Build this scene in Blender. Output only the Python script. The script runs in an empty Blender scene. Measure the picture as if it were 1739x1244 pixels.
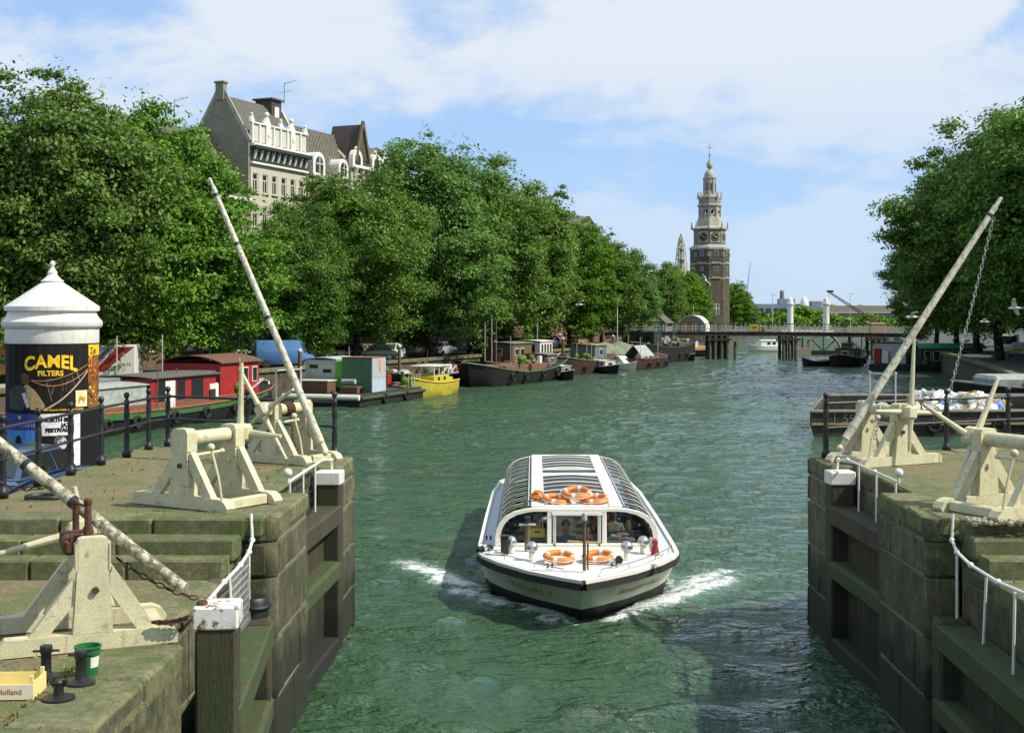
import bpy, math, random
import numpy as np
from mathutils import Vector, Matrix
R = math.radians
scene = bpy.context.scene
C = scene.collection

# ------------------------------------------------------------------ camera, sky, sun, exposure
cam_data = bpy.data.cameras.new("camera")
cam = bpy.data.objects.new("camera", cam_data)
C.objects.link(cam)
cam.location = (0, 0, 6.0)
cam.rotation_euler = (R(90), 0, 0)
cam_data.sensor_width = 36.0
cam_data.lens = 45.54
cam_data.shift_x = -0.0204
cam_data.shift_y = -0.0500
cam_data.clip_start = 0.1
cam_data.clip_end = 6000
scene.camera = cam

SUN_AZ, SUN_EL = R(105), R(47)
world = bpy.data.worlds.new("World")
scene.world = world
world.use_nodes = True
wn, wl = world.node_tree.nodes, world.node_tree.links
wn.clear()
w_out = wn.new("ShaderNodeOutputWorld")
w_bg = wn.new("ShaderNodeBackground")
w_bg.inputs["Strength"].default_value = 0.13
sky = wn.new("ShaderNodeTexSky")
sky.sky_type = 'NISHITA'
sky.sun_disc = False
sky.sun_elevation = SUN_EL
sky.sun_rotation = SUN_AZ
sky.altitude = 0
sky.air_density = 1.0
sky.dust_density = 0.15
sky.ozone_density = 3.0
w_tc = wn.new("ShaderNodeTexCoord")
w_sep = wn.new("ShaderNodeSeparateXYZ")
wl.new(w_tc.outputs["Generated"], w_sep.inputs[0])
def wmath(op, a, b=None, c=None, clamp=False):
    n = wn.new("ShaderNodeMath"); n.operation = op; n.use_clamp = clamp
    for i, v in enumerate((a, b, c)):
        if v is None: continue
        if isinstance(v, (int, float)): n.inputs[i].default_value = v
        else: wl.new(v, n.inputs[i])
    return n.outputs[0]
# cloud layer seen in perspective: flatter towards the horizon
w_den = wmath('ADD', wmath('MAXIMUM', w_sep.outputs[2], 0.0), 0.42)
w_cx = wmath('DIVIDE', w_sep.outputs[0], w_den)
w_cy = wmath('DIVIDE', w_sep.outputs[1], w_den)
w_comb = wn.new("ShaderNodeCombineXYZ")
wl.new(w_cx, w_comb.inputs[0]); wl.new(w_cy, w_comb.inputs[1])
w_comb.inputs[2].default_value = 9.6
w_n1 = wn.new("ShaderNodeTexNoise")
w_n1.inputs["Scale"].default_value = 3.0
w_n1.inputs["Detail"].default_value = 9
w_n1.inputs["Roughness"].default_value = 0.56
w_n1.inputs["Distortion"].default_value = 0.25
wl.new(w_comb.outputs[0], w_n1.inputs["Vector"])
w_mr = wn.new("ShaderNodeMapRange")
w_mr.inputs["From Min"].default_value = 0.42
w_mr.inputs["From Max"].default_value = 0.575
w_mr.interpolation_type = 'SMOOTHSTEP'
wl.new(w_n1.outputs["Fac"], w_mr.inputs["Value"])
w_fade = wn.new("ShaderNodeMapRange")
w_fade.inputs["From Min"].default_value = 0.0
w_fade.inputs["From Max"].default_value = 0.20
w_fade.inputs["To Min"].default_value = 0.06
w_fade.inputs["To Max"].default_value = 0.95
wl.new(w_sep.outputs[2], w_fade.inputs["Value"])
w_mask = wmath('MULTIPLY', w_mr.outputs[0], w_fade.outputs[0], clamp=True)
w_mix = wn.new("ShaderNodeMix"); w_mix.data_type = 'RGBA'
wl.new(w_mask, w_mix.inputs["Factor"])
w_hs = wn.new("ShaderNodeHueSaturation")
w_hs.inputs["Saturation"].default_value = 0.95
w_hs.inputs["Value"].default_value = 1.0
wl.new(sky.outputs[0], w_hs.inputs["Color"])
# thin milky veil over the blue, as on a bright humid summer day
w_veil = wn.new("ShaderNodeMix"); w_veil.data_type = 'RGBA'
w_veil.inputs["Factor"].default_value = 0.68
wl.new(w_hs.outputs[0], w_veil.inputs["A"]); w_veil.inputs["B"].default_value = (2.55, 3.95, 6.4, 1)
wl.new(w_veil.outputs["Result"], w_mix.inputs["A"])
w_mix.inputs["B"].default_value = (5.2, 5.6, 6.05, 1)
wl.new(w_mix.outputs["Result"], w_bg.inputs["Color"])
wl.new(w_bg.outputs[0], w_out.inputs[0])

sun_data = bpy.data.lights.new("sun", 'SUN')
sun_data.energy = 5.0
sun_data.angle = R(0.5)
sun_data.color = (1.0, 0.94, 0.82)
sun = bpy.data.objects.new("sun", sun_data)
C.objects.link(sun)
s_dir = Vector((math.sin(SUN_AZ) * math.cos(SUN_EL), math.cos(SUN_AZ) * math.cos(SUN_EL), math.sin(SUN_EL)))
sun.rotation_euler = (-s_dir).to_track_quat('-Z', 'Y').to_euler()
sun.location = s_dir * 200
scene.view_settings.view_transform = 'Standard'
scene.view_settings.look = 'None'
scene.view_settings.exposure = 0.25
scene.view_settings.gamma = 1.0
scene.view_settings.use_curve_mapping = False
scene.cycles.max_bounces = 6
scene.cycles.transparent_max_bounces = 12
scene.cycles.use_denoising = True
scene.cycles.caustics_reflective = False
scene.cycles.caustics_refractive = False

# ------------------------------------------------------------------ helpers
rng = random.Random(7)
FPX, PX, PY, H = 2200.0, 905.0, 535.0, 6.0
def P(px, py, Y):                     # a spot of the photograph at the distance Y, in metres
    return Vector(((px - PX) / FPX * Y, Y, H - (py - PY) / FPX * Y))
def G(px, py, z=0.0):                 # a spot of the photograph on the level z
    Y = FPX * (H - z) / (py - PY)
    return Vector(((px - PX) / FPX * Y, Y, z))

class MB:
    """Collects shapes and links them as one mesh object."""
    def __init__(s): s.v = []; s.f = []; s.mi = []; s.cur = 0
    def add(s, vs, fs):
        o = len(s.v); s.v.extend([tuple(v) for v in vs])
        s.f.extend([tuple(i + o for i in f) for f in fs]); s.mi.extend([s.cur] * len(fs)); return s
    def quad(s, a, b, c, d): return s.add([a, b, c, d], [(0, 1, 2, 3)])
    def box(s, c, d, rz=0.0, ch=0.0, M=None):
        hx, hy, hz = d[0] / 2, d[1] / 2, d[2] / 2
        if M is None: M = Matrix.Translation(Vector(c)) @ Matrix.Rotation(rz, 4, 'Z')
        if ch <= 0:
            vs = [M @ Vector((x * hx, y * hy, z * hz)) for x in (-1, 1) for y in (-1, 1) for z in (-1, 1)]
            return s.add(vs, [(0, 1, 3, 2), (4, 6, 7, 5), (0, 4, 5, 1), (2, 3, 7, 6), (0, 2, 6, 4), (1, 5, 7, 3)])
        ch = min(ch, hx * .45, hy * .45, hz * .45)
        vs, idx = [], {}
        for x in (-1, 1):
            for y in (-1, 1):
                for z in (-1, 1):
                    for k, (a, b, c_) in enumerate(((0, ch, ch), (ch, 0, ch), (ch, ch, 0))):
                        idx[(x, y, z, k)] = len(vs)
                        vs.append(M @ Vector((x * (hx - a), y * (hy - b), z * (hz - c_))))
        fs = []
        I = lambda x, y, z, k: idx[(x, y, z, k)]
        for x in (-1, 1): fs.append([I(x, -1, -1, 0), I(x, 1, -1, 0), I(x, 1, 1, 0), I(x, -1, 1, 0)][::x])
        for y in (-1, 1): fs.append([I(-1, y, -1, 1), I(-1, y, 1, 1), I(1, y, 1, 1), I(1, y, -1, 1)][::y])
        for z in (-1, 1): fs.append([I(-1, -1, z, 2), I(1, -1, z, 2), I(1, 1, z, 2), I(-1, 1, z, 2)][::z])
        for x in (-1, 1):
            for y in (-1, 1):
                fs.append([I(x, y, -1, 0), I(x, y, -1, 1), I(x, y, 1, 1), I(x, y, 1, 0)][::x * y])
                fs.append([I(x, -1, y, 0), I(x, -1, y, 2), I(x, 1, y, 2), I(x, 1, y, 0)][::-x * y])
                fs.append([I(-1, x, y, 1), I(-1, x, y, 2), I(1, x, y, 2), I(1, x, y, 1)][::x * y])
                for z in (-1, 1):
                    fs.append([I(x, y, z, 0), I(x, y, z, 1), I(x, y, z, 2)][::x * y * z])
        return s.add(vs, fs)
    def beam(s, p0, p1, w, h, up=(0, 0, 1), ch=0.0):     # square timber from p0 to p1: w across, h along up
        p0, p1 = Vector(p0), Vector(p1)
        x = (p1 - p0); L = x.length; x.normalize()
        y = Vector(up).cross(x)
        if y.length < 1e-4: y = Vector((1, 0, 0)).cross(x)
        y.normalize(); z = x.cross(y)
        M = Matrix(((x.x, y.x, z.x, 0), (x.y, y.y, z.y, 0), (x.z, y.z, z.z, 0), (0, 0, 0, 1)))
        M = Matrix.Translation((p0 + p1) / 2) @ M
        return s.box(None, (L, w, h), 0, ch, M)
    def tube(s, p0, p1, r0, r1=None, n=10, caps=True):
        r1 = r0 if r1 is None else r1
        p0, p1 = Vector(p0), Vector(p1)
        x = (p1 - p0).normalized()
        a = x.orthogonal().normalized(); b = x.cross(a)
        vs = []
        for p, r in ((p0, r0), (p1, r1)):
            for i in range(n):
                t = 2 * math.pi * i / n
                vs.append(p + (a * math.cos(t) + b * math.sin(t)) * r)
        fs = [(i, (i + 1) % n, n + (i + 1) % n, n + i) for i in range(n)]
        if caps: fs += [tuple(range(n))[::-1], tuple(range(n, 2 * n))]
        return s.add(vs, fs)
    def path(s, pts, r, n=8):
        pts = [Vector(p) for p in pts]; m = len(pts)
        rr = r if isinstance(r, (list, tuple)) else [r] * m
        vs = []; a = None
        for k, p in enumerate(pts):
            t = (pts[min(k + 1, m - 1)] - pts[max(k - 1, 0)]).normalized()
            a = t.orthogonal().normalized() if a is None else (a - t * a.dot(t)).normalized()
            b = t.cross(a)
            for i in range(n):
                th = 2 * math.pi * i / n
                vs.append(p + (a * math.cos(th) + b * math.sin(th)) * rr[k])
        fs = [(k * n + i, k * n + (i + 1) % n, (k + 1) * n + (i + 1) % n, (k + 1) * n + i) for k in range(m - 1) for i in range(n)]
        fs += [tuple(range(n))[::-1], tuple(range((m - 1) * n, m * n))]
        return s.add(vs, fs)
    def lathe(s, prof, c=(0, 0, 0), n=24, cap=True, a0=0.0):
        cx, cy, cz = c; vs = []
        for r, z in prof:
            for i in range(n):
                t = a0 + 2 * math.pi * i / n
                vs.append((cx + r * math.cos(t), cy + r * math.sin(t), cz + z))
        m = len(prof)
        fs = [(k * n + i, k * n + (i + 1) % n, (k + 1) * n + (i + 1) % n, (k + 1) * n + i) for k in range(m - 1) for i in range(n)]
        if cap: fs += [tuple(range(n))[::-1], tuple(range((m - 1) * n, m * n))]
        return s.add(vs, fs)
    def prism(s, pts, off):                # planar outline pts (3D) pushed by the vector off
        pts = [Vector(p) for p in pts]; off = Vector(off); n = len(pts)
        vs = pts + [p + off for p in pts]
        fs = [tuple(range(n))[::-1], tuple(range(n, 2 * n))] + [(i, (i + 1) % n, n + (i + 1) % n, n + i) for i in range(n)]
        return s.add(vs, fs)
    def ring(s, c, ax, Rr, r, n=24, m=8):
        ax = Vector(ax).normalized(); a = ax.orthogonal().normalized(); b = ax.cross(a); c = Vector(c); vs = []
        for i in range(n):
            t = 2 * math.pi * i / n; d = a * math.cos(t) + b * math.sin(t)
            for j in range(m):
                u = 2 * math.pi * j / m
                vs.append(c + d * (Rr + r * math.cos(u)) + ax * r * math.sin(u))
        fs = [(i * m + j, ((i + 1) % n) * m + j, ((i + 1) % n) * m + (j + 1) % m, i * m + (j + 1) % m) for i in range(n) for j in range(m)]
        return s.add(vs, fs)
    def ball(s, c, r, n=10, m=6, sq=(1, 1, 1)):
        prof = [(max(1e-4, r * math.sin(math.pi * k / m)), -r * math.cos(math.pi * k / m)) for k in range(m + 1)]
        o = len(s.v); s.lathe(prof, (0, 0, 0), n, cap=False)
        for i in range(o, len(s.v)):
            x, y, z = s.v[i]; s.v[i] = (x * sq[0] + c[0], y * sq[1] + c[1], z * sq[2] + c[2])
        return s
    def mesh(s, name):
        me = bpy.data.meshes.new(name); me.from_pydata(s.v, [], s.f); return me
    def build(s, name, mat, parent=None, smooth=False, kind=None, fix=True):
        me = s.mesh(name)
        mats = mat if isinstance(mat, (list, tuple)) else [mat]
        for m in mats: me.materials.append(m)
        if len(mats) > 1: me.polygons.foreach_set("material_index", s.mi)
        if fix:
            import bmesh
            bm = bmesh.new(); bm.from_mesh(me); bmesh.ops.recalc_face_normals(bm, faces=bm.faces); bm.to_mesh(me); bm.free()
        if smooth:
            me.polygons.foreach_set("use_smooth", [True] * len(me.polygons))
            if smooth != 'all':
                try: me.set_sharp_from_angle(angle=R(38))
                except Exception: pass
        me.update()
        return link(name, me, parent, kind)

def link(name, me, parent=None, kind=None, loc=None, rz=None):
    o = bpy.data.objects.new(name, me); C.objects.link(o)
    if parent is not None: o.parent = parent
    if kind: o["kind"] = kind
    if loc is not None: o.location = loc
    if rz is not None: o.rotation_euler = (0, 0, rz)
    return o
def tag(o, label, cat, group=None):
    o["label"] = label; o["category"] = cat
    if group: o["group"] = group
    return o
def thing(name, label, cat, loc=(0, 0, 0), rz=0.0, group=None):
    o = bpy.data.objects.new(name, None); C.objects.link(o)
    o.empty_display_size = 0.3
    o.location = loc; o.rotation_euler = (0, 0, rz)
    return tag(o, label, cat, group)
def kids(o): return [c for c in bpy.data.objects if c.parent == o]
CH = {}
def copy_tree(o, loc=None, rz=None, label=None, sc=None):
    def rec(a, par):
        b = a.copy(); C.objects.link(b); b.parent = par
        for c in CH.setdefault(a.name, kids(a)): rec(c, b)
        return b
    r = rec(o, o.parent)
    if loc is not None: r.location = loc
    if rz is not None: r.rotation_euler = (0, 0, rz)
    if sc is not None: r.scale = sc
    if label: r["label"] = label
    return r

STONES = {}
def stone_mesh(name, d, ch, mat, jitter=0.0):
    k = (name, tuple(round(x, 2) for x in d), round(ch, 3), mat.name, rng.randrange(5) if jitter else 0)
    if k not in STONES:
        b = MB().box((0, 0, 0), d, 0, ch)
        if jitter: b.v = [tuple(q + rng.uniform(-jitter, jitter) for q in v) for v in b.v]
        me = b.mesh(name); me.materials.append(mat); STONES[k] = me
    return STONES[k]

def text_mesh(s, size, extrude=0.0, bold=0.0, align='CENTER', spacing=1.0, shear=0.0):
    cu = bpy.data.curves.new("lettering", 'FONT')
    cu.body = s; cu.size = size; cu.extrude = extrude; cu.offset = bold
    cu.align_x = align; cu.space_character = spacing; cu.shear = shear; cu.resolution_u = 3
    o = bpy.data.objects.new("lettering", cu); C.objects.link(o)
    dg = bpy.context.evaluated_depsgraph_get()
    me = bpy.data.meshes.new_from_object(o.evaluated_get(dg))
    bpy.data.objects.remove(o); bpy.data.curves.remove(cu)
    v = np.zeros(len(me.vertices) * 3); me.vertices.foreach_get("co", v)
    f = [tuple(p.vertices) for p in me.polygons]
    bpy.data.meshes.remove(me)
    return v.reshape(-1, 3), f

# ------------------------------------------------------------------ materials
MATS = {}
def mat(name, col, rough=0.6, var=0.0, scale=3.0, bump=0.0, bscale=30.0, col2=None, c2lo=0.45, c2hi=0.62, c2scale=None,
        metal=0.0, spec=0.5, streak=False, coat=0.0, detail=6.0, island=0.0, stretch=None, streaks=None, tide_shade=None):
    """Painted or weathered surface: base colour, a second colour in noise patches (dirt, moss, rust), grain and relief."""
    if name in MATS: return MATS[name]
    m = bpy.data.materials.new(name); m.use_nodes = True
    nt = m.node_tree; N, L = nt.nodes, nt.links
    b = N["Principled BSDF"]
    b.inputs["Roughness"].default_value = rough; b.inputs["Metallic"].default_value = metal
    b.inputs["Specular IOR Level"].default_value = spec
    if coat: b.inputs["Coat Weight"].default_value = coat
    geo = N.new("ShaderNodeNewGeometry")
    pos = geo.outputs["Position"]
    if streak or stretch:
        mp = N.new("ShaderNodeMapping"); mp.inputs["Scale"].default_value = stretch or (1, 1, 0.12)
        L.new(pos, mp.inputs["Vector"]); spos = mp.outputs[0]
    else: spos = pos
    col_out = None
    base = N.new("ShaderNodeRGB"); base.outputs[0].default_value = (*col, 1); col_out = base.outputs[0]
    if var:
        n = N.new("ShaderNodeTexNoise"); n.inputs["Scale"].default_value = scale; n.inputs["Detail"].default_value = detail
        n.inputs["Roughness"].default_value = 0.65
        L.new(spos, n.inputs["Vector"])
        mr = N.new("ShaderNodeMapRange"); mr.inputs["From Min"].default_value = 0.3; mr.inputs["From Max"].default_value = 0.7
        mr.inputs["To Min"].default_value = 1 - var; mr.inputs["To Max"].default_value = 1 + var
        L.new(n.outputs["Fac"], mr.inputs["Value"])
        hs = N.new("ShaderNodeHueSaturation"); L.new(mr.outputs[0], hs.inputs["Value"]); L.new(col_out, hs.inputs["Color"])
        col_out = hs.outputs[0]
    if island:
        mr = N.new("ShaderNodeMapRange"); mr.inputs["To Min"].default_value = 1 - island; mr.inputs["To Max"].default_value = 1 + island
        oi = N.new("ShaderNodeObjectInfo")
        L.new(oi.outputs["Random"], mr.inputs["Value"])
        hs = N.new("ShaderNodeHueSaturation"); L.new(mr.outputs[0], hs.inputs["Value"]); L.new(col_out, hs.inputs["Color"])
        col_out = hs.outputs[0]
    if col2:
        n = N.new("ShaderNodeTexNoise"); n.inputs["Scale"].default_value = c2scale or scale * 0.7; n.inputs["Detail"].default_value = 9
        n.inputs["Roughness"].default_value = 0.7
        L.new(spos, n.inputs["Vector"])
        mr = N.new("ShaderNodeMapRange"); mr.inputs["From Min"].default_value = c2lo; mr.inputs["From Max"].default_value = c2hi
        L.new(n.outputs["Fac"], mr.inputs["Value"])
        mx = N.new("ShaderNodeMix"); mx.data_type = 'RGBA'
        L.new(mr.outputs[0], mx.inputs["Factor"]); L.new(col_out, mx.inputs["A"]); mx.inputs["B"].default_value = (*col2, 1)
        col_out = mx.outputs["Result"]
    if streaks:                           # runs of rust or dirt down the surface
        sc, lo, hi, amt = streaks
        mp2 = N.new("ShaderNodeMapping"); mp2.inputs["Scale"].default_value = (1, 1, 0.07); L.new(pos, mp2.inputs["Vector"])
        n = N.new("ShaderNodeTexNoise"); n.inputs["Scale"].default_value = 14; n.inputs["Detail"].default_value = 5; L.new(mp2.outputs[0], n.inputs["Vector"])
        mr = N.new("ShaderNodeMapRange"); mr.inputs["From Min"].default_value = lo; mr.inputs["From Max"].default_value = hi; mr.inputs["To Max"].default_value = amt
        L.new(n.outputs["Fac"], mr.inputs["Value"])
        mx = N.new("ShaderNodeMix"); mx.data_type = 'RGBA'; L.new(mr.outputs[0], mx.inputs["Factor"]); L.new(col_out, mx.inputs["A"]); mx.inputs["B"].default_value = (*sc, 1); col_out = mx.outputs["Result"]
    if tide_shade:                              # wet, weed grown zone up to the high water line, ragged edge; also puts shade into the wall colour
        tc, z0, z1 = tide_shade
        sp = N.new("ShaderNodeSeparateXYZ"); L.new(pos, sp.inputs[0])
        n = N.new("ShaderNodeTexNoise"); n.inputs["Scale"].default_value = 2.2; n.inputs["Detail"].default_value = 7; L.new(pos, n.inputs["Vector"])
        ma = N.new("ShaderNodeMath"); ma.operation = 'MULTIPLY_ADD'; ma.inputs[1].default_value = -1.3; L.new(n.outputs["Fac"], ma.inputs[0]); L.new(sp.outputs[2], ma.inputs[2])
        mr = N.new("ShaderNodeMapRange"); mr.inputs["From Min"].default_value = z0 - .65; mr.inputs["From Max"].default_value = z1 - .65; mr.inputs["To Min"].default_value = 1; mr.inputs["To Max"].default_value = 0
        L.new(ma.outputs[0], mr.inputs["Value"])
        mx = N.new("ShaderNodeMix"); mx.data_type = 'RGBA'; L.new(mr.outputs[0], mx.inputs["Factor"]); L.new(col_out, mx.inputs["A"]); mx.inputs["B"].default_value = (*tc, 1); col_out = mx.outputs["Result"]
    if var and bump:                      # grain
        n = N.new("ShaderNodeTexNoise"); n.inputs["Scale"].default_value = bscale * 1.4; n.inputs["Detail"].default_value = 4; n.inputs["Roughness"].default_value = 0.8; L.new(pos, n.inputs["Vector"])
        mr = N.new("ShaderNodeMapRange"); mr.inputs["From Min"].default_value = 0.32; mr.inputs["From Max"].default_value = 0.68; mr.inputs["To Min"].default_value = 1 - var * 1.1; mr.inputs["To Max"].default_value = 1 + var * 1.1
        L.new(n.outputs["Fac"], mr.inputs["Value"])
        hs = N.new("ShaderNodeHueSaturation"); L.new(mr.outputs[0], hs.inputs["Value"]); L.new(col_out, hs.inputs["Color"]); col_out = hs.outputs[0]
    L.new(col_out, b.inputs["Base Color"])
    if bump:
        n = N.new("ShaderNodeTexNoise"); n.inputs["Scale"].default_value = bscale; n.inputs["Detail"].default_value = 8
        n.inputs["Roughness"].default_value = 0.7
        L.new(spos, n.inputs["Vector"])
        bp = N.new("ShaderNodeBump"); bp.inputs["Strength"].default_value = min(1, bump); bp.inputs["Distance"].default_value = 0.02
        L.new(n.outputs["Fac"], bp.inputs["Height"]); L.new(bp.outputs[0], b.inputs["Normal"])
    MATS[name] = m
    return m

STONE = mat("quay_stone", (0.155, 0.150, 0.070), 0.9, 0.45, 9, 1.0, 50, streaks=((0.05, 0.05, 0.025), .58, .76, .5), col2=(0.075, 0.105, 0.026), c2lo=0.44, c2hi=0.64, c2scale=2.2, island=0.15)
STONE_W = mat("wall_stone", (0.105, 0.096, 0.05), 0.85, 0.5, 6, 0.9, 40, col2=(0.036, 0.044, 0.014), c2lo=0.42, c2hi=0.66, c2scale=2.5, island=0.28, streaks=((0.20, 0.19, 0.14), .60, .72, .5), tide_shade=((0.013, 0.017, 0.007), 1.05, 1.75))
MORTAR = mat("lime_mortar", (0.17, 0.165, 0.11), 0.95, 0.3, 20)
PAVE = mat("worn_paving", (0.17, 0.142, 0.066), 0.95, 0.6, 24, 1.0, 45, col2=(0.095, 0.125, 0.032), c2lo=0.45, c2hi=0.62, c2scale=1.6)
GRAVEL = mat("grit", (0.42, 0.39, 0.28), 0.95, 0.5, 60, 1.0, 90)
CREAM = mat("cream_paint", (0.55, 0.51, 0.32), 0.5, 0.14, 5, 0.35, 40, col2=(0.24, 0.20, 0.11), c2lo=0.57, c2hi=0.70, c2scale=8, streaks=((0.26, 0.13, 0.05), .62, .74, .55))
CREAM_OLD = mat("worn_cream_paint", (0.56, 0.53, 0.40), 0.6, 0.25, 8, 0.5, 40, col2=(0.16, 0.14, 0.09), c2lo=0.52, c2hi=0.64, c2scale=14, streaks=((0.20, 0.18, 0.10), .5, .7, .6))
CREAM_FLAKED = mat("flaked_cream_paint", (0.50, 0.47, 0.33), 0.65, 0.3, 8, 0.6, 40, col2=(0.11, 0.10, 0.055), c2lo=0.47, c2hi=0.58, c2scale=11, streaks=((0.14, 0.12, 0.06), .48, .66, .6))
WHITE = mat("white_paint", (0.68, 0.66, 0.58), 0.45, 0.08, 5, 0.15, 40, streaks=((0.34, 0.31, 0.22), .58, .76, .5), col2=(0.5, 0.47, 0.36), c2lo=0.6, c2hi=0.8, c2scale=6)
WHITE_RUST = mat("white_paint_rusting", (0.66, 0.64, 0.58), 0.55, 0.1, 5, 0.3, 60, col2=(0.16, 0.07, 0.03), c2lo=0.52, c2hi=0.60, c2scale=9)
PALE = mat("pale_grey_paint", (0.42, 0.44, 0.42), 0.5, 0.12, 4, 0.1, 50)
RUST = mat("rusty_iron", (0.10, 0.035, 0.018), 0.85, 0.4, 14, 0.6, 60, col2=(0.03, 0.018, 0.012), c2scale=9)
IRON = mat("black_iron", (0.012, 0.014, 0.013), 0.42, 0.3, 10, 0.3, 50)
STEEL = mat("bright_steel", (0.6, 0.6, 0.6), 0.28, metal=1.0)
WOOD_W = mat("wet_oak", (0.045, 0.033, 0.018), 0.8, 0.5, 9, 0.7, 30, col2=(0.03, 0.05, 0.012), c2lo=0.45, c2hi=0.66, c2scale=2.5, streak=True, island=0.2, tide_shade=((0.010, 0.012, 0.006), .6, 1.3))
WOOD_G = mat("mossy_oak", (0.065, 0.06, 0.032), 0.85, 0.4, 10, 0.7, 35, col2=(0.035, 0.062, 0.012), c2lo=0.36, c2hi=0.56, c2scale=3)
WOOD_B = mat("brown_timber", (0.12, 0.075, 0.035), 0.75, 0.35, 8, 0.5, 30)
DARKHULL = mat("tarred_hull", (0.010, 0.010, 0.009), 0.65, 0.4, 3, 0.3, 20, col2=(0.05, 0.035, 0.022), c2lo=0.55, c2hi=0.8, c2scale=2)
DARKIN = mat("dark_inside", (0.02, 0.02, 0.018), 0.9)
RUBBER = mat("black_rubber", (0.018, 0.017, 0.016), 0.75)
GREY = mat("weathered_grey", (0.16, 0.165, 0.14), 0.8, 0.3, 5, 0.3, 30)
TARP = mat("grey_tarpaulin", (0.30, 0.33, 0.29), 0.75, 0.3, 3, 0.6, 8)
RED = mat("red_paint", (0.31, 0.014, 0.014), 0.6, 0.2, 4, 0.2, 20, col2=(0.16, 0.02, 0.015), c2lo=0.5, c2hi=0.75, c2scale=1.5, streaks=((0.10, 0.03, 0.02), .58, .74, .6))
GREENP = mat("green_paint", (0.035, 0.125, 0.035), 0.55, 0.25, 6, 0.2, 30, col2=(0.20, 0.09, 0.03), c2lo=0.60, c2hi=0.72, c2scale=5)
YELLOWP = mat("yellow_paint", (0.46, 0.39, 0.035), 0.55, 0.15, 4, 0.2, 20, col2=(0.30, 0.25, 0.05), c2lo=0.52, c2hi=0.75, c2scale=1.2, streaks=((0.14, 0.10, 0.03), .60, .74, .6))
ORANGE = mat("orange_paint", (0.72, 0.19, 0.015), 0.55, 0.1, 6, 0.1, 40)
ORANGE_B = mat("lifebuoy_orange", (0.62, 0.19, 0.02), 0.5, 0.08, 20)
BLUEP = mat("blue_paint", (0.08, 0.20, 0.42), 0.45, 0.1, 3)
ASPHALT = mat("street_asphalt", (0.06, 0.06, 0.055), 0.9, 0.25, 6, 0.5, 60)
BRICKQ = mat("quay_brick", (0.10, 0.075, 0.055), 0.9, 0.35, 5, 0.4, 25, col2=(0.03, 0.035, 0.015), c2scale=1)
BRICK = [mat("brick_wall_" + n, c, 0.9, 0.2, 2.5, 0.4, 30) for n, c in (("brown", (0.13, 0.075, 0.05)), ("grey", (0.22, 0.21, 0.15)), ("red", (0.20, 0.07, 0.045)), ("dark", (0.07, 0.055, 0.045)))]
STUCCO = mat("cream_stucco", (0.44, 0.42, 0.32), 0.8, 0.1, 2, 0.2, 30)
STUCCO_L = mat("pale_stucco", (0.50, 0.49, 0.41), 0.8, 0.1, 2, 0.2, 30)
DKGREEN = mat("dark_green_paint", (0.022, 0.035, 0.022), 0.5, 0.2, 6)
SLATE = mat("roof_slate", (0.085, 0.08, 0.062), 0.8, 0.3, 3, 0.4, 20)
TILE = mat("roof_tile", (0.10, 0.075, 0.05), 0.85, 0.35, 4, island=0.2)
LEAD = mat("lead_roof", (0.28, 0.30, 0.26), 0.6, 0.2, 2, 0.2, 10)
SAND = mat("tower_sandstone", (0.36, 0.34, 0.26), 0.85, 0.25, 1.5, 0.3, 10, col2=(0.16, 0.15, 0.11), c2lo=0.5, c2hi=0.7, c2scale=0.9)
TBRICK = mat("tower_brick", (0.066, 0.055, 0.034), 0.9, 0.35, 1.2, 0.4, 10, col2=(0.14, 0.11, 0.07), c2lo=0.5, c2hi=0.75, c2scale=0.5)
BARK = mat("elm_bark", (0.035, 0.028, 0.02), 0.95, 0.4, 5, 0.8, 12)

def glass_mat(name, tint, refl=0.14):
    m = bpy.data.materials.new(name); m.use_nodes = True
    N, L = m.node_tree.nodes, m.node_tree.links
    N.clear()
    o = N.new("ShaderNodeOutputMaterial"); mx = N.new("ShaderNodeMixShader")
    t = N.new("ShaderNodeBsdfTransparent"); t.inputs[0].default_value = (*tint, 1)
    g = N.new("ShaderNodeBsdfGlossy"); g.inputs["Roughness"].default_value = 0.03
    f = N.new("ShaderNodeFresnel"); f.inputs[0].default_value = 1.38
    a = N.new("ShaderNodeMath"); a.operation = 'ADD'; a.inputs[1].default_value = refl; a.use_clamp = True
    L.new(f.outputs[0], a.inputs[0]); L.new(a.outputs[0], mx.inputs[0])
    L.new(t.outputs[0], mx.inputs[1]); L.new(g.outputs[0], mx.inputs[2]); L.new(mx.outputs[0], o.inputs[0])
    return m
GLASS = glass_mat("clear_glass", (0.88, 0.92, 0.90), 0.0)
GLASS_T = glass_mat("tinted_roof_glass", (0.20, 0.24, 0.19), 0.0)
PANE = mat("dark_window_glass", (0.02, 0.022, 0.022), 0.06, spec=0.9)

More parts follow.
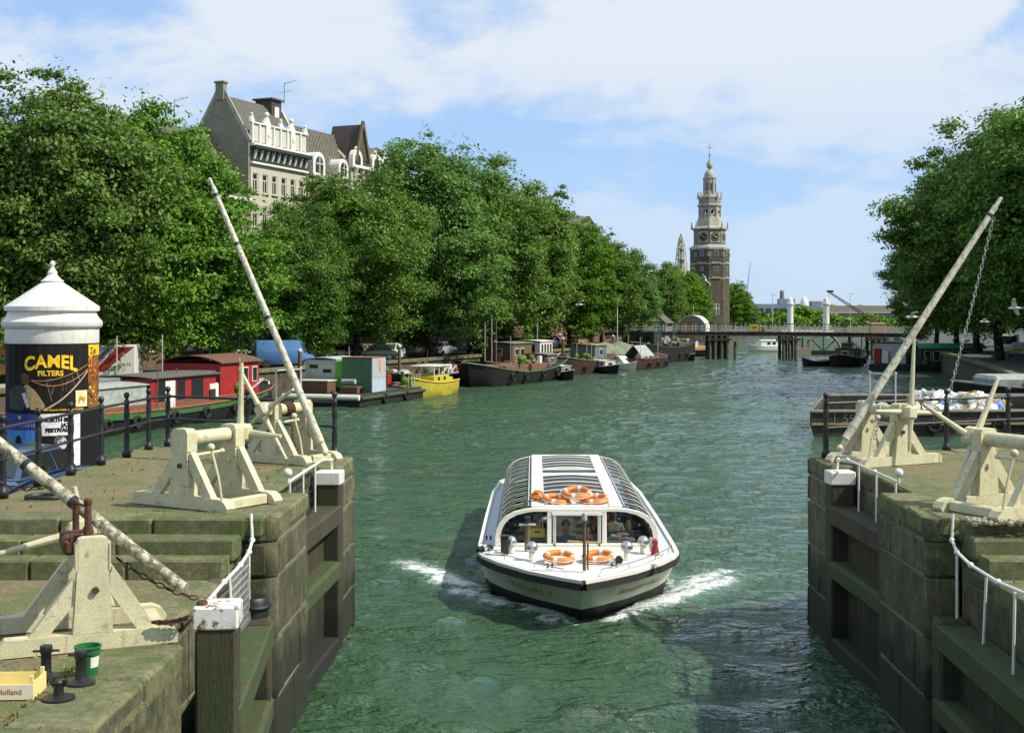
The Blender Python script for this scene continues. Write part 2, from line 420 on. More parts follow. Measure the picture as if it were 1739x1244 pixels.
def leaf_mat(name, c0, c1, scale=0.35):
    m = bpy.data.materials.new(name); m.use_nodes = True
    N, L = m.node_tree.nodes, m.node_tree.links
    b = N["Principled BSDF"]; b.inputs["Roughness"].default_value = 0.55; b.inputs["Specular IOR Level"].default_value = 0.22
    g = N.new("ShaderNodeNewGeometry")
    r = N.new("ShaderNodeValToRGB")
    r.color_ramp.elements[0].color = (*c0, 1); r.color_ramp.elements[1].color = (*c1, 1)
    n = N.new("ShaderNodeTexNoise"); n.inputs["Scale"].default_value = scale; n.inputs["Detail"].default_value = 2
    L.new(g.outputs["Position"], n.inputs["Vector"])
    a = N.new("ShaderNodeMath"); a.operation = 'MULTIPLY_ADD'; a.inputs[1].default_value = 0.75
    L.new(g.outputs["Random Per Island"], a.inputs[0])
    s = N.new("ShaderNodeMath"); s.operation = 'MULTIPLY'; s.inputs[1].default_value = 0.38
    L.new(n.outputs["Fac"], s.inputs[0]); L.new(s.outputs[0], a.inputs[2])
    L.new(a.outputs[0], r.inputs[0])
    oi = N.new("ShaderNodeObjectInfo"); hs = N.new("ShaderNodeHueSaturation")     # every tree a little different in tone
    for out, lo, hi in (("Hue", .490, .512), ("Value", .92, 1.22), ("Saturation", .86, 1.05)):
        q = N.new("ShaderNodeMath"); q.operation = 'MULTIPLY'; q.inputs[1].default_value = {"Hue": 7.13, "Value": 3.71, "Saturation": 11.9}[out]; L.new(oi.outputs["Random"], q.inputs[0])
        fr = N.new("ShaderNodeMath"); fr.operation = 'FRACT'; L.new(q.outputs[0], fr.inputs[0])
        mq = N.new("ShaderNodeMapRange"); mq.inputs["To Min"].default_value = lo; mq.inputs["To Max"].default_value = hi; L.new(fr.outputs[0], mq.inputs["Value"]); L.new(mq.outputs[0], hs.inputs[out])
    L.new(r.outputs[0], hs.inputs["Color"]); r = hs
    L.new(r.outputs[0], b.inputs["Base Color"])
    t = N.new("ShaderNodeBsdfTranslucent"); L.new(r.outputs[0], t.inputs[0])
    mx = N.new("ShaderNodeMixShader"); mx.inputs[0].default_value = 0.30
    L.new(b.outputs[0], mx.inputs[1]); L.new(t.outputs[0], mx.inputs[2])
    L.new(mx.outputs[0], N["Material Output"].inputs[0])
    return m
LEAF = [leaf_mat("elm_leaves", (0.030, 0.078, 0.006), (0.165, 0.310, 0.022)),
        leaf_mat("lime_leaves", (0.035, 0.092, 0.007), (0.155, 0.315, 0.022)),
        leaf_mat("dark_elm_leaves", (0.024, 0.062, 0.005), (0.145, 0.270, 0.020))]
# ------------------------------------------------------------------ water
def water_mat():
    m = bpy.data.materials.new("canal_water"); m.use_nodes = True
    N, L = m.node_tree.nodes, m.node_tree.links
    b = N["Principled BSDF"]
    b.inputs["Roughness"].default_value = 0.05; b.inputs["IOR"].default_value = 1.333
    geo = N.new("ShaderNodeNewGeometry")
    def noise(sc, stretch, detail, dist=0.0):
        mp = N.new("ShaderNodeMapping"); mp.inputs["Scale"].default_value = stretch
        mp.inputs["Rotation"].default_value = (0, 0, R(-14))
        L.new(geo.outputs["Position"], mp.inputs["Vector"])
        n = N.new("ShaderNodeTexNoise"); n.inputs["Scale"].default_value = sc; n.inputs["Detail"].default_value = detail
        n.inputs["Distortion"].default_value = dist
        L.new(mp.outputs[0], n.inputs["Vector"]); return n.outputs["Fac"]
    a = noise(1.7, (1.0, 2.0, 1), 4, 0.5); c = noise(6.5, (1.0, 1.8, 1), 3, 0.4); e = noise(0.13, (1, 1.4, 1), 3)
    gain = N.new("ShaderNodeMapRange"); gain.inputs["From Min"].default_value = 0.35; gain.inputs["From Max"].default_value = 0.65
    gain.inputs["To Min"].default_value = 0.5; gain.inputs["To Max"].default_value = 1.35
    L.new(e, gain.inputs["Value"])
    m1 = N.new("ShaderNodeMath"); m1.operation = 'MULTIPLY_ADD'; m1.inputs[1].default_value = 0.35
    L.new(c, m1.inputs[0]); L.new(a, m1.inputs[2])
    m2 = N.new("ShaderNodeMath"); m2.operation = 'MULTIPLY'; L.new(m1.outputs[0], m2.inputs[0]); L.new(gain.outputs[0], m2.inputs[1])
    bp = N.new("ShaderNodeBump"); bp.inputs["Strength"].default_value = 1.0; bp.inputs["Distance"].default_value = 0.34
    L.new(m2.outputs[0], bp.inputs["Height"]); L.new(bp.outputs[0], b.inputs["Normal"])
    # froth where the bow wave breaks (attribute), ragged by noise
    at = N.new("ShaderNodeAttribute"); at.attribute_name = "froth"
    f1 = noise(3.0, (1, 1.3, 1), 10, 1.0); f2 = noise(13.0, (1, 1.2, 1), 6, 0.5)
    s1 = N.new("ShaderNodeMath"); s1.operation = 'MULTIPLY_ADD'; s1.inputs[1].default_value = .45; L.new(f2, s1.inputs[0]); L.new(f1, s1.inputs[2])
    s2 = N.new("ShaderNodeMath"); s2.operation = 'ADD'; L.new(s1.outputs[0], s2.inputs[0]); L.new(at.outputs["Fac"], s2.inputs[1])
    fm = N.new("ShaderNodeMapRange"); fm.inputs["From Min"].default_value = 1.13; fm.inputs["From Max"].default_value = 1.38; L.new(s2.outputs[0], fm.inputs["Value"])
    aer = N.new("ShaderNodeMapRange"); aer.inputs["From Min"].default_value = 0.05; aer.inputs["From Max"].default_value = .9; L.new(at.outputs["Fac"], aer.inputs["Value"])
    mur = N.new("ShaderNodeMapRange"); mur.inputs["From Min"].default_value = .3; mur.inputs["From Max"].default_value = .7; L.new(e, mur.inputs["Value"])
    c0 = N.new("ShaderNodeMix"); c0.data_type = 'RGBA'; c0.inputs["A"].default_value = (0.030, 0.078, 0.029, 1); c0.inputs["B"].default_value = (0.048, 0.094, 0.052, 1); L.new(mur.outputs[0], c0.inputs["Factor"])
    c1 = N.new("ShaderNodeMix"); c1.data_type = 'RGBA'; c1.inputs["B"].default_value = (0.13, 0.24, 0.17, 1); L.new(aer.outputs[0], c1.inputs["Factor"]); L.new(c0.outputs["Result"], c1.inputs["A"])
    L.new(c1.outputs["Result"], b.inputs["Base Color"])
    fo = N.new("ShaderNodeBsdfPrincipled"); fo.inputs["Base Color"].default_value = (.74, .77, .74, 1); fo.inputs["Roughness"].default_value = .8
    fb = N.new("ShaderNodeBump"); fb.inputs["Distance"].default_value = .08; L.new(f2, fb.inputs["Height"]); L.new(fb.outputs[0], fo.inputs["Normal"])
    mx = N.new("ShaderNodeMixShader"); L.new(fm.outputs[0], mx.inputs[0]); L.new(b.outputs[0], mx.inputs[1]); L.new(fo.outputs[0], mx.inputs[2])
    L.new(mx.outputs[0], N["Material Output"].inputs[0])
    return m
WATER = water_mat()
MID, HALF = 0.93, 4.40                    # centre line and half width of the lock
def make_water():
    x0, x1, y0, y1, st = -26.0, 60.0, 8.0, 214.0, 0.19
    xs = np.concatenate([np.arange(x0, 22, st), np.arange(22, x1 + 1e-6, .34)]); ys = np.concatenate([np.arange(y0, 84, st), np.arange(84, 130, .30), np.arange(130, y1 + 1e-6, .5)]); x1, y1 = xs[-1], ys[-1]; nx, ny = len(xs), len(ys)
    Xg, Yg = np.meshgrid(xs, ys)
    q = np.random.default_rng(5); Z = np.zeros_like(Xg)
    for k in range(46):                   # wind waves from many directions round the breeze
        lam = 0.62 * (2.9 / 0.62) ** q.random(); th = q.normal(R(100), R(34)); kk = 2 * math.pi / lam
        amp = 0.0040 * lam ** .9 * q.uniform(.6, 1.4)
        warp = .6 * np.sin(Xg * .21 + Yg * .13 + k) + .5 * np.sin(Yg * .31 - Xg * .17 + 2 * k)
        Z += amp * np.sin(kk * (Xg * math.cos(th) + Yg * math.sin(th)) + warp + q.uniform(0, 6.28))
    Z += .35 * (np.abs(Z) - .02)
    gust = .75 + .35 * np.sin(Xg * .11 + Yg * .07) * np.sin(Yg * .05 - Xg * .09 + 1); Z *= gust
    def line(pts, w0, w1, f0, f1, h0, h1, tail):
        """distance to a crest line: ridge height, froth on it and a thinner trail on its inner side"""
        nonlocal Z, F
        pts = [np.array(G(*p))[:2] for p in pts]; L = [0]
        for a, b in zip(pts, pts[1:]): L.append(L[-1] + np.linalg.norm(b - a))
        best = np.full(Xg.shape, 1e9); uu = np.zeros_like(Xg); sg = np.zeros_like(Xg)
        for k, (a, b) in enumerate(zip(pts, pts[1:])):
            d = b - a; l2 = (d ** 2).sum(); t = np.clip(((Xg - a[0]) * d[0] + (Yg - a[1]) * d[1]) / l2, 0, 1)
            dx, dy = Xg - a[0] - t * d[0], Yg - a[1] - t * d[1]; D = np.hypot(dx, dy); m_ = D < best
            best = np.where(m_, D, best); uu = np.where(m_, (L[k] + t * math.sqrt(l2)) / L[-1], uu); sg = np.where(m_, np.sign(d[0] * dy - d[1] * dx), sg)
        w = w0 + (w1 - w0) * uu; inner = np.where(sg * tail > 0, 1.9, .75); g = np.exp(-(best / (w * inner)) ** 2)
        end = np.clip(uu * 8 + .2, 0, 1) * np.clip((1.0 - uu) * 3.5, 0, 1)
        F = np.maximum(F, (f0 + (f1 - f0) * uu) * g * end); Z += (h0 + (h1 - h0) * uu) * np.exp(-(best / (w * .9)) ** 2) * end
    F = np.zeros_like(Xg)
    line([(1000, 1056), (1050, 1054), (1110, 1036), (1175, 1015), (1235, 990), (1290, 965)], .26, .62, .80, .50, .16, .05, 1)
    line([(1110, 1022), (1160, 1002), (1215, 982), (1275, 955)], .28, .6, .62, .55, .08, .04, 1)
    line([(990, 1056), (945, 1048), (890, 1036), (840, 1026), (780, 1008), (730, 985)], .34, .6, .66, .52, .14, .05, -1)
    line([(800, 1004), (755, 990), (705, 967), (640, 942)], .42, .55, .74, .46, .08, .04, -1)
    line([(905, 1050), (960, 1062), (1015, 1062)], .3, .3, .55, .55, .08, .08, 1)
    for sx in (-1, 1):                    # thin wash along the hull and churned water astern
        cx = MID + .03 + sx * 2.12; F = np.maximum(F, np.where((Yg > 28.5) & (Yg < 39), .42 * np.exp(-((Xg - cx) / .3) ** 2), 0))
    F = np.maximum(F, np.where(Yg > 39.8, .42 * np.exp(-((Xg - MID) / 1.3) ** 2) * np.exp(-np.maximum(0, Yg - 40) / 7), 0))
    edge = np.minimum.reduce([Xg - x0, x1 - Xg, Yg - y0, y1 - Yg]); Z *= np.clip(edge / 3.0, 0, 1)
    Z = np.where((np.abs(Xg - MID - .03) < 1.85) & (Yg > 27.6) & (Yg < 39.4), -.28, Z)
    V = np.stack([Xg, Yg, Z], -1).reshape(-1, 3)
    i = np.arange(ny - 1)[:, None] * nx + np.arange(nx - 1)[None, :]
    quads = np.stack([i, i + 1, i + nx + 1, i + nx], -1).reshape(-1, 4)
    xe, ye = xs[-1], ys[-1]; o = len(V)
    ext = np.array([(-900, -40, 0), (1400, -40, 0), (1400, 3500, 0), (-900, 3500, 0), (x0, y0, 0), (xe, y0, 0), (xe, ye, 0), (x0, ye, 0)])
    V = np.concatenate([V, ext]); quads = np.concatenate([quads, np.array([(o, o + 1, o + 5, o + 4), (o + 1, o + 2, o + 6, o + 5), (o + 2, o + 3, o + 7, o + 6), (o + 3, o, o + 4, o + 7)])])
    me = bpy.data.meshes.new("water"); n = len(quads)
    me.vertices.add(len(V)); me.vertices.foreach_set("co", V.astype(np.float32).ravel())
    me.loops.add(n * 4); me.loops.foreach_set("vertex_index", quads.astype(np.int32).ravel())
    me.polygons.add(n); me.polygons.foreach_set("loop_start", np.arange(0, n * 4, 4, dtype=np.int32)); me.polygons.foreach_set("loop_total", np.full(n, 4, dtype=np.int32))
    me.polygons.foreach_set("use_smooth", np.ones(n, dtype=bool)); me.update()
    me.attributes.new("froth", 'FLOAT', 'POINT').data.foreach_set("value", np.concatenate([F.ravel(), np.zeros(8)]).astype(np.float32))
    me.materials.append(WATER); link("water", me, None, "structure")
make_water()
MB().quad((-2500, -60, -4), (3000, -60, -4), (3000, 5000, -4), (-2500, 5000, -4)).build("canal_bed", mat("mud", (0.03, 0.03, 0.02), 0.9), kind="structure")

# ------------------------------------------------------------------ banks
QL = [(-75, -40), (-75, 40), (-52, 48), (-36, 56), (-30, 62), (-23, 82), (-18, 97), (-11, 113), (-3, 133), (6, 155), (15, 178), (25, 210), (38, 270), (45, 318), (54, 330), (66, 380), (82, 470)]
QR = [(27, 60), (30, 78), (35.5, 100), (41, 125), (46, 150), (52, 178), (60, 210), (74, 262), (92, 330)]
def edge_at(poly, Y):
    for (x0, y0), (x1, y1) in zip(poly, poly[1:]):
        if y0 <= Y <= y1: return x0 + (x1 - x0) * (Y - y0) / (y1 - y0)
QZ = 2.0
left_poly = QL[2:] + [(-200, 470), (-200, 48)]
MB().prism([(x, y, QZ) for x, y in left_poly], (0, 0, -4)).build("quay_street", ASPHALT, kind="structure")
right_poly = [(27, 30)] + QR + [(300, 330), (300, 30)]
MB().prism([(x, y, QZ) for x, y in right_poly], (0, 0, -4)).build("far_bank_street", ASPHALT, kind="structure")
# brick quay faces with a stone coping, course by course
def quay_wall(name, label, poly, side, y0, y1):
    t = thing(name, label, "quay wall")
    face, cop = MB(), []
    pts = [p for p in poly if y0 <= p[1] <= y1]
    for (xa, ya), (xb, yb) in zip(pts, pts[1:]):
        d = Vector((xb - xa, yb - ya, 0)); Ln = d.length; d.normalize(); n = Vector((d.y, -d.x, 0)) * side
        for k in range(int(Ln // 3) + 1):
            a = Vector((xa, ya, 0)) + d * (k * 3); b = Vector((xa, ya, 0)) + d * min(Ln, k * 3 + 2.97)
            if (b - a).length < .3: continue
            cop.append((a, b, n))
        face.beam(Vector((xa, ya, 0.9)) + n * .06, Vector((xb, yb, 0.9)) + n * .06, 0.3, 2.1)
    face.build("brick_face", BRICKQ, t)
    for a, b, n in cop:
        MB().beam(a + n * .08 + Vector((0, 0, QZ + .03)), b + n * .08 + Vector((0, 0, QZ + .03)), 0.6, 0.3, ch=.03).build("coping_stone", STONE, t)
    return t
quay_wall("quay_wall", "long brick quay wall with stone coping behind the moored houseboats", QL, 1, 56, 330)
quay_wall("quay_wall", "shaded brick quay wall under the big dark trees beyond the rubbish barge", QR, -1, 60, 262)

# street corner beside the lock with the advertising column
MB().prism([(-60, 8, 2.2), (-8.22, 8, 2.2), (-8.22, 27.4, 2.2), (-9.3, 30.6, 2.2), (-60, 30.6, 2.2)], (0, 0, -3.2)).build("street", ASPHALT, kind="structure")
MB().prism([(-200, 470, 1.6), (82, 470, 1.6), (200, 640, 1.6), (900, 640, 1.6), (900, 3000, 1.6), (-900, 3000, 1.6), (-900, 470, 1.6)], (0, 0, -4)).build("far_shore_ground", mat("dry_ground", (0.12, 0.12, 0.07), 0.95, 0.3, 0.05), kind="structure")

# ------------------------------------------------------------------ lock: two masonry heads, mirrored about x = MID
MID, HALF = 0.93, 4.40
ZU, ZL = 3.27, 2.66                       # upper and lower pavement
STEPS = [(17.42, 3.27, 3.06), (17.00, 3.06, 2.86), (16.62, 2.86, 2.66)]
def lock_side(s):
    X = lambda d: MID + s * (HALF + d)
    side = "beside the advertising column" if s < 0 else "in shade beside the rubbish barge"
    t = thing("lock_wall", "massive ashlar lock wall with gate recesses, " + side, "lock wall")
    far = 25.0
    # core masses a little behind the stone faces
    core = MB()
    def mass(d0, d1, y0, y1, z1):
        core.box(((X(d0) + X(d1)) / 2, (y0 + y1) / 2, (z1 - 1.5) / 2), (abs(d1 - d0), y1 - y0, z1 + 1.5))
    mass(0.02, 4.3, 23.52, far - .02, 3.20); mass(0.52, 4.3, 19.9, 23.6, 3.20); mass(0.02, 4.3, 17.72, 19.93, 3.20)
    mass(0.47, 4.3, 13.1, 17.0, 2.6); mass(0.47, 5.5, 16.9, 17.75, 2.6); mass(0.47, 5.5, 17.5, 17.75, 3.2); mass(0.12, 4.3, 6, 13.18, 2.6)
    core.build("wall_core", MORTAR, t)
    courses = [3.25, 2.93, 2.45, 1.62, 0.80, 0.0, -0.6]
    def stones(p0, p1, nrm, top=0, mats=STONE_W, low=-0.6):
        p0, p1 = Vector((*p0, 0)), Vector((*p1, 0)); d = p1 - p0; Ln = d.length; d.normalize(); n = Vector((*nrm, 0))
        ang = math.atan2(d.y, d.x)
        cs = [c for c in courses if c < (top or 9) + 1e-3]
        if top and (not cs or abs(cs[0] - top) > .1): cs = [top] + cs
        for k in range(len(cs) - 1):
            z1, z0 = cs[k], cs[k + 1]
            m = max(1, round(Ln / (1.05 if (z1 - z0) > .4 else 1.3)))
            cuts = [0.0] + sorted((i + (0.5 if k % 2 else 0) * 0.8) / m * Ln for i in range(1 if not k % 2 else 0, m)) + [Ln]
            cuts = [c for i, c in enumerate(cuts) if i == 0 or c - cuts[i - 1] > .15]
            for a, b in zip(cuts, cuts[1:]):
                L_ = b - a - .02; h = z1 - z0 - .022
                if L_ < .1: continue
                me = stone_mesh("stone", (L_, 0.24, h), 0.03, mats, .009)
                pos = p0 + d * ((a + b) / 2) - n * (0.12 - rng.uniform(-.006, .012)) + Vector((0, 0, (z0 + z1) / 2))
                link("stone", me, t, loc=pos, rz=ang)
    c_in = (-s, 0)                        # towards the water
    stones((X(0), 23.5), (X(0), far), c_in)
    stones((X(0.5), 19.97), (X(0.5), 23.5), c_in)
    stones((X(0), 17.62), (X(0), 19.95), c_in)
    stones((X(0.45), 13.2), (X(0.45), 17.4), c_in, top=2.64)
    stones((X(0.10), 6.5), (X(0.10), 13.2), c_in, top=2.64)
    stones((X(0.12), 17.5), (X(0.46), 17.5), (0, -1))
    stones((X(0.02), 23.5), (X(0.5), 23.5), (0, -1))
    stones((X(0.02), 19.95), (X(0.5), 19.95), (0, 1))
    stones((X(0.0), far), (X(4.2), far + 2.0), (0, 1))
    # rounded corner of the pier
    for z0, z1 in zip(courses[1:], courses):
        MB().lathe([(0.145, z0 + .007), (0.16, z0 + .03), (0.16, z1 - .03), (0.145, z1 - .007)], (X(0.155), 17.665, 0), 16).build("corner_stone", STONE_W, t, smooth=True)
    # pavement sheets
    pts = [(X(.3), far - .25), (X(.3), 23.6), (X(.75), 23.6), (X(.75), 19.9), (X(.3), 19.9), (X(.3), 17.6), (X(4.55), 17.6), (X(4.55), 27.1)]
    MB().prism([(x, y, ZU - .012) for x, y in pts], (0, 0, -.5)).build("upper_pavement", PAVE, t)
    pts = [(X(.75), 16.4), (X(.75), 13.0), (X(.5), 13.0), (X(.5), 6.2), (X(5.6), 6.2), (X(5.6), 16.4)]
    MB().prism([(x, y, ZL - .012) for x, y in pts], (0, 0, -.5)).build("lower_pavement", PAVE, t)
    # coping slabs round the edges
    def slab(d0, d1, y0, y1, z, th=.26):
        me = stone_mesh("coping_stone", (abs(d1 - d0) - .018, y1 - y0 - .018, th), 0.035, STONE, .009)
        link("coping_stone", me, t, loc=((X(d0) + X(d1)) / 2, (y0 + y1) / 2, z - th / 2 + rng.uniform(-.004, .004)))
    slab(-.02, .75, 23.48, 24.2, ZU); slab(-.02, .75, 24.2, far + .03, ZU)
    for y0, y1 in ((19.95, 21.2), (21.2, 22.4), (22.4, 23.47)): slab(.49, 1.15, y0, y1, ZU)
    slab(.16, 1.1, 17.42, 18.5, ZU); slab(-.02, .9, 18.5, 19.97, ZU); slab(-.02, .15, 17.66, 18.5, ZU)
    for i in range(5): slab(.75 + i * .78, 1.53 + i * .78, 24.5 + .36 * i + .2, far + .36 * i + .5, ZU)
    for y0, y1 in ((13.2, 14.25), (14.25, 15.3), (15.3, 16.25)): slab(.44, 1.05, y0, y1, ZL)
    for y0, y1 in ((6.6, 8.0), (8.0, 9.3), (9.3, 10.45), (10.45, 11.9), (11.9, 13.2)): slab(.08, .86, y0, y1, ZL, .3)
    # steps: three stone treads laid as blocks
    for k, (yf, z1, z0) in enumerate(STEPS):
        e0 = .40 + .05 * k
        for i in range(5):
            d0, d1 = e0 + i * 1.25 + (.3 if k % 2 and i else 0), e0 + (i + 1) * 1.25 + (.3 if k % 2 else 0)
            me = stone_mesh("step_stone", (d1 - d0 - .012, .62, z1 - z0 + .1), 0.026, STONE, .008)
            link("step_stone", me, t, loc=((X(d0) + X(d1)) / 2, yf + .31, (z1 + z0 - .1) / 2))
    if s > 0:
        g = MB()
        r2 = random.Random(4)
        for i in range(700):
            g.ball((X(r2.uniform(.45, 3.5)), r2.uniform(17.02, 17.44), ZU + r2.uniform(-.03, .02)), r2.uniform(.015, .04), 5, 3)
        g.build("grit", GRAVEL, t, kind="stuff")
    return t
lock_side(-1); lock_side(1)
# weeds in the joints
wd = MB(); r3 = random.Random(12)
for i in range(520):
    if r3.random() < .5: x, y, z = MID - HALF - r3.uniform(.5, 4.2), r3.uniform(7.5, 13.5), ZL
    else: x, y, z = MID - HALF - r3.uniform(.3, 4.4), r3.uniform(17.7, 25), ZU
    if r3.random() < .5: x = MID - HALF - .87 - (0 if z == ZL else .1) + r3.gauss(0, .03)
    for k in range(3):
        a = r3.uniform(0, 6.28); h = r3.uniform(.015, .05); w = .012
        wd.add([(x - w * math.cos(a), y - w * math.sin(a), z - .01), (x + w * math.cos(a), y + w * math.sin(a), z - .01), (x + r3.uniform(-.04, .04), y + r3.uniform(-.04, .04), z + h)], [(0, 1, 2)])
wd.build("weeds", mat("dry_weeds", (0.20, 0.19, 0.06), 0.9, 0.4, 5), kind="stuff", fix=False)

# ------------------------------------------------------------------ lock gates folded into the recesses
def gate(s, heel, toe, z_walk, label, rail_pts, upr, top_post, mossy, swan=None):
    X = lambda d: MID + s * (HALF + d)
    t = thing("lock_gate", label, "lock gate", group="wooden lock gates")
    h = Vector((X(heel[0]), heel[1], 0)); e = Vector((X(toe[0]), toe[1], 0)); d = (e - h).normalized(); n = Vector((-s * abs(d.y), s * d.x * (1 if d.y > 0 else -1), 0)).normalized()
    if n.x * s > 0: n = -n
    up = Vector((0, 0, 1))
    MB().beam(h + up * (z_walk - .17), e + up * (z_walk - .17), .46, .34, ch=.03).build("top_beam", WOOD_G if mossy else WOOD_W, t)
    MB().beam(h + up * (z_walk - 1.15) + n * .05, e + up * (z_walk - 1.15) + n * .05, .36, .34, ch=.06).build("middle_beam", WOOD_G, t)
    MB().beam(h + up * .12 + n * .03, e + up * .12 + n * .03, .36, .34, ch=.04).build("bottom_beam", WOOD_G if mossy else WOOD_W, t)
    Ln = (e - h).length; m = int(Ln / .26)
    for i in range(m):
        a = h + d * ((i + .5) * Ln / m) - n * .1
        me = stone_mesh("plank", (Ln / m - .012, .07, z_walk + .1), .008, WOOD_W)
        link("plank", me, t, loc=a + up * (z_walk / 2 - .4), rz=math.atan2(d.y, d.x))
    MB().beam(e - up * .6, e + up * (top_post - .24), .42, .40, up=tuple(d), ch=.03).build("mitre_post", WOOD_W, t)
    MB().beam(e + up * (top_post - .24), e + up * top_post, .46, .44, up=tuple(d), ch=.02).build("post_cap", WHITE_RUST if mossy else WHITE, t)
    MB().beam(h - up * .6 + d * .1, h + d * .1 + up * (z_walk + .05), .4, .4, up=tuple(d), ch=.04).build("heel_post", WOOD_W, t)
    ban = MB().path(rail_pts, .022, 8)
    for q in rail_pts[1:-1]: ban.ball(q, .042, 8, 5)
    ban.build("handrail", WHITE, t, smooth=True)
    for a, b in upr: MB().path([a, b], .018, 8).build("railing_upright", WHITE, t, smooth=True)
    return t, h, e, d
def gates(s):
    X = lambda d: MID + s * (HALF + d)
    nm = "by the advertising column" if s < 0 else "in the shaded lock side"
    V = lambda d, y, z: Vector((X(d), y, z))
    # outer gate (towards the canal)
    rail = [V(.30, 19.95, 3.43), V(.29, 21.3, 3.43), V(.27, 23.05, 3.43), V(.16, 23.3, 3.40), V(.14, 23.34, 3.05)]
    upr = [(V(.30, 20.1, 3.42), V(.30, 20.1, 2.60)), (V(.29, 21.2, 3.42), V(.29, 21.2, 2.60)), (V(.28, 22.3, 3.42), V(.28, 22.3, 2.60))]
    t, h, e, d = gate(s, (.30, 20.05), (.17, 23.2), 2.62, "open lock gate with white railing and clean white post cap, " + nm, rail, upr, 3.22, False)
    MB().tube(V(.30, 19.95, 3.42), V(.30, 19.93, 3.60), .024).ball(V(.30, 19.93, 3.58), .07, 12, 8).build("rail_knob", WHITE, t, smooth=True)
    net = MB()
    for k in range(14): net.tube(V(.29, 20.1 + k * .16, 2.66), V(.285, 20.1 + k * .16, 3.40), .006, n=4)
    for k in range(5): net.tube(V(.29, 20.1, 2.74 + k * .14), V(.285, 22.3, 2.74 + k * .14), .006, n=4)
    if s < 0: net.build("wire_mesh", IRON, t, kind="stuff")
    # inner gate (towards the viewer)
    rail = [V(.33, 17.46, 3.33), V(.30, 17.40, 2.98), V(.30, 17.2, 2.86), V(.28, 16.6, 2.80), V(.20, 15.4, 2.83), V(.02 if s < 0 else .2, 13.7, 2.92)]
    upr = [(V(.30, 17.2, 2.86), V(.30, 17.2, 1.92)), (V(.29, 16.05, 2.80), V(.25, 16.05, 1.92)), (V(.14, 14.7, 2.86), V(.12, 14.7, 1.92))]
    t2, h, e, d = gate(s, (.22, 17.3), (-.20 if s < 0 else .12, 13.45), 1.93, "open mossy lock gate under the steps, " + nm, rail, upr, 3.02, True)
    if s < 0:
        net = MB()
        for k in range(16):
            y = 16.05 + k * .075
            net.tube(V(.26, y, 1.96), V(.30, y, 2.8), .006, n=4)
        for k in range(8): net.tube(V(.26, 16.05, 2.0 + k * .1), V(.30, 17.2, 2.0 + k * .1), .007, n=4)
        net.build("wire_mesh", PALE, t2, kind="stuff")
        MB().ring(V(.26, 17.32, 2.12), (0, 0, 1), .2, .035, 20, 8).lathe([(.19, 1.93), (.19, 2.2), (.16, 2.24), (0.02, 2.24)], (X(.26), 17.32, 0), 20).build("heel_collar", IRON, t2, smooth=True)
gates(-1); gates(1)

# ------------------------------------------------------------------ iron railing round the upper pavement
def rail_post_mesh():
    m = MB()
    m.lathe([(.085, 0), (.085, .10), (.06, .13), (.05, .20), (.058, .34), (.042, .50), (.05, .54), (.05, .60), (.042, .62), (.056, .78), (.05, .92), (.04, .98), (.052, 1.0), (.052, 1.08), (.03, 1.11), (.03, 1.13), (.052, 1.16), (.056, 1.20), (.04, 1.24), (.004, 1.25)], n=12)
    me = m.mesh("post"); me.materials.append(IRON); me.polygons.foreach_set("use_smooth", [True] * len(me.polygons)); return me
POST = rail_post_mesh()
def railing(label, pts, z0, last=True):
    t = thing("iron_railing", label, "railing", group="black iron railings on the lock")
    for x, y in (pts if last else pts[:-1]): link("post", POST, t, loc=(x, y, z0))
    for zz, r in ((1.04, .026), (.57, .024)):
        for a, b in zip(pts, pts[1:]):
            MB().tube((a[0], a[1], z0 + zz), (b[0], b[1], z0 + zz), r, n=8).build("rail", IRON, t, smooth=True)
    return t
railing("black iron railing with bulbous posts between the pavement and the blue car", [(-7.96, 17.9), (-7.94, 19.4), (-7.94, 20.8), (-7.92, 22.2), (-7.9, 23.7), (-7.84, 25.0), (-7.80, 26.3), (-7.62, 27.05)], ZU, False)
railing("black iron railing along the water behind the cream windlass with chain", [(-3.85, 25.15), (-5.75, 26.1), (-7.62, 27.05)], ZU)
railing("black iron railing in front of the rubbish barge", [(5.62, 24.85), (8.35, 26.15), (9.85, 26.85), (11.6, 27.7)], ZU)

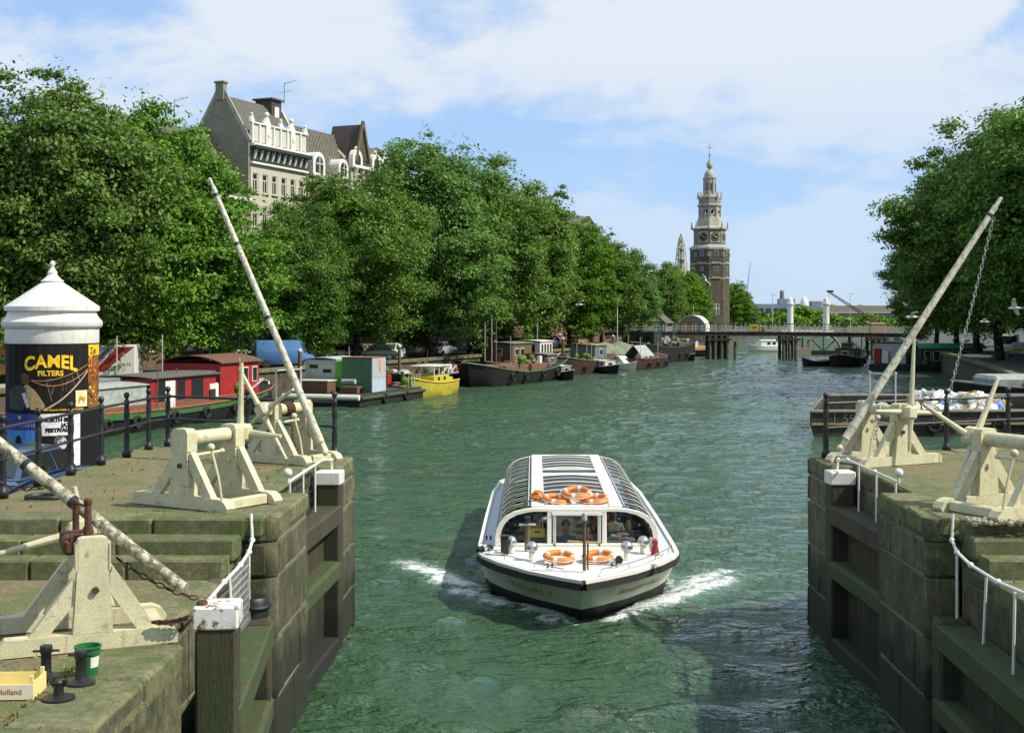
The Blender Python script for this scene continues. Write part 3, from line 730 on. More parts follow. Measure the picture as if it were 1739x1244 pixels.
# ------------------------------------------------------------------ windlasses
def rounded_post(m, x, y, w0, w1, th, z0, z1, r=.05):
    pts = [(x - w0 / 2, z0), (x + w0 / 2, z0), (x + w1 / 2, z1 * .72), (x + w1 / 2, z1 - r), (x + w1 / 2 - r * .3, z1 - r * .3), (x + w1 / 2 - r, z1), (x - w1 / 2 + r, z1), (x - w1 / 2 + r * .3, z1 - r * .3), (x - w1 / 2, z1 - r), (x - w1 / 2, z1 * .72)]
    m.prism([(a, y - th / 2, b) for a, b in pts], (0, th, 0))
def windlass(label, loc, rz, ys=1, head=1, bars=((0, 1.1), (1, .75)), span=.95, paint=CREAM, xl=-.95, xr=.9, chain=False, angle=0.1, drum=True, lever=True):
    t = thing("windlass", label, "windlass", loc, rz, "cream painted windlasses on the lock")
    Y = lambda y: ys * y
    for q, y in enumerate((0, span)):
        # foot beam with its rounded toe
        pr = [(xl, 0), (xr, 0), (xr + .03, .05), (xr - .03, .13), (xr - .12, .17), (xl + .04, .17), (xl, .13)]
        MB().prism([(a, Y(y) - .085, b) for a, b in pr], (0, .17, 0)).build("foot_beam", paint, t)
        m = MB(); rounded_post(m, 0, Y(y), .38, .30, .17, .172, 1.12); m.build("post", paint, t)
        MB().prism([(.165, Y(y) - .055, .74), (.165, Y(y) - .055, .56), (.42, Y(y) - .055, .172), (.60, Y(y) - .055, .172), (.19, Y(y) - .055, .80)], (0, .11, 0)).build("brace", paint, t)
        MB().prism([(-.165, Y(y) - .055, .66), (-.165, Y(y) - .055, .48), (-.42, Y(y) - .055, .172), (-.60, Y(y) - .055, .172), (-.19, Y(y) - .055, .72)], (0, .11, 0)).build("brace", paint, t)
        MB().tube((0.02, Y(y) - .12, .60), (0.02, Y(y) + .12, .60), .035, n=8).build("bolt", RUST if q == 0 else paint, t)
        for sx in (-1, 1):
            MB().prism([(sx * .152, Y(y) - .095, .80), (sx * .152, Y(y) - .095, 1.06), (sx * .168, Y(y) - .095, 1.06), (sx * .168, Y(y) - .095, .80)], (0, .19, 0)).build("iron_strap", paint, t)
    MB().beam((xr - .17, Y(.09), .075), (xr - .17, Y(span - .09), .075), .14, .14, ch=.015).build("tie_beam", paint, t)
    MB().tube((.16, Y(-.02), .74), (.16, Y(span * .62), .76), .022, n=8).ball((.16, Y(span * .62), .76), .04, 8, 6).build("tie_rod", paint, t, smooth=True)
    if drum:
        MB().lathe([(.10, .087), (.10, span - .087)], (0, 0, 0), 20)
        d = MB(); d.tube((0, Y(.087), .97), (0, Y(span - .087), .97), .105, n=20); d.build("drum", paint, t, smooth=True)
    if lever:
        MB().path([(xr - .05, Y(-.1), .16), (xr - .10, Y(-.12), .5), (xr - .22, Y(-.13), .86)], .018, 6).ball((xr - .23, Y(-.13), .90), .055, 10, 8).build("brake_lever", paint, t, smooth=True)
    hy = span + .22 if head == 1 else -.22
    MB().tube((0, Y(hy - .10 * head * 1.3), .97), (0, Y(hy + .1 * head), .97), .07, n=12).build("axle", paint, t)
    hb = MB(); hb.box((0, Y(hy), .97), (.27, .24, .27), ch=.05, M=Matrix.Translation((0, Y(hy), .97)) @ Matrix.Rotation(angle, 4, 'Y')); hb.build("capstan_head", paint, t)
    for k, (q, L_) in enumerate(bars):
        a = angle + q * math.pi / 2
        dv = Vector((math.sin(a), 0, math.cos(a)))
        off = Vector((0, Y(.05 if q % 2 else -.05), 0)); c = Vector((0, Y(hy), .97)) + off
        MB().path([c + dv * .13, c + dv * .3, c + dv * L_], [.055, .045, .026], 8).build("handspike", paint, t, smooth=True)
    return t
def chain(m, pts, pitch=.07, r=.010, wide=.026):
    pts = [Vector(p) for p in pts]
    run = []; 
    for a, b in zip(pts, pts[1:]):
        n = max(1, int((b - a).length / pitch))
        for i in range(n): run.append((a.lerp(b, (i + .5) / n), (b - a).normalized()))
    for k, (c, d) in enumerate(run):
        ax = d.orthogonal().normalized()
        if k % 2: ax = d.cross(ax)
        s = d.cross(ax); vs = []
        for i in range(8):
            th = 2 * math.pi * i / 8
            p = c + d * (math.cos(th) * pitch * .72) + s * (math.sin(th) * wide)
            o = (d * math.cos(th) + s * math.sin(th))
            for j in range(3):
                u = 2 * math.pi * j / 3
                vs.append(p + o * r * math.cos(u) + ax * r * math.sin(u))
        m.add(vs, [(i * 3 + j, ((i + 1) % 8) * 3 + j, ((i + 1) % 8) * 3 + (j + 1) % 3, i * 3 + (j + 1) % 3) for i in range(8) for j in range(3)])
    return m
def sag(a, b, dip, n=10):
    a, b = Vector(a), Vector(b)
    return [a.lerp(b, i / n) - Vector((0, 0, dip * 4 * (i / n) * (1 - i / n))) for i in range(n + 1)]

wA = windlass("cream windlass with rusty yoke and chains standing by the two black bollards", (-4.42, 13.0, ZL), R(24), bars=((0.55, .5), (2.4, 1.2), (3.5, .95)), span=1.05, xl=-.86, xr=.84, lever=False, angle=-1.0)
wB = windlass("cream windlass at the top of the stone steps beside the advertising column", (-4.97, 18.44, ZU), R(-31.6), bars=((0, 1.05), (1, .72), (2, .5)), angle=0.03)
wC = windlass("cream windlass with chain round its drum, canal end of the pavement by the column", (-4.85, 24.05, ZU), R(-31.6), head=-1, bars=((0, .95), (2, 1.05), (1.05, .8), (3.0, .6)), span=.85, angle=-.62)
wD = windlass("cream windlass with thin metal yoke at the canal end before the rubbish barge", (6.72, 23.7, ZU), R(208), ys=-1, head=-1, bars=((0, 1.35), (2, .72), (1, .75), (3, .85)), span=.9, angle=-.06)
wE = windlass("cream windlass above the shaded lock wall and gritty step edge", (6.92, 17.62, ZU), R(208), ys=-1, head=1, bars=((0, .95), (1, 1.05), (2, .95), (3, .7)), span=1.0, angle=-.5)
# rusty yoke on the first windlass
def w2l(t, p): return t.matrix_basis @ Vector(p) if False else Matrix.Translation(t.location) @ Matrix.Rotation(t.rotation_euler.z, 4, 'Z') @ Vector(p)
yk = MB()
yk.path([(-.03, .14, 1.0), (-.03, .14, 1.43)], .035, 8); yk.path([(-.10, .72, 1.0), (-.10, .72, 1.40)], .035, 8)
yk.path([(-.03, .14, 1.40), (-.10, .72, 1.37)], .016, 8); yk.tube((-.03, .14, 1.12), (-.03, .14, 1.2), .05, n=10); yk.ball((-.03, .14, 1.45), .045, 8, 6)
yk.build("yoke", RUST, wA, smooth=True)
bp = MB()
bp.box((-.03, .22, 1.05), (.34, .05, .12), ch=.01).box((-.1, .62, 1.04), (.34, .05, .12), ch=.01).box((-.15, .45, .99), (.22, .5, .16), ch=.03)
bp.build("bearing_plate", RUST, wA)
MB().path([(-.55, .1, .05), (-.5, .28, .10), (-.45, .45, .10)], .05, 8).build("sheave_block", CREAM_OLD, wA, smooth=True)
# thin yokes on the far pair
def thin_yoke(t, ys, x, y0, y1, z0, z1):
    m = MB(); m.path([(x, ys * y0, z0), (x, ys * y0, z1)], .018, 6).path([(x, ys * y1, z0), (x, ys * y1, z1)], .018, 6).path([(x, ys * y0, z1 - .02), (x, ys * y1, z1 - .02)], .014, 6)
    m.ball((x, ys * y0, z1), .03, 6, 4).ball((x, ys * y1, z1), .03, 6, 4)
    m.build("yoke", PALE, t, smooth=True)
thin_yoke(wC, 1, .0, .12, .80, 1.08, 1.72); thin_yoke(wD, -1, .0, .12, .80, 1.08, 1.66)
cd = MB()
for k in range(5): cd.ring((0, .34 + k * .04, .97), (0, 1, .15), .125, .02, 16, 6)
chain(cd, [(.12, .40, .95), (.16, .40, .5), (.30, .40, .06)])
cd.build("chain", RUST, wC, kind="stuff")
cd = MB()
for k in range(3): cd.ring((0, -.40 - k * .04, .97), (0, 1, .15), .125, .02, 16, 6)
chain(cd, [(.12, -.42, .95), (.22, -.42, .45)])
cd.build("chain", PALE, wD, kind="stuff")

# ------------------------------------------------------------------ booms
def boom(label, a, b, r0, r1, mt, bands, toe=True):
    t = thing("boom_pole", label, "boom", a, group="long wooden gate booms")
    a, b = Vector(a), Vector(b); d = (b - a).normalized(); L_ = (b - a).length
    if toe: MB().path([(0, 0, 0), d * .22], .03, 8).ball((0, 0, 0), .06, 8, 6).build("toe_iron", CREAM, t, smooth=True)
    m = MB(); n = 14; pts = [d * (.2 + (L_ - .2) * i / n) for i in range(n + 1)]
    m.path(pts, [r0 + (r1 - r0) * i / n for i in range(n + 1)], 14); m.build("pole", mt, t, smooth=True)
    for q in bands: 
        r = r0 + (r1 - r0) * q + .006
        MB().tube(d * (L_ * q - .03), d * (L_ * q + .03), r, n=14).build("iron_band", IRON, t, smooth=True)
    MB().tube(d * (L_ - .04), d * (L_ + .16), r1 * .75, n=10).ball(d * (L_ + .17), r1 * .8, 10, 6).build("tip", mt, t, smooth=True)
    return t
boom("raised pale boom leaning back over the windlass with chain, beside the advertising column", P(552, 768, 23.75), P(362, 318, 24.6), .076, .046, CREAM_OLD, (.50, .78, .97))
boom("raised pale boom leaning out in front of the dark trees by the rubbish barge", P(1426, 760, 23.6), P(1691, 350, 24.4), .078, .052, CREAM_OLD, (.96,))
a0 = P(338, 1020, 13.35); a1 = Vector((-7.4, 14.4, 5.73))
boom("lowered weathered boom lying across the windlass by the black bollards", a0, a1, .066, .062, CREAM_FLAKED, (.50, .36), toe=False)
h = MB(); h.box(tuple(a0 + Vector((.03, 0, -.14))), (.10, .12, .30), ch=.02).ring(a0 + Vector((-.22, -.05, -.24)), (0, 1, .2), .06, .018, 14, 6)
tag(h.build("gate_hook", RUST, smooth=True), "rusty iron hook bracket on the white capped gate post", "hook")
c = MB(); chain(c, sag(P(196, 945, 13.6), P(336, 1016, 13.3), .06)); chain(c, sag(P(262, 1056, 13.1), P(320, 1048, 13.2), .02), .06, .012)
tag(c.build("chain", RUST), "rusty slack chain from the lowered boom to the white capped gate post", "chain")
c = MB(); chain(c, sag(P(-20, 812, 14.2), P(104, 816, 13.95), .10))
tag(c.build("chain", RUST), "rusty chain hanging from the middle of the lowered boom", "chain")
c = MB(); chain(c, sag(P(1688, 368, 24.4), P(1609, 682, 26.1), .04, 14), .075, .011, .028)
tag(c.build("chain", PALE), "long pale chain hanging from the tip of the raised boom before dark trees", "chain")

# ------------------------------------------------------------------ small things on the pavement
def bollard(label, loc, s, rz):
    t = thing("bollard", label, "bollard", loc, rz, "black iron mooring bollards")
    t.scale = (s, s, s)
    MB().lathe([(.20, 0), (.20, .03), (.15, .05), (.085, .07), (.075, .10), (.075, .36), (.088, .38), (.092, .46), (.085, .48), (.02, .485)], n=20).build("body", IRON, t, smooth=True)
    MB().tube((-.19, 0, .40), (.19, 0, .40), .018, n=8).build("cross_bar", IRON, t, smooth=True)
    return t
bollard("black iron bollard standing behind the fruit crate", (-4.49, 11.95, ZL), .62, R(10))
bollard("black iron bollard standing in front of the green bucket", (-4.10, 11.75, ZL), .64, R(-8))
t = thing("mooring_cleat", "small black iron mooring cleat at the end of the fruit crate", "cleat", (-4.13, 11.28, ZL))
MB().lathe([(.14, 0), (.14, .02), (.05, .04), (.04, .12), (.05, .15), (.03, .17)], n=14).build("base", IRON, t, smooth=True)
MB().path([(-.07, 0, .17), (-.05, 0, .13), (.05, 0, .13), (.07, 0, .17)], .022, 8).build("horn", IRON, t, smooth=True)
t = thing("bucket", "green plastic bucket with a white patch behind the black bollard", "bucket", (-4.13, 12.02, ZL))
b = MB(); b.lathe([(.085, 0), (.115, .26), (.125, .265), (.125, .28), (.110, .28), (.082, .015), (.01, .015)], n=24); b.build("shell", mat("green_plastic", (0.014, 0.13, 0.035), 0.45), t, smooth=True)
lb = MB(); 
for i in range(6):
    a, a2 = -1.0 + i * .16, -1.0 + (i + 1) * .16
    f = lambda q, z: ((.0855 + .03 * z / .26 + .0015) * math.cos(q), (.0855 + .03 * z / .26 + .0015) * math.sin(q), z)
    lb.quad(f(a, .09), f(a2, .09), f(a2, .19), f(a, .19))
lb.build("paper_patch", WHITE, t)
t = thing("fruit_crate", "pale yellow cardboard fruit crate with red fruit print on its side", "crate", (-4.83, 11.42, ZL), R(3))
cy = mat("yellow_card", (0.72, 0.58, 0.22), 0.8, 0.06, 8); cw = mat("cream_card", (0.74, 0.68, 0.48), 0.8, 0.06, 8)
MB().box((0, -.17, .065), (.95, .012, .13)).build("front_panel", cw, t)
MB().box((0, .17, .075), (.95, .012, .15)).build("back_panel", cy, t)
for x in (-.47, .47): MB().box((x, 0, .075), (.012, .328, .15)).build("end_panel", cy, t)
MB().box((0, 0, .008), (.925, .328, .012)).build("bottom_panel", cy, t)
for x in (-.45, .45):
    for y in (-.145, .145): MB().box((x, y, .10), (.03, .03, .20)).build("corner_post", cy, t)
v, f = text_mesh("Holland", .068, bold=.0006)
MB().add([(x + .27, -.1775, z + .045) for x, z, _ in v], f).build("lettering", mat("red_print", (0.35, 0.03, 0.02), 0.8), t)
for i, (x, r) in enumerate(((-.12, .028), (-.04, .033), (.0, .026), (-.2, .03), (-.27, .026))):
    MB().prism([(x + r * math.cos(k * .628), -.1765, .06 + r * .9 * math.sin(k * .628)) for k in range(10)], (0, -.001 - i * .0002, 0)).build("fruit_print", mat("red_fruit_ink", (0.5, 0.04, 0.02), 0.8) if i % 2 == 0 else mat("green_ink", (0.06, 0.22, 0.03), 0.8), t)
# iron mooring ring lying in the pavement
t = tag(MB().ring((0, 0, 0), (0, 0, 1), .2, .03, 20, 8).build("mooring_ring", IRON, smooth=True), "black iron ring lying flat on the pavement beyond the lowered boom", "mooring ring")
t.location = G(78, 842, ZU + .03); t.scale = (1.4, 1, 1)
# ------------------------------------------------------------------ the tour boat
B0 = Vector((MID + .03, 24.4, 0))
tb = thing("tour_boat", "white glass roofed canal tour boat coming through the lock opening", "tour boat", B0)
HULLW = mat("hull_white", (0.62, 0.63, 0.50), 0.45, 0.12, 3, 0.05, 30, col2=(0.42, 0.44, 0.28), c2lo=0.5, c2hi=0.8, c2scale=1.5)
DECKW = mat("deck_white", (0.70, 0.68, 0.60), 0.5, 0.05, 6, 0.1, 50)
ST = [  # deck y, deck half width, deck z, waterline y, waterline half width
    (0.0, .03, .96, 1.10, .02), (.35, .44, .96, 1.45, .36), (1.0, 1.06, .955, 2.1, .90), (1.9, 1.66, .95, 3.0, 1.48), (2.6, 2.00, .95, 3.7, 1.80),
    (3.05, 2.12, .95, 4.3, 1.95), (4.2, 2.14, .95, 5.2, 2.0), (8.0, 2.14, .95, 8.3, 2.02), (12.5, 2.10, .95, 12.5, 1.98), (14.8, 1.96, .95, 14.6, 1.8), (15.7, 1.72, .95, 15.3, 1.55)]
def hull_pt(i, v, out=0.0):              # i = fractional station, v = 0 waterline .. 1 deck; port side x > 0
    k = min(int(i), len(ST) - 2); f = i - k
    a, b = ST[k], ST[k + 1]
    yd, hd, zd, yw, hw = [a[j] + (b[j] - a[j]) * f for j in range(5)]
    p = Vector((hw + (hd - hw) * v, yw + (yd - yw) * v, zd * v))
    if out:
        d = Vector((b[1] - a[1], b[0] - a[0], 0)).normalized(); p += Vector((d.y, -d.x, 0)) * out
    return p
hm = MB(); rows = (-0.35, 0.0, .30, .65, 1.0)
for sx in (1, -1):
    vs = []
    for k in range(len(ST)):
        for v in rows:
            p = hull_pt(min(k, len(ST) - 1.0001), v) if v >= 0 else hull_pt(min(k, len(ST) - 1.0001), 0) * .97 + Vector((0, .03 * ST[k][3], -.35))
            vs.append((p.x * sx, p.y, p.z))
    m = len(rows)
    hm.add(vs, [(k * m + j, (k + 1) * m + j, (k + 1) * m + j + 1, k * m + j + 1) for k in range(len(ST) - 1) for j in range(m - 1)])
tr = ST[-1]; hm.quad((-tr[1], tr[0], tr[2]), (tr[1], tr[0], tr[2]), (tr[4], tr[3], -.3), (-tr[4], tr[3], -.3))
import bmesh
hull_o = hm.build("hull", HULLW, tb)
hull_o.data.materials.append(DARKHULL)        # black boot topping above the waterline
hull_o.data.polygons.foreach_set("material_index", [1 if sum(hull_o.data.vertices[i].co.z for i in p.vertices) / len(p.vertices) < .2 else 0 for p in hull_o.data.polygons])
bm = bmesh.new(); bm.from_mesh(hull_o.data); bmesh.ops.remove_doubles(bm, verts=bm.verts, dist=.062); bmesh.ops.recalc_face_normals(bm, faces=bm.faces); bm.to_mesh(hull_o.data); bm.free()
hull_o.data.polygons.foreach_set("use_smooth", [True] * len(hull_o.data.polygons)); hull_o.data.set_sharp_from_angle(angle=R(30))
# black rubbing strip and white toe rail
for nm, mt, z0, z1, o0 in (("rubbing_strip", RUBBER, -.15, -.02, .035), ("toe_rail", DECKW, -.02, .045, .015)):
    m = MB()
    for sx in (1, -1):
        prev = None
        for k in range(len(ST)):
            a = hull_pt(min(k, len(ST) - 1.001), 1.0, o0); a.x = max(a.x, 0.012)
            inn = hull_pt(min(k, len(ST) - 1.001), 1.0, -.07); inn.x = max(inn.x, 0.0)
            ring_ = [Vector((a.x * sx, a.y, ST[k][2] + z0)), Vector((a.x * sx, a.y, ST[k][2] + z1)), Vector((inn.x * sx, inn.y + .02, ST[k][2] + z1)), Vector((inn.x * sx, inn.y + .02, ST[k][2] + z0))]
            if prev: m.add(prev + ring_, [(0, 1, 5, 4), (1, 2, 6, 5), (2, 3, 7, 6), (3, 0, 4, 7)])
            prev = ring_
    m.build(nm, mt, tb)
# decks
m = MB()
f_pts = [(hull_pt(k, 1.0).x - .05, hull_pt(k, 1.0).y) for k in (1, 2, 3, 4, 5)] + [(2.06, 4.0)]
out = [(0, .12)] + f_pts
dz = lambda y: .965 - .005 * min(y, 4)
m.add([(x, y, dz(y)) for x, y in out] + [(-x, y, dz(y)) for x, y in out[1:]] + [(0, 4.0, dz(4))],
      [(0, i, i + 1, 13) if False else (13, i, i + 1) for i in range(0, 6)] + [(13, 7 + i, 7 + i - 1) for i in range(1, 6)] + [(13, 7, 0)])
m.build("fore_deck", DECKW, tb)
for sx in (1, -1):
    MB().add([(sx * 1.77, 4.0, .945), (sx * 2.08, 4.0, .945), (sx * 2.08, 12.5, .945), (sx * 1.92, 14.7, .945), (sx * 1.77, 14.7, .945)], [(0, 1, 2, 3, 4)]).build("side_deck", mat("deck_grey", (.50, .54, .56), .7, .1, 20), tb)
    for k in range(12):
        MB().box((sx * 1.80, 4.6 + k * .82, .975), (.05, .5, .06), ch=.01).build("deck_tread", DECKW, tb)
MB().add([(-1.92, 14.7, .945), (1.92, 14.7, .945), (1.68, 15.65, .945), (-1.68, 15.65, .945)], [(0, 1, 2, 3)]).build("stern_deck", DECKW, tb)
# cabin section, half profile from the deck up to the roof crown
PR = [(1.78, .95), (1.78, 1.16), (1.755, 1.32), (1.69, 1.47), (1.57, 1.60), (1.38, 1.70), (1.15, 1.755), (1.0, 1.775)]
def rib(y, w, d0=0.0, mt=None):
    mm = MB(); pts = PR + [(-x, z) for x, z in PR[::-1]]
    def inset(x, z, q): 
        return (x * (1 - q / 1.8), z - q * .55 * max(0, (z - .95) / .83))
    for (xa, za), (xb, zb) in zip(pts, pts[1:]):
        a, b = (xa, za), (xb, zb); c, e = inset(xb, zb, d0), inset(xa, za, d0)
        mm.add([(a[0], y, a[1]), (b[0], y, b[1]), (c[0], y, c[1]), (e[0], y, e[1]), (a[0], y + w, a[1]), (b[0], y + w, b[1]), (c[0], y + w, c[1]), (e[0], y + w, e[1])],
               [(0, 1, 2, 3), (4, 5, 6, 7), (0, 1, 5, 4), (2, 3, 7, 6)])
    return mm
rib(3.90, .16, .11).build("front_frame", DECKW, tb)
rib(14.35, .12, .11).build("rear_frame", DECKW, tb)
BAY = [4.06 + i * (14.35 - 4.06) / 12 for i in range(13)]
for i, (a, b) in enumerate(zip(BAY, BAY[1:])):
    for sx in (1, -1):
        m = MB(); vs = []
        for x, z in PR: vs += [(sx * (x - .02), a + .025, z - .012), (sx * (x - .02), b - .025, z - .012)]
        m.add(vs, [(2 * k, 2 * k + 1, 2 * k + 3, 2 * k + 2) for k in range(len(PR) - 1)]).build("side_window", GLASS_T, tb, smooth='all', fix=False)
        if i:
            m = MB(); m.path([(sx * x, a, z) for x, z in PR], .014, 5); m.build("window_bar", PALE, tb)
for sx in (1, -1):
    MB().box((sx * .855, 9.2, 1.80), (.30, 10.3, .07), ch=.02).build("roof_beam", DECKW, tb)
    MB().tube((sx * 1.06, 4.2, 1.80), (sx * 1.06, 14.3, 1.80), .018, n=6).build("roof_rail", PALE, tb)
    MB().box((sx * 1.775, 9.2, .99), (.05, 10.3, .09), ch=.01).build("window_sill", DECKW, tb)
MB().box((0, 4.53, 1.79), (1.41, .95, .06), ch=.02).build("roof_front", DECKW, tb)
MB().box((0, 9.65, 1.80), (1.41, .5, .07), ch=.02).build("roof_crossbar", DECKW, tb)
MB().box((0, 14.25, 1.80), (1.41, .22, .07), ch=.02).build("roof_crossbar", DECKW, tb)
MB().box((0, 10.86, 1.80), (1.41, .10, .07), ch=.02).build("roof_crossbar", DECKW, tb)
for y0, y1, n in ((5.02, 9.38, 6), (10.93, 14.12, 5)):
    for i in range(n):
        a, b = y0 + (y1 - y0) * i / n, y0 + (y1 - y0) * (i + 1) / n
        vs = []
        for q in range(7):
            x = -.70 + 1.40 * q / 6; z = 1.80 + .05 * (1 - (x / .7) ** 2); vs += [(x, a + .05, z), (x, b - .05, z)]
        MB().add(vs, [(2 * q, 2 * q + 1, 2 * q + 3, 2 * q + 2) for q in range(6)]).build("roof_pane", mat("smoked_roof_pane", (.022, .022, .019), .4, .3, 3, spec=.12), tb, smooth='all', fix=False)
        m = MB(); m.path([(-.7 + 1.4 * q / 6, a, 1.81 + .05 * (1 - (-1 + q / 3) ** 2)) for q in range(7)], .022, 5); m.build("roof_bar", PALE if i % 2 else DECKW, tb)
# front windows: mullions, header over the door, panes
for x in (-.60, .60): MB().box((x, 3.97, 1.34), (.10, .14, .80), ch=.015).build("window_post", DECKW, tb)
for x in (-.49, .49): MB().box((x, 3.93, 1.30), (.07, .08, .69), ch=.01).build("door_post", PALE, tb)
MB().box((0, 3.93, 1.665), (1.1, .10, .07), ch=.01).build("door_header", DECKW, tb)
MB().box((0, 3.95, .98), (3.4, .12, .07), ch=.015).build("window_sill", DECKW, tb)
MB().box((0, 3.945, 1.735), (1.3, .10, .075), ch=.01).build("window_header", DECKW, tb)
for sx in (1, -1):
    pts = [(.65, 1.02), (1.665, 1.02), (1.665, 1.16), (1.64, 1.30), (1.58, 1.43), (1.46, 1.55), (1.28, 1.635), (1.05, 1.68), (.65, 1.695)]
    MB().add([(sx * x, 3.985, z) for x, z in pts], [tuple(range(len(pts)))]).build("front_window", GLASS, tb, fix=False)
MB().quad((-.45, 3.985, 1.02), (.45, 3.985, 1.02), (.45, 3.985, 1.63), (-.45, 3.985, 1.63)).build("door_window", GLASS, tb, fix=False)
# inside: floor, benches, helm
MB().box((0, 9.2, .06), (3.4, 10.2, .06)).build("cabin_floor", mat("cabin_floor", (.14, .13, .11), .8), tb)
SEAT = mat("dark_seat", (.06, .075, .14), .6)
for sx in (1, -1):
    for k in range(7):
        y = 5.9 + k * 1.2
        MB().box((sx * 1.05, y, .42), (1.0, .45, .1), ch=.02).box((sx * 1.05, y + .24, .68), (1.0, .07, .5), ch=.02).build("bench", SEAT, tb)
    for q in (1.74,):
        MB().box((sx * q, 9.2, .5), (.04, 10.2, .86)).build("cabin_lining", mat("varnished_panel", (.10, .06, .03), .5), tb)
MB().box((-.85, 4.5, .72), (.9, .35, .6), ch=.03).box((-.85, 4.45, 1.04), (.9, .4, .04), ch=.01).build("helm_console", mat("console_wood", (.07, .045, .025), .5), tb)
MB().ring((-.85, 4.75, 1.08), (0, .8, .5), .18, .02, 20, 6).build("steering_wheel", WOOD_B, tb)
# gear on the fore deck
def on_boat(name, label, cat, p, group=None): return thing(name, label, cat, B0 + Vector(p), 0, group)
def buoy(label, p, ax, sc=1.0):
    t = on_boat("lifebuoy", label, "lifebuoy", p, "orange lifebuoys on the tour boat")
    MB().ring((0, 0, 0), ax, .275 * sc, .064 * sc, 32, 10).build("ring", ORANGE_B, t, smooth=True)
    axv = Vector(ax).normalized(); a = axv.orthogonal().normalized(); b = axv.cross(a)
    for k in range(4):
        th = .5 + k * math.pi / 2; pts = [(a * math.cos(th + q) + b * math.sin(th + q)) * .275 * sc for q in (-.13, 0, .13)]
        MB().path(pts, .068 * sc, 10).build("white_band", DECKW, t, smooth=True)
    m = MB(); m.path([(a * math.cos(q * .2618) + b * math.sin(q * .2618)) * (.355 + .02 * math.cos(q * 1.571)) * sc for q in range(25)], .008, 5); m.build("grab_line", WHITE, t)
    return t
buoy("orange lifebuoy on the fore deck beside the flagstaff, under the door", (-.42, 2.05, 1.075), (.05, -.12, 1))
buoy("orange lifebuoy on the fore deck beside the flagstaff, towards the red fire extinguisher", (.38, 2.1, 1.075), (-.05, -.1, 1))
buoy("orange lifebuoy on the cabin roof front, flat and next to the rope coil", (-.42, 4.5, 1.90), (.1, -.12, 1))
buoy("orange lifebuoy on the cabin roof front, flat, farther from the rope coil", (.42, 4.5, 1.90), (-.08, -.1, 1))
buoy("orange lifebuoy lying on top of the two other lifebuoys on the roof", (.02, 4.52, 2.04), (.02, -.22, 1))
t = on_boat("rope_coil", "orange rope coiled in a heap on the cabin roof", "rope", (-.86, 4.75, 1.86))
m = MB()
for k in range(7): m.ring((rng.uniform(-.03, .03), rng.uniform(-.03, .03), .02 + k * .025), (rng.uniform(-.25, .25), rng.uniform(-.25, .25), 1), .17 - k * .012, .02, 18, 6)
m.build("rope", ORANGE_B, t, smooth=True)
def vent(label, p):
    t = on_boat("deck_vent", label, "vent", p, "silver mushroom vents on the tour boat")
    MB().lathe([(.065, 0), (.065, .16)], n=14).build("pipe", DECKW, t, smooth=True)
    MB().lathe([(.085, .15), (.125, .18), (.13, .24), (.11, .30), (.06, .345), (.004, .36)], n=18).build("cowl", STEEL, t, smooth=True)
vent("silver mushroom vent on the deck between bollard post and lifebuoys", (-.98, 2.3, .99)); vent("silver mushroom vent on the deck beside the black lamp", (.98, 2.35, .99))
vent("silver mushroom vent behind the black box on the deck", (-1.42, 3.1, .97)); vent("silver mushroom vent beside the red fire extinguisher", (1.38, 3.1, .97))
t = on_boat("vent_box", "black upright box on the deck by the tilted fender", "box", (-1.55, 2.85, .97)); MB().box((0, 0, .19), (.17, .15, .36), ch=.02).build("casing", IRON, t); MB().box((0, 0, .39), (.2, .18, .03), ch=.01).build("lid", IRON, t)
t = on_boat("fire_extinguisher", "red fire extinguisher cone on the deck beside a silver vent", "fire extinguisher", (1.62, 2.9, .97)); MB().lathe([(.10, 0), (.09, .03), (.05, .20), (.06, .28), (.02, .33)], n=14).build("body", RED, t, smooth=True); MB().box((-.09, .02, .2), (.06, .06, .3), ch=.01).build("bracket", PALE, t)
t = on_boat("bollard_post", "brass coloured post with crosspiece standing before the helm window", "post", (-1.08, 3.35, .97)); MB().tube((0, 0, 0), (0, 0, .52), .06, n=12).build("post", WOOD_B, t, smooth=True); MB().box((0, 0, .55), (.36, .06, .04), ch=.01).build("crosspiece", PALE, t); MB().box((0, 0, .66), (.12, .1, .14), ch=.02).build("lamp", IRON, t)
t = on_boat("deck_lamp", "black round lamp low on the deck beside a lifebuoy", "lamp", (.78, 1.75, 1.0)); MB().tube((0, .07, .07), (0, -.07, .07), .075, n=16).build("casing", IRON, t, smooth=True); MB().box((-.13, 0, .03), (.16, .1, .06), ch=.01).build("bracket", PALE, t)
t = on_boat("fender", "dark tilted fender on the deck corner of the tour boat", "fender", (-2.0, 3.0, 1.0)); MB().tube((-.1, 0, .05), (.14, .05, .08), .07, n=12).ball((-.1, 0, .05), .07, 10, 6).ball((.14, .05, .08), .07, 10, 6).build("body", IRON, t, smooth=True); MB().tube((.0, 0, .07), (.06, .02, .08), .075, n=12).build("band", DECKW, t, smooth=True)
t = on_boat("flagstaff", "wooden flagstaff with crossbar standing near the tip of the bow", "flagstaff", (.05, 1.0, 1.0)); MB().tube((0, 0, 0), (0, 0, 1.0), .035, .03, n=10).build("pole", WOOD_B, t, smooth=True); MB().tube((.07, .05, 0), (.07, .05, .82), .018, n=8).build("stay", WOOD_B, t, smooth=True)
MB().tube((-.33, 0, .57), (.33, 0, .54), .022, n=8).build("crossbar", mat("bamboo", (.38, .26, .12), .6), t, smooth=True); MB().lathe([(.05, .98), (.055, 1.0), (.05, 1.12), (.02, 1.14)], n=12).build("lamp", PALE, t, smooth=True)
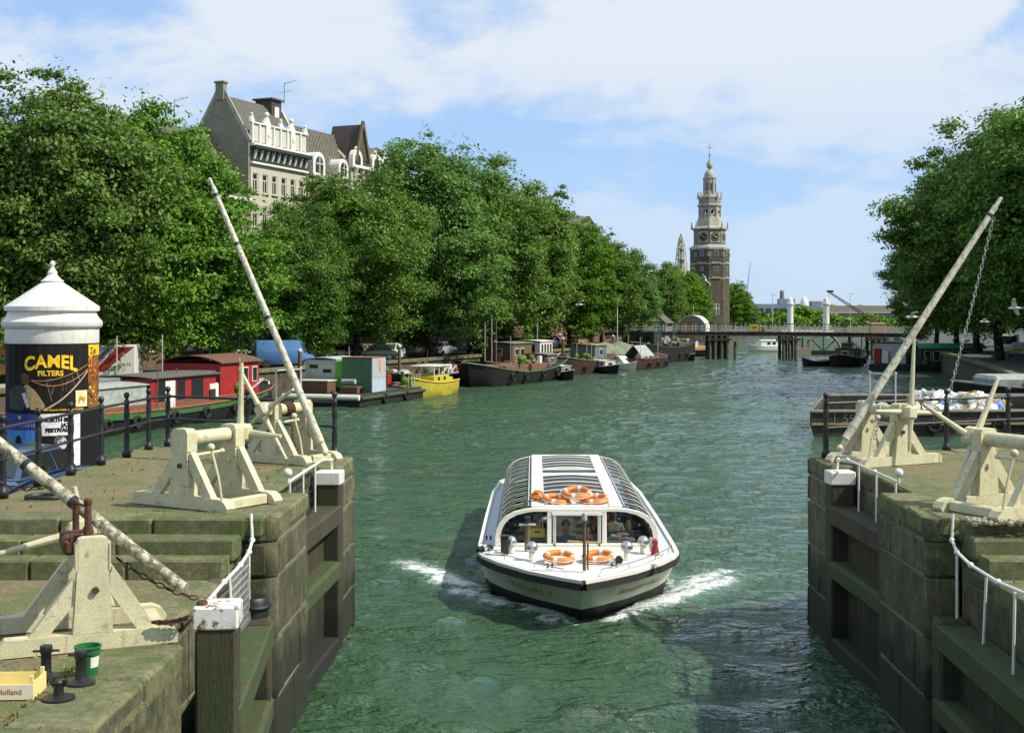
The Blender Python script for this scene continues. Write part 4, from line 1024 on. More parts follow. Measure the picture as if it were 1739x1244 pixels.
for x, y, lb in ((-.62, 1.35, "near the bow on the side of the black box"), (.66, 1.42, "near the bow on the side of the red extinguisher"), (-1.95, 4.6, "on the white side deck beside the front window")):
    t = on_boat("mooring_cleat", "small black boat cleat " + lb, "cleat", (x, y, .98), "small cleats of the tour boat")
    MB().tube((-.045, 0, 0), (-.045, 0, .09), .022, n=8).tube((.045, 0, 0), (.045, 0, .09), .022, n=8).build("horn", IRON, t)
for sx in (1, -1):
    pts = [(sx * (hull_pt(k, 1).x - .13), hull_pt(k, 1).y + .07, 1.03) for k in (1.1, 2, 3, 4, 4.9)]
    top = [(x, y, z + .10) for x, y, z in pts]
    m = MB(); m.path([(sx * .30, .62, .95)] + top + [(top[-1][0], top[-1][1] + .02, 1.0)], .014, 6)
    for p, q in zip(pts[1:], top[1:]): m.tube(p, q, .010, n=5)
    m.build("grab_rail", STEEL, tb, smooth=True)
# the name on both bows
INK = mat("faded_dark_lettering", (.29, .30, .19), .7)
for s_txt, sgn in (("Amsterdam", 1), ("TOURS 2", -1)):
    v, f = text_mesh(s_txt, .18, shear=.25 if sgn > 0 else .1)
    w = v[:, 0].max() - v[:, 0].min(); x0 = v[:, 0].min(); pts = []
    for x, z, _ in v:
        u = (x - x0) / w
        i = 1.5 + 1.75 * u if sgn > 0 else 2.75 - 1.45 * u
        p = hull_pt(i, .48 + z * 1.1, .014); pts.append((p.x * sgn, p.y, p.z))
    MB().add(pts, f).build("lettering", INK, tb, fix=False)
# yellow crate behind the window
t = on_boat("plastic_crate", "bright yellow plastic crate behind the front window", "crate", (-.87, 4.32, 1.06))
MB().box((0, 0, .13), (.36, .2, .20), ch=.012).build("body", YELLOWP, t); MB().box((0, -.104, .16), (.12, .01, .04)).build("handle_slot", IRON, t)
for k in range(5): MB().lathe([(.028, .2), (.028, .28), (.012, .32), (.012, .36)], (-.13 + k * .065, 0, 0), 8).build("bottle", mat("bottle_glass", (.35, .28, .10), .2), t, smooth=True)
t = on_boat("paper_stack", "pile of pink and white papers behind the window beside the door", "papers", (.95, 4.25, .68))
MB().box((0, 0, .35), (.7, .4, .06), ch=.01).build("table", PALE, t)
for k in range(4): MB().box((rng.uniform(-.15, .1), 0, .40 + k * .03), (.24, .2, .025), rng.uniform(-.2, .2)).build("sheet_pile", mat("pink_paper", (.55, .25, .25), .8) if k % 2 else WHITE, t)

# ------------------------------------------------------------------ people on board
SKIN = mat("skin", (.42, .24, .16), .55); HAIR_D = mat("dark_hair", (.02, .014, .01), .6); HAIR_B = mat("fair_hair", (.30, .20, .09), .6)
TROUS = mat("dark_trousers", (.02, .022, .03), .8)
def body_mesh(arms):
    J = [("pel", (0, 0, .10), .14, .11), ("waist", (0, .01, .28), .13, .10), ("chest", (0, .0, .46), .16, .11), ("neck0", (0, .0, .57), .085, .07), ("neck", (0, -.005, .63), .055, .055), ("chin", (0, -.025, .68), .065, .075), ("head", (0, -.01, .80), .08, .10), ("crown", (0, .0, .88), .055, .065)]
    E = [(0, 1), (1, 2), (2, 3), (3, 4), (4, 5), (5, 6), (6, 7)]
    for sx in (-1, 1):
        o = len(J)
        J += [("hip", (sx * .09, -.05, .08), .095, .085), ("thigh", (sx * .11, -.25, .09), .08, .075), ("knee", (sx * .11, -.44, .09), .06, .06), ("ankle", (sx * .11, -.42, -.32), .04, .04), ("toe", (sx * .12, -.56, -.37), .035, .03)]
        E += [(0, o), (o, o + 1), (o + 1, o + 2), (o + 2, o + 3), (o + 3, o + 4)]
        o = len(J); el, wr, ha = arms
        J += [("sh", (sx * .185, .0, .52), .065, .06), ("el", (sx * el[0], el[1], el[2]), .045, .045), ("wr", (sx * wr[0], wr[1], wr[2]), .03, .03), ("ha", (sx * ha[0], ha[1], ha[2]), .04, .022)]
        E += [(2, o), (o, o + 1), (o + 1, o + 2), (o + 2, o + 3)]
    me = bpy.data.meshes.new("person"); me.from_pydata([j[1] for j in J], E, [])
    o = bpy.data.objects.new("person", me); C.objects.link(o)
    sk = o.modifiers.new("Skin", 'SKIN'); sk.use_smooth_shade = True
    for i, j in enumerate(J):
        d = me.skin_vertices[0].data[i]; d.radius = (j[2], j[3]); d.use_root = i == 0
    o.modifiers.new("Subdiv", 'SUBSURF').levels = 1
    dg = bpy.context.evaluated_depsgraph_get()
    out = bpy.data.meshes.new_from_object(o.evaluated_get(dg))
    bpy.data.objects.remove(o)
    # push a nose, brow and eye sockets out of the face
    for v in out.vertices:
        x, y, z = v.co
        if z > .68 and y < -.05:
            if abs(x) < .022 and .755 < z < .80: v.co.y -= .022
            elif .80 < z < .83 and .02 < abs(x) < .05: v.co.y += .008
    return out
BODY = [body_mesh(((.25, -.05, .30), (.16, -.28, .24), (.10, -.36, .25))), body_mesh(((.24, .0, .28), (.22, -.22, .14), (.18, -.32, .13)))]
def person(label, p, rz, shirt, hair, which=0, sc=1.0):
    t = thing("person", label, "person", B0 + Vector(p), rz, "people aboard the tour boat"); t.scale = (sc,) * 3
    me = BODY[which].copy()
    for m in (SKIN, shirt, TROUS): me.materials.append(m)
    idx = []
    for pl in me.polygons:
        c = pl.center; k = 1
        if c.z > .615 or (c.y < -.25 and abs(c.x) < .26 and .10 < c.z < .30 and not (c.z < .19 and abs(c.x) < .19)): k = 0
        elif c.z < .14: k = 2
        idx.append(k)
    me.polygons.foreach_set("material_index", idx)
    link("body", me, t)
    hm_ = MB(); vs = []
    for k in range(5):
        for i in range(12):
            a = 2 * math.pi * i / 12; e = k / 4 * 1.45
            r = math.cos(e); fr = 1.0 if math.sin(a) > -.45 else (.6 if k < 2 else 1)
            vs.append((.105 * r * math.cos(a), .012 + .122 * r * math.sin(a) * fr, (.775 if math.sin(a) > -.45 else .83) + (.165 if math.sin(a) > -.45 else .11) * math.sin(e)))
    hm_.add(vs, [(k * 12 + i, k * 12 + (i + 1) % 12, (k + 1) * 12 + (i + 1) % 12, (k + 1) * 12 + i) for k in range(4) for i in range(12)] + [tuple(range(48, 60))])
    hm_.build("hair", hair, t, smooth='all')
    for sx in (-1, 1): MB().ball((sx * .034, -.098, .815), .011, 6, 4).build("eye", HAIR_D, t)
    return t
def cloth(n, c): return mat(n, c, .85, .1, 10)
person("person in blue jacket seated behind the door window", (-.22, 4.75, .48), R(15), cloth("blue_jacket", (.05, .10, .24)), HAIR_D, 0)
person("person with dark hair, dark coat and cream collar behind the front window", (1.2, 4.9, .52), R(-12), cloth("dark_coat", (.02, .018, .016)), HAIR_D, 1)
person("person in dark green jersey at the steering wheel", (-1.0, 5.1, .48), 0, cloth("green_jersey", (.03, .06, .03)), HAIR_D, 1)
for k, (x, y, c, hr, lb) in enumerate(((1.0, 7.1, (.5, .48, .42), HAIR_B, "person with fair hair in pale shirt on the second bench"), (.75, 8.3, (.3, .05, .04), HAIR_D, "person in red shirt seated on a middle bench"),
        (-1.0, 7.1, (.45, .42, .15), HAIR_B, "person in mustard shirt behind the helm"), (-.8, 8.3, (.55, .55, .55), HAIR_D, "person in white shirt on a middle bench"), (1.1, 9.5, (.08, .12, .3), HAIR_D, "person in navy top seated far inside the boat"), (-1.1, 9.5, (.4, .25, .2), HAIR_B, "person in salmon top seated far inside the boat"))):
    person(lb, (x, y, .40), R(rng.uniform(-20, 20)), cloth("shirt_%d" % k, c), hr, k % 2)

# ------------------------------------------------------------------ advertising column
AC = Vector((-10.57, 28.5, 2.2)); AR = .96
ac = thing("advertising_column", "round advertising column with white domed cap and posters behind the blue car", "advertising column", AC)
F0 = math.atan2(-AC.y, -AC.x)            # angle that faces the canal bridge
def cyl(u, z, o=0.0):                    # u metres round the drum (rightwards), z metres above its base
    a = F0 + u / AR; return Vector(((AR + o) * math.cos(a), (AR + o) * math.sin(a), z))
MB().lathe([(AR + .06, 0), (AR + .06, .25), (AR, .30), (AR, 3.2)], n=64).build("drum", mat("poster_black", (.012, .011, .010), .75, spec=.15), ac, smooth=True)
MB().lathe([(AR + .012, 3.19), (AR + .02, 3.22), (AR + .02, 3.50), (AR + .07, 3.54), (AR + .09, 3.58), (AR + .09, 3.66), (AR + .04, 3.71), (AR - .02, 3.80), (AR - .04, 3.88), (AR + .03, 3.90), (AR + .03, 3.99)], n=64).build("cornice", WHITE, ac, smooth=True)
MB().lathe([(AR + .03, 3.99), (.24, 4.51), (.22, 4.53), (.25, 4.55), (.20, 4.58), (.12, 4.66), (.09, 4.72), (.11, 4.73)], n=64).build("cap", WHITE, ac, smooth=True)
MB().lathe([(.11, 4.73), (.04, 4.84), (.03, 4.87), (.055, 4.90), (.06, 4.94), (.045, 4.98), (.005, 5.0)], n=20).build("finial", WHITE, ac, smooth=True)
def decal(name, poly, mt, o, parent=ac, sub=10):
    """flat print on the drum: outline in (u, z), cut into narrow strips so that it follows the curve"""
    xs = sorted(set([p[0] for p in poly] + [min(p[0] for p in poly) + (max(p[0] for p in poly) - min(p[0] for p in poly)) * k / sub for k in range(sub + 1)]))
    n = len(poly); m = MB()
    def span(x):
        zs = []
        for i in range(n):
            (x0, z0), (x1, z1) = poly[i], poly[(i + 1) % n]
            if abs(x1 - x0) < 1e-9: continue
            if min(x0, x1) - 1e-9 <= x <= max(x0, x1) + 1e-9: zs.append(z0 + (z1 - z0) * (x - x0) / (x1 - x0))
        return (min(zs), max(zs)) if zs else None
    for a, b in zip(xs, xs[1:]):
        if b - a < 1e-6: continue
        e = (b - a) * .001; A, Bq = span(a + e), span(b - e)
        if A and Bq: m.quad(cyl(a, A[0], o), cyl(b, Bq[0], o), cyl(b, Bq[1], o), cyl(a, A[1], o))
    return m.build(name, mt, parent, fix=False)
def rect(a, b, c, d): return [(a, c), (b, c), (b, d), (a, d)]
pr = lambda n, c: mat("print_" + n, c, .7, .22, 5, .5, 9, spec=.2)
K = 2200 / 28.5                           # picture units per metre at the column
def U(px): return AR * math.asin(max(-1, min(1, (px - 89) / (AR * K))))
def Zc(py): return 6 - (py - 535) / K - 2.2
Yl, Bk, Wh = pr("yellow", (.85, .52, .02)), pr("black", (.010, .009, .009)), pr("white", (.75, .74, .70))
decal("poster", rect(U(16), U(144), Zc(693), Zc(584)), pr("ad_black", (.014, .012, .010)), .004)
# lettering: an arched word above a straight one
def letters(s, size, uc, zc, o, mt, arch=0.0, bold=0.0, sx=1.0, spacing=1.0):
    v, f = text_mesh(s, size, bold=bold, spacing=spacing)
    w = (v[:, 0].max() - v[:, 0].min()) / 2
    pts = [cyl(uc + x * sx, zc + z * (1 + (.25 * (x / w) ** 2 if arch else 0)) - arch * (x / w) ** 2, o) for x, z, _ in v]
    return MB().add(pts, f).build("lettering", mt, ac, fix=False)
letters("CAMEL", .36, U(86), Zc(620), .010, Yl, arch=.10, bold=.012, sx=.95, spacing=1.05)
letters("FILTERS", .155, U(86), Zc(634.5), .010, Yl, bold=.005, sx=1.0)
letters("Een nieuwe smaak, volop karakter", .062, U(108), Zc(692), .010, Yl, bold=.001)
# rope bridge, rucksack walker and pack of the poster
def strip(pts, w, mt, o=.010):
    m = MB()
    for (a, b), (c, d) in zip(pts, pts[1:]):
        m.quad(cyl(a, b - w, o), cyl(c, d - w, o), cyl(c, d + w, o), cyl(a, b + w, o))
    m.build("poster_print", mt, ac, fix=False)
rope, bark_c = pr("rope", (.42, .20, .10)), pr("log", (.48, .36, .22))
curve = lambda x0, y0, x1, y1, dip, n=10: [(U(x0 + (x1 - x0) * i / n), Zc(y0 + (y1 - y0) * i / n + dip * 4 * i / n * (1 - i / n))) for i in range(n + 1)]
strip(curve(56, 642, 144, 617, 9), .008, rope); strip(curve(58, 643, 144, 625, 16), .010, rope); strip(curve(76, 690, 144, 628, 9), .020, bark_c)
for a, b, c, d in ((80, 645, 88, 676), (92, 650, 88, 665), (104, 641, 106, 660), (112, 638, 110, 660), (120, 635, 123, 652), (127, 630, 131, 642)): strip([(U(a), Zc(b)), (U(c), Zc(d))], .010, bark_c)
ol = lambda *q: [(U(a), Zc(b)) for a, b in q]
decal("poster_print", ol((44, 652), (50, 648), (62, 658), (70, 670), (78, 684), (72, 692), (56, 690), (48, 676)), pr("tan_shirt", (.40, .28, .12)), .008)
decal("poster_print", ol((22, 662), (28, 652), (40, 649), (48, 655), (50, 678), (44, 692), (24, 690)), pr("pack_dark", (.05, .05, .045)), .009)
decal("poster_print", ol((42, 664), (47, 662), (54, 684), (50, 688)), pr("pale_strap", (.55, .56, .52)), .012)
decal("poster_print", ol((40, 632), (46, 629), (52, 634), (54, 646), (48, 650), (42, 646)), pr("hair_brown", (.10, .06, .03)), .010)
decal("poster_print", rect(U(125), U(143), Zc(687), Zc(660)), pr("pack_cream", (.78, .68, .36)), .008)
decal("poster_print", ol((129, 678), (130, 672), (133, 669), (136, 672), (139, 671), (141, 673), (139, 675), (138, 681), (136, 681), (135, 676), (132, 676), (131, 682), (129, 682)), pr("ochre", (.50, .26, .05)), .012, sub=14)
# narrow poster on the sunny side
decal("poster", rect(U(145), U(163), Zc(690), Zc(584)), pr("orange_brown", (.20, .09, .02)), .005)
decal("poster_print", rect(U(145.5), U(163), Zc(602), Zc(584.5)), Yl, .008)
letters("Zet", .20, U(153), Zc(600), .012, Bk, bold=.003, sx=.9)
r5 = random.Random(3)
for k in range(70):
    px, py, s = 146 + 16 * r5.random(), 604 + 82 * r5.random(), r5.uniform(.015, .05)
    u, z = U(px), Zc(py); decal("poster_print", [(u - s, z), (u, z - s), (u + s, z), (u, z + s)], pr(("red", "gold", "amber", "dark")[k % 4], ((.45, .03, .02), (.6, .38, .04), (.55, .2, .03), (.06, .03, .02))[k % 4]), .008 + .0001 * k, sub=2)
# two smaller posters below
decal("poster", rect(U(18), U(69.4), Zc(800), Zc(697)), pr("night_blue", (.035, .05, .22)), .004)
decal("poster_print", rect(U(18), U(69), Zc(750), Zc(724)), pr("sky_blue", (.06, .22, .52)), .006)
decal("poster_print", ol((18, 752), (18, 744), (30, 741), (44, 745), (56, 742), (69, 740), (69, 752)), pr("meadow", (.12, .30, .03)), .008)
decal("poster_print", ol((32, 746), (33, 736), (37, 732), (41, 737), (42, 746)), Bk, .010)
st_pts = [(U(38.5) + (.055 if k % 2 == 0 else .022) * math.sin(k * math.pi / 5), Zc(703) + (.055 if k % 2 == 0 else .022) * math.cos(k * math.pi / 5)) for k in range(10)]
for k in range(0, 10, 2): decal("poster_print", [st_pts[k - 1], st_pts[k], st_pts[k + 1], (U(38.5), Zc(703))], Yl, .009, sub=3)
letters("mini", .21, U(50), Zc(719), .010, pr("pale_blue", (.35, .38, .62)))
decal("poster", rect(U(70), U(132), Zc(800), Zc(697)), Wh, .005)
for k, sx_ in enumerate(("NORTH SEA", "JAZZ", "FESTIVAL")):
    py = (710, 719, 727)[k]
    letters(sx_, .115, U((97, 112, 96)[k]), Zc(py), .010, Bk, bold=.008)
decal("poster_print", rect(U(72), U(120), Zc(796), Zc(733)), Bk, .008)
skin_p = pr("grey_face", (.55, .55, .52))
decal("poster_print", [(U(104) + .10 * math.cos(q * .524), Zc(746) + .145 * math.sin(q * .524)) for q in range(12)], skin_p, .011)
decal("poster_print", [(U(99) + .10 * math.cos(.6 + q * .4), Zc(743) + .145 * math.sin(.6 + q * .4)) for q in range(8)], pr("grey_hair", (.09, .09, .09)), .014)
for a, b, w in ((101, 743, .022), (108, 743, .022), (105, 756, .045)): decal("poster_print", rect(U(a) - w, U(a) + w, Zc(b) - .011, Zc(b) + .011), Bk, .016, sub=2)

# ------------------------------------------------------------------ cars
TYRE = mat("tyre", (.015, .015, .015), .9); CHROME = mat("chrome", (.65, .65, .65), .15, metal=1.0); LAMP = mat("lamp_glass", (.7, .68, .6), .15); TAIL = mat("tail_lamp", (.4, .02, .01), .2)
def car(label, loc, rz, col, st, roof, L=4.0, zr=1.42, wheel=.31, group="cars parked on the quay", glass=PANE, rack=False, wts=.86, nm="parked_car", cat="car"):
    t = thing(nm, label, cat, loc, rz, group)
    m = MB(); vs = []
    for x, w, zb, zt in st:
        vs += [(x, -w * .9, zb), (x, -w, zb + .12), (x, -w, zb + (zt - zb) * .6), (x, -w * .96, zt - .04), (x, -w * .86, zt), (x, w * .86, zt), (x, w * .96, zt - .04), (x, w, zb + (zt - zb) * .6), (x, w, zb + .12), (x, w * .9, zb)]
    n = len(st)
    m.add(vs, [(k * 10 + j, k * 10 + (j + 1) % 10, (k + 1) * 10 + (j + 1) % 10, (k + 1) * 10 + j) for k in range(n - 1) for j in range(10)] + [tuple(range(10)), tuple(range((n - 1) * 10, n * 10))])
    m.build("body", col, t, smooth=True)
    xr0, xr1, xt0, xt1, wb, zb = roof; wt = wb * wts     # rear, front at the belt; rear, front at the roof
    g = [(xr0, -wb, zb), (xr1, -wb, zb), (xr1, wb, zb), (xr0, wb, zb), (xt0, -wt, zr - .06), (xt1, -wt, zr - .06), (xt1, wt, zr - .06), (xt0, wt, zr - .06)]
    g = [Vector(p) for p in g]
    c_ = MB(); c_.add(g, [(0, 1, 5, 4), (1, 2, 6, 5), (2, 3, 7, 6), (3, 0, 4, 7)])
    top = [(xt0 + .12, -wt * .8, zr), (xt1 - .12, -wt * .8, zr), (xt1 - .12, wt * .8, zr), (xt0 + .12, wt * .8, zr)]
    c_.add(g[4:] + [Vector(p) for p in top], [(0, 1, 5, 4), (1, 2, 6, 5), (2, 3, 7, 6), (3, 0, 4, 7), (4, 5, 6, 7)])
    c_.build("cabin", col, t, smooth=True)
    def pane(a, b, c, d, u0, u1, v0, v1, nm="window"):
        q = lambda u, v: a.lerp(b, u).lerp(d.lerp(c, u), v)
        pts = [q(u0, v0), q(u1, v0), q(u1, v1), q(u0, v1)]; nn = (b - a).cross(d - a).normalized() * .012
        MB().add([p + nn for p in pts], [(0, 1, 2, 3)]).build(nm, glass, t)
    for a, b in ((0, .31), (.35, .64), (.68, .98)) if L > 3.7 else ((.04, .47), (.52, .95)):
        pane(g[0], g[1], g[5], g[4], a, b, .12, .92); pane(g[2], g[3], g[7], g[6], 1 - b, 1 - a, .12, .92)
    pane(g[1], g[2], g[6], g[5], .06, .94, .08, .92, "windscreen"); pane(g[3], g[0], g[4], g[7], .08, .92, .1, .9, "rear_window")
    for x in (st[0][0] + .75, st[-1][0] - .75):
        for sy in (-1, 1):
            w = max(s[1] for s in st) - .06
            wo = MB().tube((x, sy * (w - .09), wheel), (x, sy * (w + .075), wheel), wheel, n=18).build("wheel", TYRE, t)
            MB().tube((x, sy * (w + .05), wheel), (x, sy * (w + .085), wheel), wheel * .58, n=14).build("rim", CHROME, wo)
    xf, xb = st[-1][0], st[0][0]; w = st[-1][1]
    for sy in (-1, 1):
        MB().tube((xf - .05, sy * w * .7, st[-1][3] - .14), (xf + .03, sy * w * .7, st[-1][3] - .14), .085, n=12).build("headlight", LAMP, t)
        MB().box((xb - .01, sy * st[0][1] * .75, st[0][3] - .18), (.05, .16, .12), ch=.01).build("tail_light", TAIL, t)
    MB().box((xf + .05, 0, st[-1][2] + .16), (.10, w * 1.9, .11), ch=.02).build("front_bumper", CHROME, t)
    MB().box((xb - .05, 0, st[0][2] + .16), (.10, st[0][1] * 1.9, .11), ch=.02).build("rear_bumper", CHROME, t)
    if rack:
        m = MB()
        for y in (-.45, .45): m.tube((xt0 + .1, y, zr + .1), (xt1 - .1, y, zr + .1), .018, n=6)
        for k in range(6): m.tube((xt0 + .15 + k * .28, -.5, zr + .12), (xt0 + .15 + k * .28, .5, zr + .12), .015, n=6)
        for y in (-.45, .45):
            for x in (xt0 + .3, xt1 - .3): m.tube((x, y, zr - .02), (x, y, zr + .1), .015, n=6)
        m.build("roof_rack", PALE, t)
    return t
SED = [(-2.0, .70, .34, .80), (-1.75, .80, .25, .90), (-.9, .83, .20, .94), (.6, .83, .20, .92), (1.5, .80, .24, .86), (1.95, .72, .32, .76)]
EST = [(-2.0, .74, .30, .90), (-1.85, .80, .24, .93), (-.9, .82, .20, .94), (.6, .82, .20, .92), (1.5, .80, .24, .86), (1.95, .72, .32, .74)]
BTL = [(-2.0, .40, .40, .52), (-1.8, .62, .26, .74), (-1.2, .76, .2, .92), (-.5, .78, .2, .90), (.6, .78, .2, .90), (1.3, .72, .22, .84), (1.8, .58, .3, .66), (1.98, .4, .36, .52)]
VAN = [(-2.2, .86, .32, 2.02), (-2.1, .92, .26, 2.1), (1.1, .92, .26, 2.1), (1.5, .9, .28, 1.1), (2.1, .86, .3, 1.0), (2.3, .8, .34, .85)]
def paint(n, c): return mat("car_paint_" + n, c, .22, .03, 2, coat=.6)
car("old blue saloon car parked in front of the advertising column", (-9.78, 24.7, 2.12), R(84), paint("blue", (.045, .085, .15)), SED, (-1.5, .75, -1.05, .25, .78, .92), group="cars parked near the lock")
def onq(px, py, z=QZ): return tuple(G(px, py, z))
car("blue box van parked under the trees beside the tarpaulin barge", onq(480, 624), R(24), paint("sky_blue", (.09, .22, .46)), VAN, (1.0, 1.75, 1.0, 1.35, .88, 1.05), zr=2.05, group=None, nm="parked_van", cat="van")
car("yellow estate car with roof rack parked behind the grey cabin of the pontoon", (-18.6, 113.5, QZ), R(200), paint("yellow", (.66, .50, .02)), EST, (-1.85, .9, -1.6, .35, .78, .92), rack=True)
car("dark car with yellow stripe and pale roof bars between the yellow cars", (-16.9, 114.5, QZ), R(200), paint("grey_green", (.10, .12, .06)), EST, (-1.85, .9, -1.6, .35, .78, .92), rack=True)
car("small yellow car half hidden behind a tree trunk", (-15.4, 117.5, QZ), R(210), paint("yellow2", (.56, .42, .03)), SED, (-1.5, .75, -1.05, .25, .78, .92))
car("dark green car parked with its nose to the white beetle shaped car", (-14.0, 114.5, QZ), R(190), paint("green", (.02, .05, .03)), SED, (-1.5, .75, -1.05, .25, .78, .92))
car("white rounded small car parked under the trees above the scrap pontoon", (-12.7, 116.5, QZ), R(250), paint("white", (.72, .72, .68)), BTL, (-1.35, .75, -.75, .15, .72, .88), zr=1.50, L=3.6, wts=.78)
car("white delivery van under the dark trees on the far bank", (48.2, 131, QZ), R(250), paint("cream", (.66, .62, .5)), VAN, (1.0, 1.75, 1.0, 1.35, .88, 1.05), zr=2.05, group=None, nm="parked_van", cat="van")
car("small yellow car in deep shade near the white van on the far bank", (46.6, 124, QZ), R(245), paint("mustard", (.46, .36, .05)), SED, (-1.5, .75, -1.05, .25, .78, .92), group=None)
# white box trailer with a red diagonal band
t = thing("box_trailer", "white box trailer with a broad red diagonal band, beyond the red houseboat", "trailer", (-25.3, 78.6, QZ), R(10))
MB().box((0, 1.0, 1.28), (2.5, 4.0, 1.86), ch=.04).build("body", WHITE, t)
MB().prism([(-1.2, -1.006, .62), (-.55, -1.006, .62), (1.2, -1.006, 2.1), (.2, -1.006, 2.1)], (0, -.006, 0)).build("red_band", RED, t)
MB().prism([(-1.22, -1.005, 1.15), (-1.22, -1.005, .9), (0, -1.005, 2.1), (-.3, -1.005, 2.1)], (0, -.005, 0)).build("grey_band", GREY, t)
v, f = text_mesh("FOLTS", .28, bold=.006); MB().add([(x + .62, -1.012, z + .95) for x, z, _ in v], f).build("lettering", INK, t, fix=False)
for x in (-1.0, 1.0):
    for y in (-.3, 2.3): MB().tube((x - .1, y, .32), (x + .1, y, .32), .32, n=16).build("wheel", TYRE, t)
t = thing("orange_van", "orange van with white lettering showing behind the advertising column", "van", (-31.6, 74, QZ), R(14))
MB().box((0, 0, 1.45), (4.6, 1.9, 2.3), ch=.1).build("body", mat("car_paint_orange", (.72, .30, .02), .35), t)
MB().box((2.31, 0, 1.9), (.03, 1.6, .8), ch=.01).build("windscreen", PANE, t)
v, f = text_mesh("EXPO", .7, bold=.02); MB().add([(x + 1.0, -.957, z + 1.3) for x, z, _ in v], f).build("lettering", WHITE, t, fix=False)
for x in (-1.4, 1.4):
    for y in (-.85, .85): MB().tube((x, y - .1, .33), (x, y + .1, .33), .33, n=16).build("wheel", TYRE, t)

# ------------------------------------------------------------------ boats
def hull(t, L, Bm, Hh, col, rail=None, bow=.55, stern=.75, sb=.5, ss=.2, flare=.9, n=16, blunt=2.2, deck=None, draft=.3, nm="hull", keel=None):
    m = MB(); rows = []; R_ = []
    for k in range(n + 1):
        u = k / n; x = -L / 2 + L * u
        b = 1.0
        if u > 1 - bow: b = max(0.0, 1 - ((u - (1 - bow)) / bow) ** blunt) ** (1 / 1.4)
        if u < .35: b = min(b, stern + (1 - stern) * math.sin(u / .35 * math.pi / 2))
        b = max(b, .015) * Bm / 2
        z = Hh + sb * max(0, (u - .5) / .5) ** 2.2 + ss * max(0, (.5 - u) / .5) ** 2.2
        xs = lambda q: x - (1 - q) * .10 * L * max(0, u - .8) / .2 * flare * .6
        rows.append([(xs(0), b * .55, -draft), (xs(.2), b * (flare - .05), 0), (xs(.6), b * (flare + (1 - flare) * .6), z * .5), (xs(1), b, z)])
        R_.append((xs(1), b, z))
    vs = []
    for r in rows: vs += r + [(x, -y, z) for x, y, z in r[::-1]]
    m.add(vs, [(k * 8 + j, k * 8 + j + 1, (k + 1) * 8 + j + 1, (k + 1) * 8 + j) for k in range(n) for j in range(7)] + [tuple(range(8))])
    m.build(nm, col, t, smooth=True)
    d = MB(); dv = []
    for x, b, z in R_: dv += [(x, max(0, b - .05), z - .12), (x, -max(0, b - .05), z - .12)]
    d.add(dv, [(2 * k, 2 * k + 1, 2 * k + 3, 2 * k + 2) for k in range(n)]); d.build("deck", deck or GREY, t)
    if rail:
        for sy in (1, -1): MB().path([(x, sy * b, z) for x, b, z in R_], .07 if L > 7 else .04, 6).build("gunwale", rail, t, smooth=True)
    return R_
def boat(name, label, p, ang, cat="boat", group=None): return thing(name, label, cat, (p[0], p[1], 0), R(ang), group)
def house_box(t, c, d, mt, roofm, wins=(), rz=0, over=.12, nm="cabin", camber=.12, glass=PANE, framem=WHITE):
    """deck house: walls, cambered roof, and framed windows on the sides given as (side, position, z, width, height)"""
    b = MB().box((c[0], c[1], c[2] + d[2] / 2), d, 0, .03).build(nm, mt, t)
    rv = []; n = 6
    for k in range(n + 1):
        q = -1 + 2 * k / n; y = c[1] + q * (d[1] / 2 + over); z = c[2] + d[2] + camber * (1 - q * q)
        rv += [(c[0] - d[0] / 2 - over, y, z + .06), (c[0] + d[0] / 2 + over, y, z + .06), (c[0] - d[0] / 2 - over, y, z), (c[0] + d[0] / 2 + over, y, z)]
    r = MB(); r.add(rv, [(4 * k, 4 * k + 1, 4 * k + 5, 4 * k + 4) for k in range(n)] + [(4 * k + 2, 4 * k + 3, 4 * k + 7, 4 * k + 6) for k in range(n)] + [(4 * k, 4 * k + 2, 4 * k + 6, 4 * k + 4) for k in range(n)] + [(4 * k + 1, 4 * k + 3, 4 * k + 7, 4 * k + 5) for k in range(n)] + [(0, 1, 3, 2), (4 * n, 4 * n + 1, 4 * n + 3, 4 * n + 2)])
    r.build("roof", roofm, t)
    for side, q, z, w, h in wins:
        if side in "LR":
            y = c[1] + (d[1] / 2 + .012) * (1 if side == "L" else -1)
            fo = MB().box((c[0] + q, y, c[2] + z), (w + .12, .04, h + .12), ch=.01).build("window", framem, t)
            MB().box((c[0] + q, y + (.02 if side == "L" else -.02), c[2] + z), (w, .02, h)).build("pane", glass, fo)
        else:
            x = c[0] + (d[0] / 2 + .012) * (1 if side == "F" else -1)
            fo = MB().box((x, c[1] + q, c[2] + z), (.04, w + .12, h + .12), ch=.01).build("window", framem, t)
            MB().box((x + (.02 if side == "F" else -.02), c[1] + q, c[2] + z), (.02, w, h)).build("pane", glass, fo)
    return b
def cdir(a): return Vector((math.cos(R(a)), math.sin(R(a)), 0))
A1 = 73.5
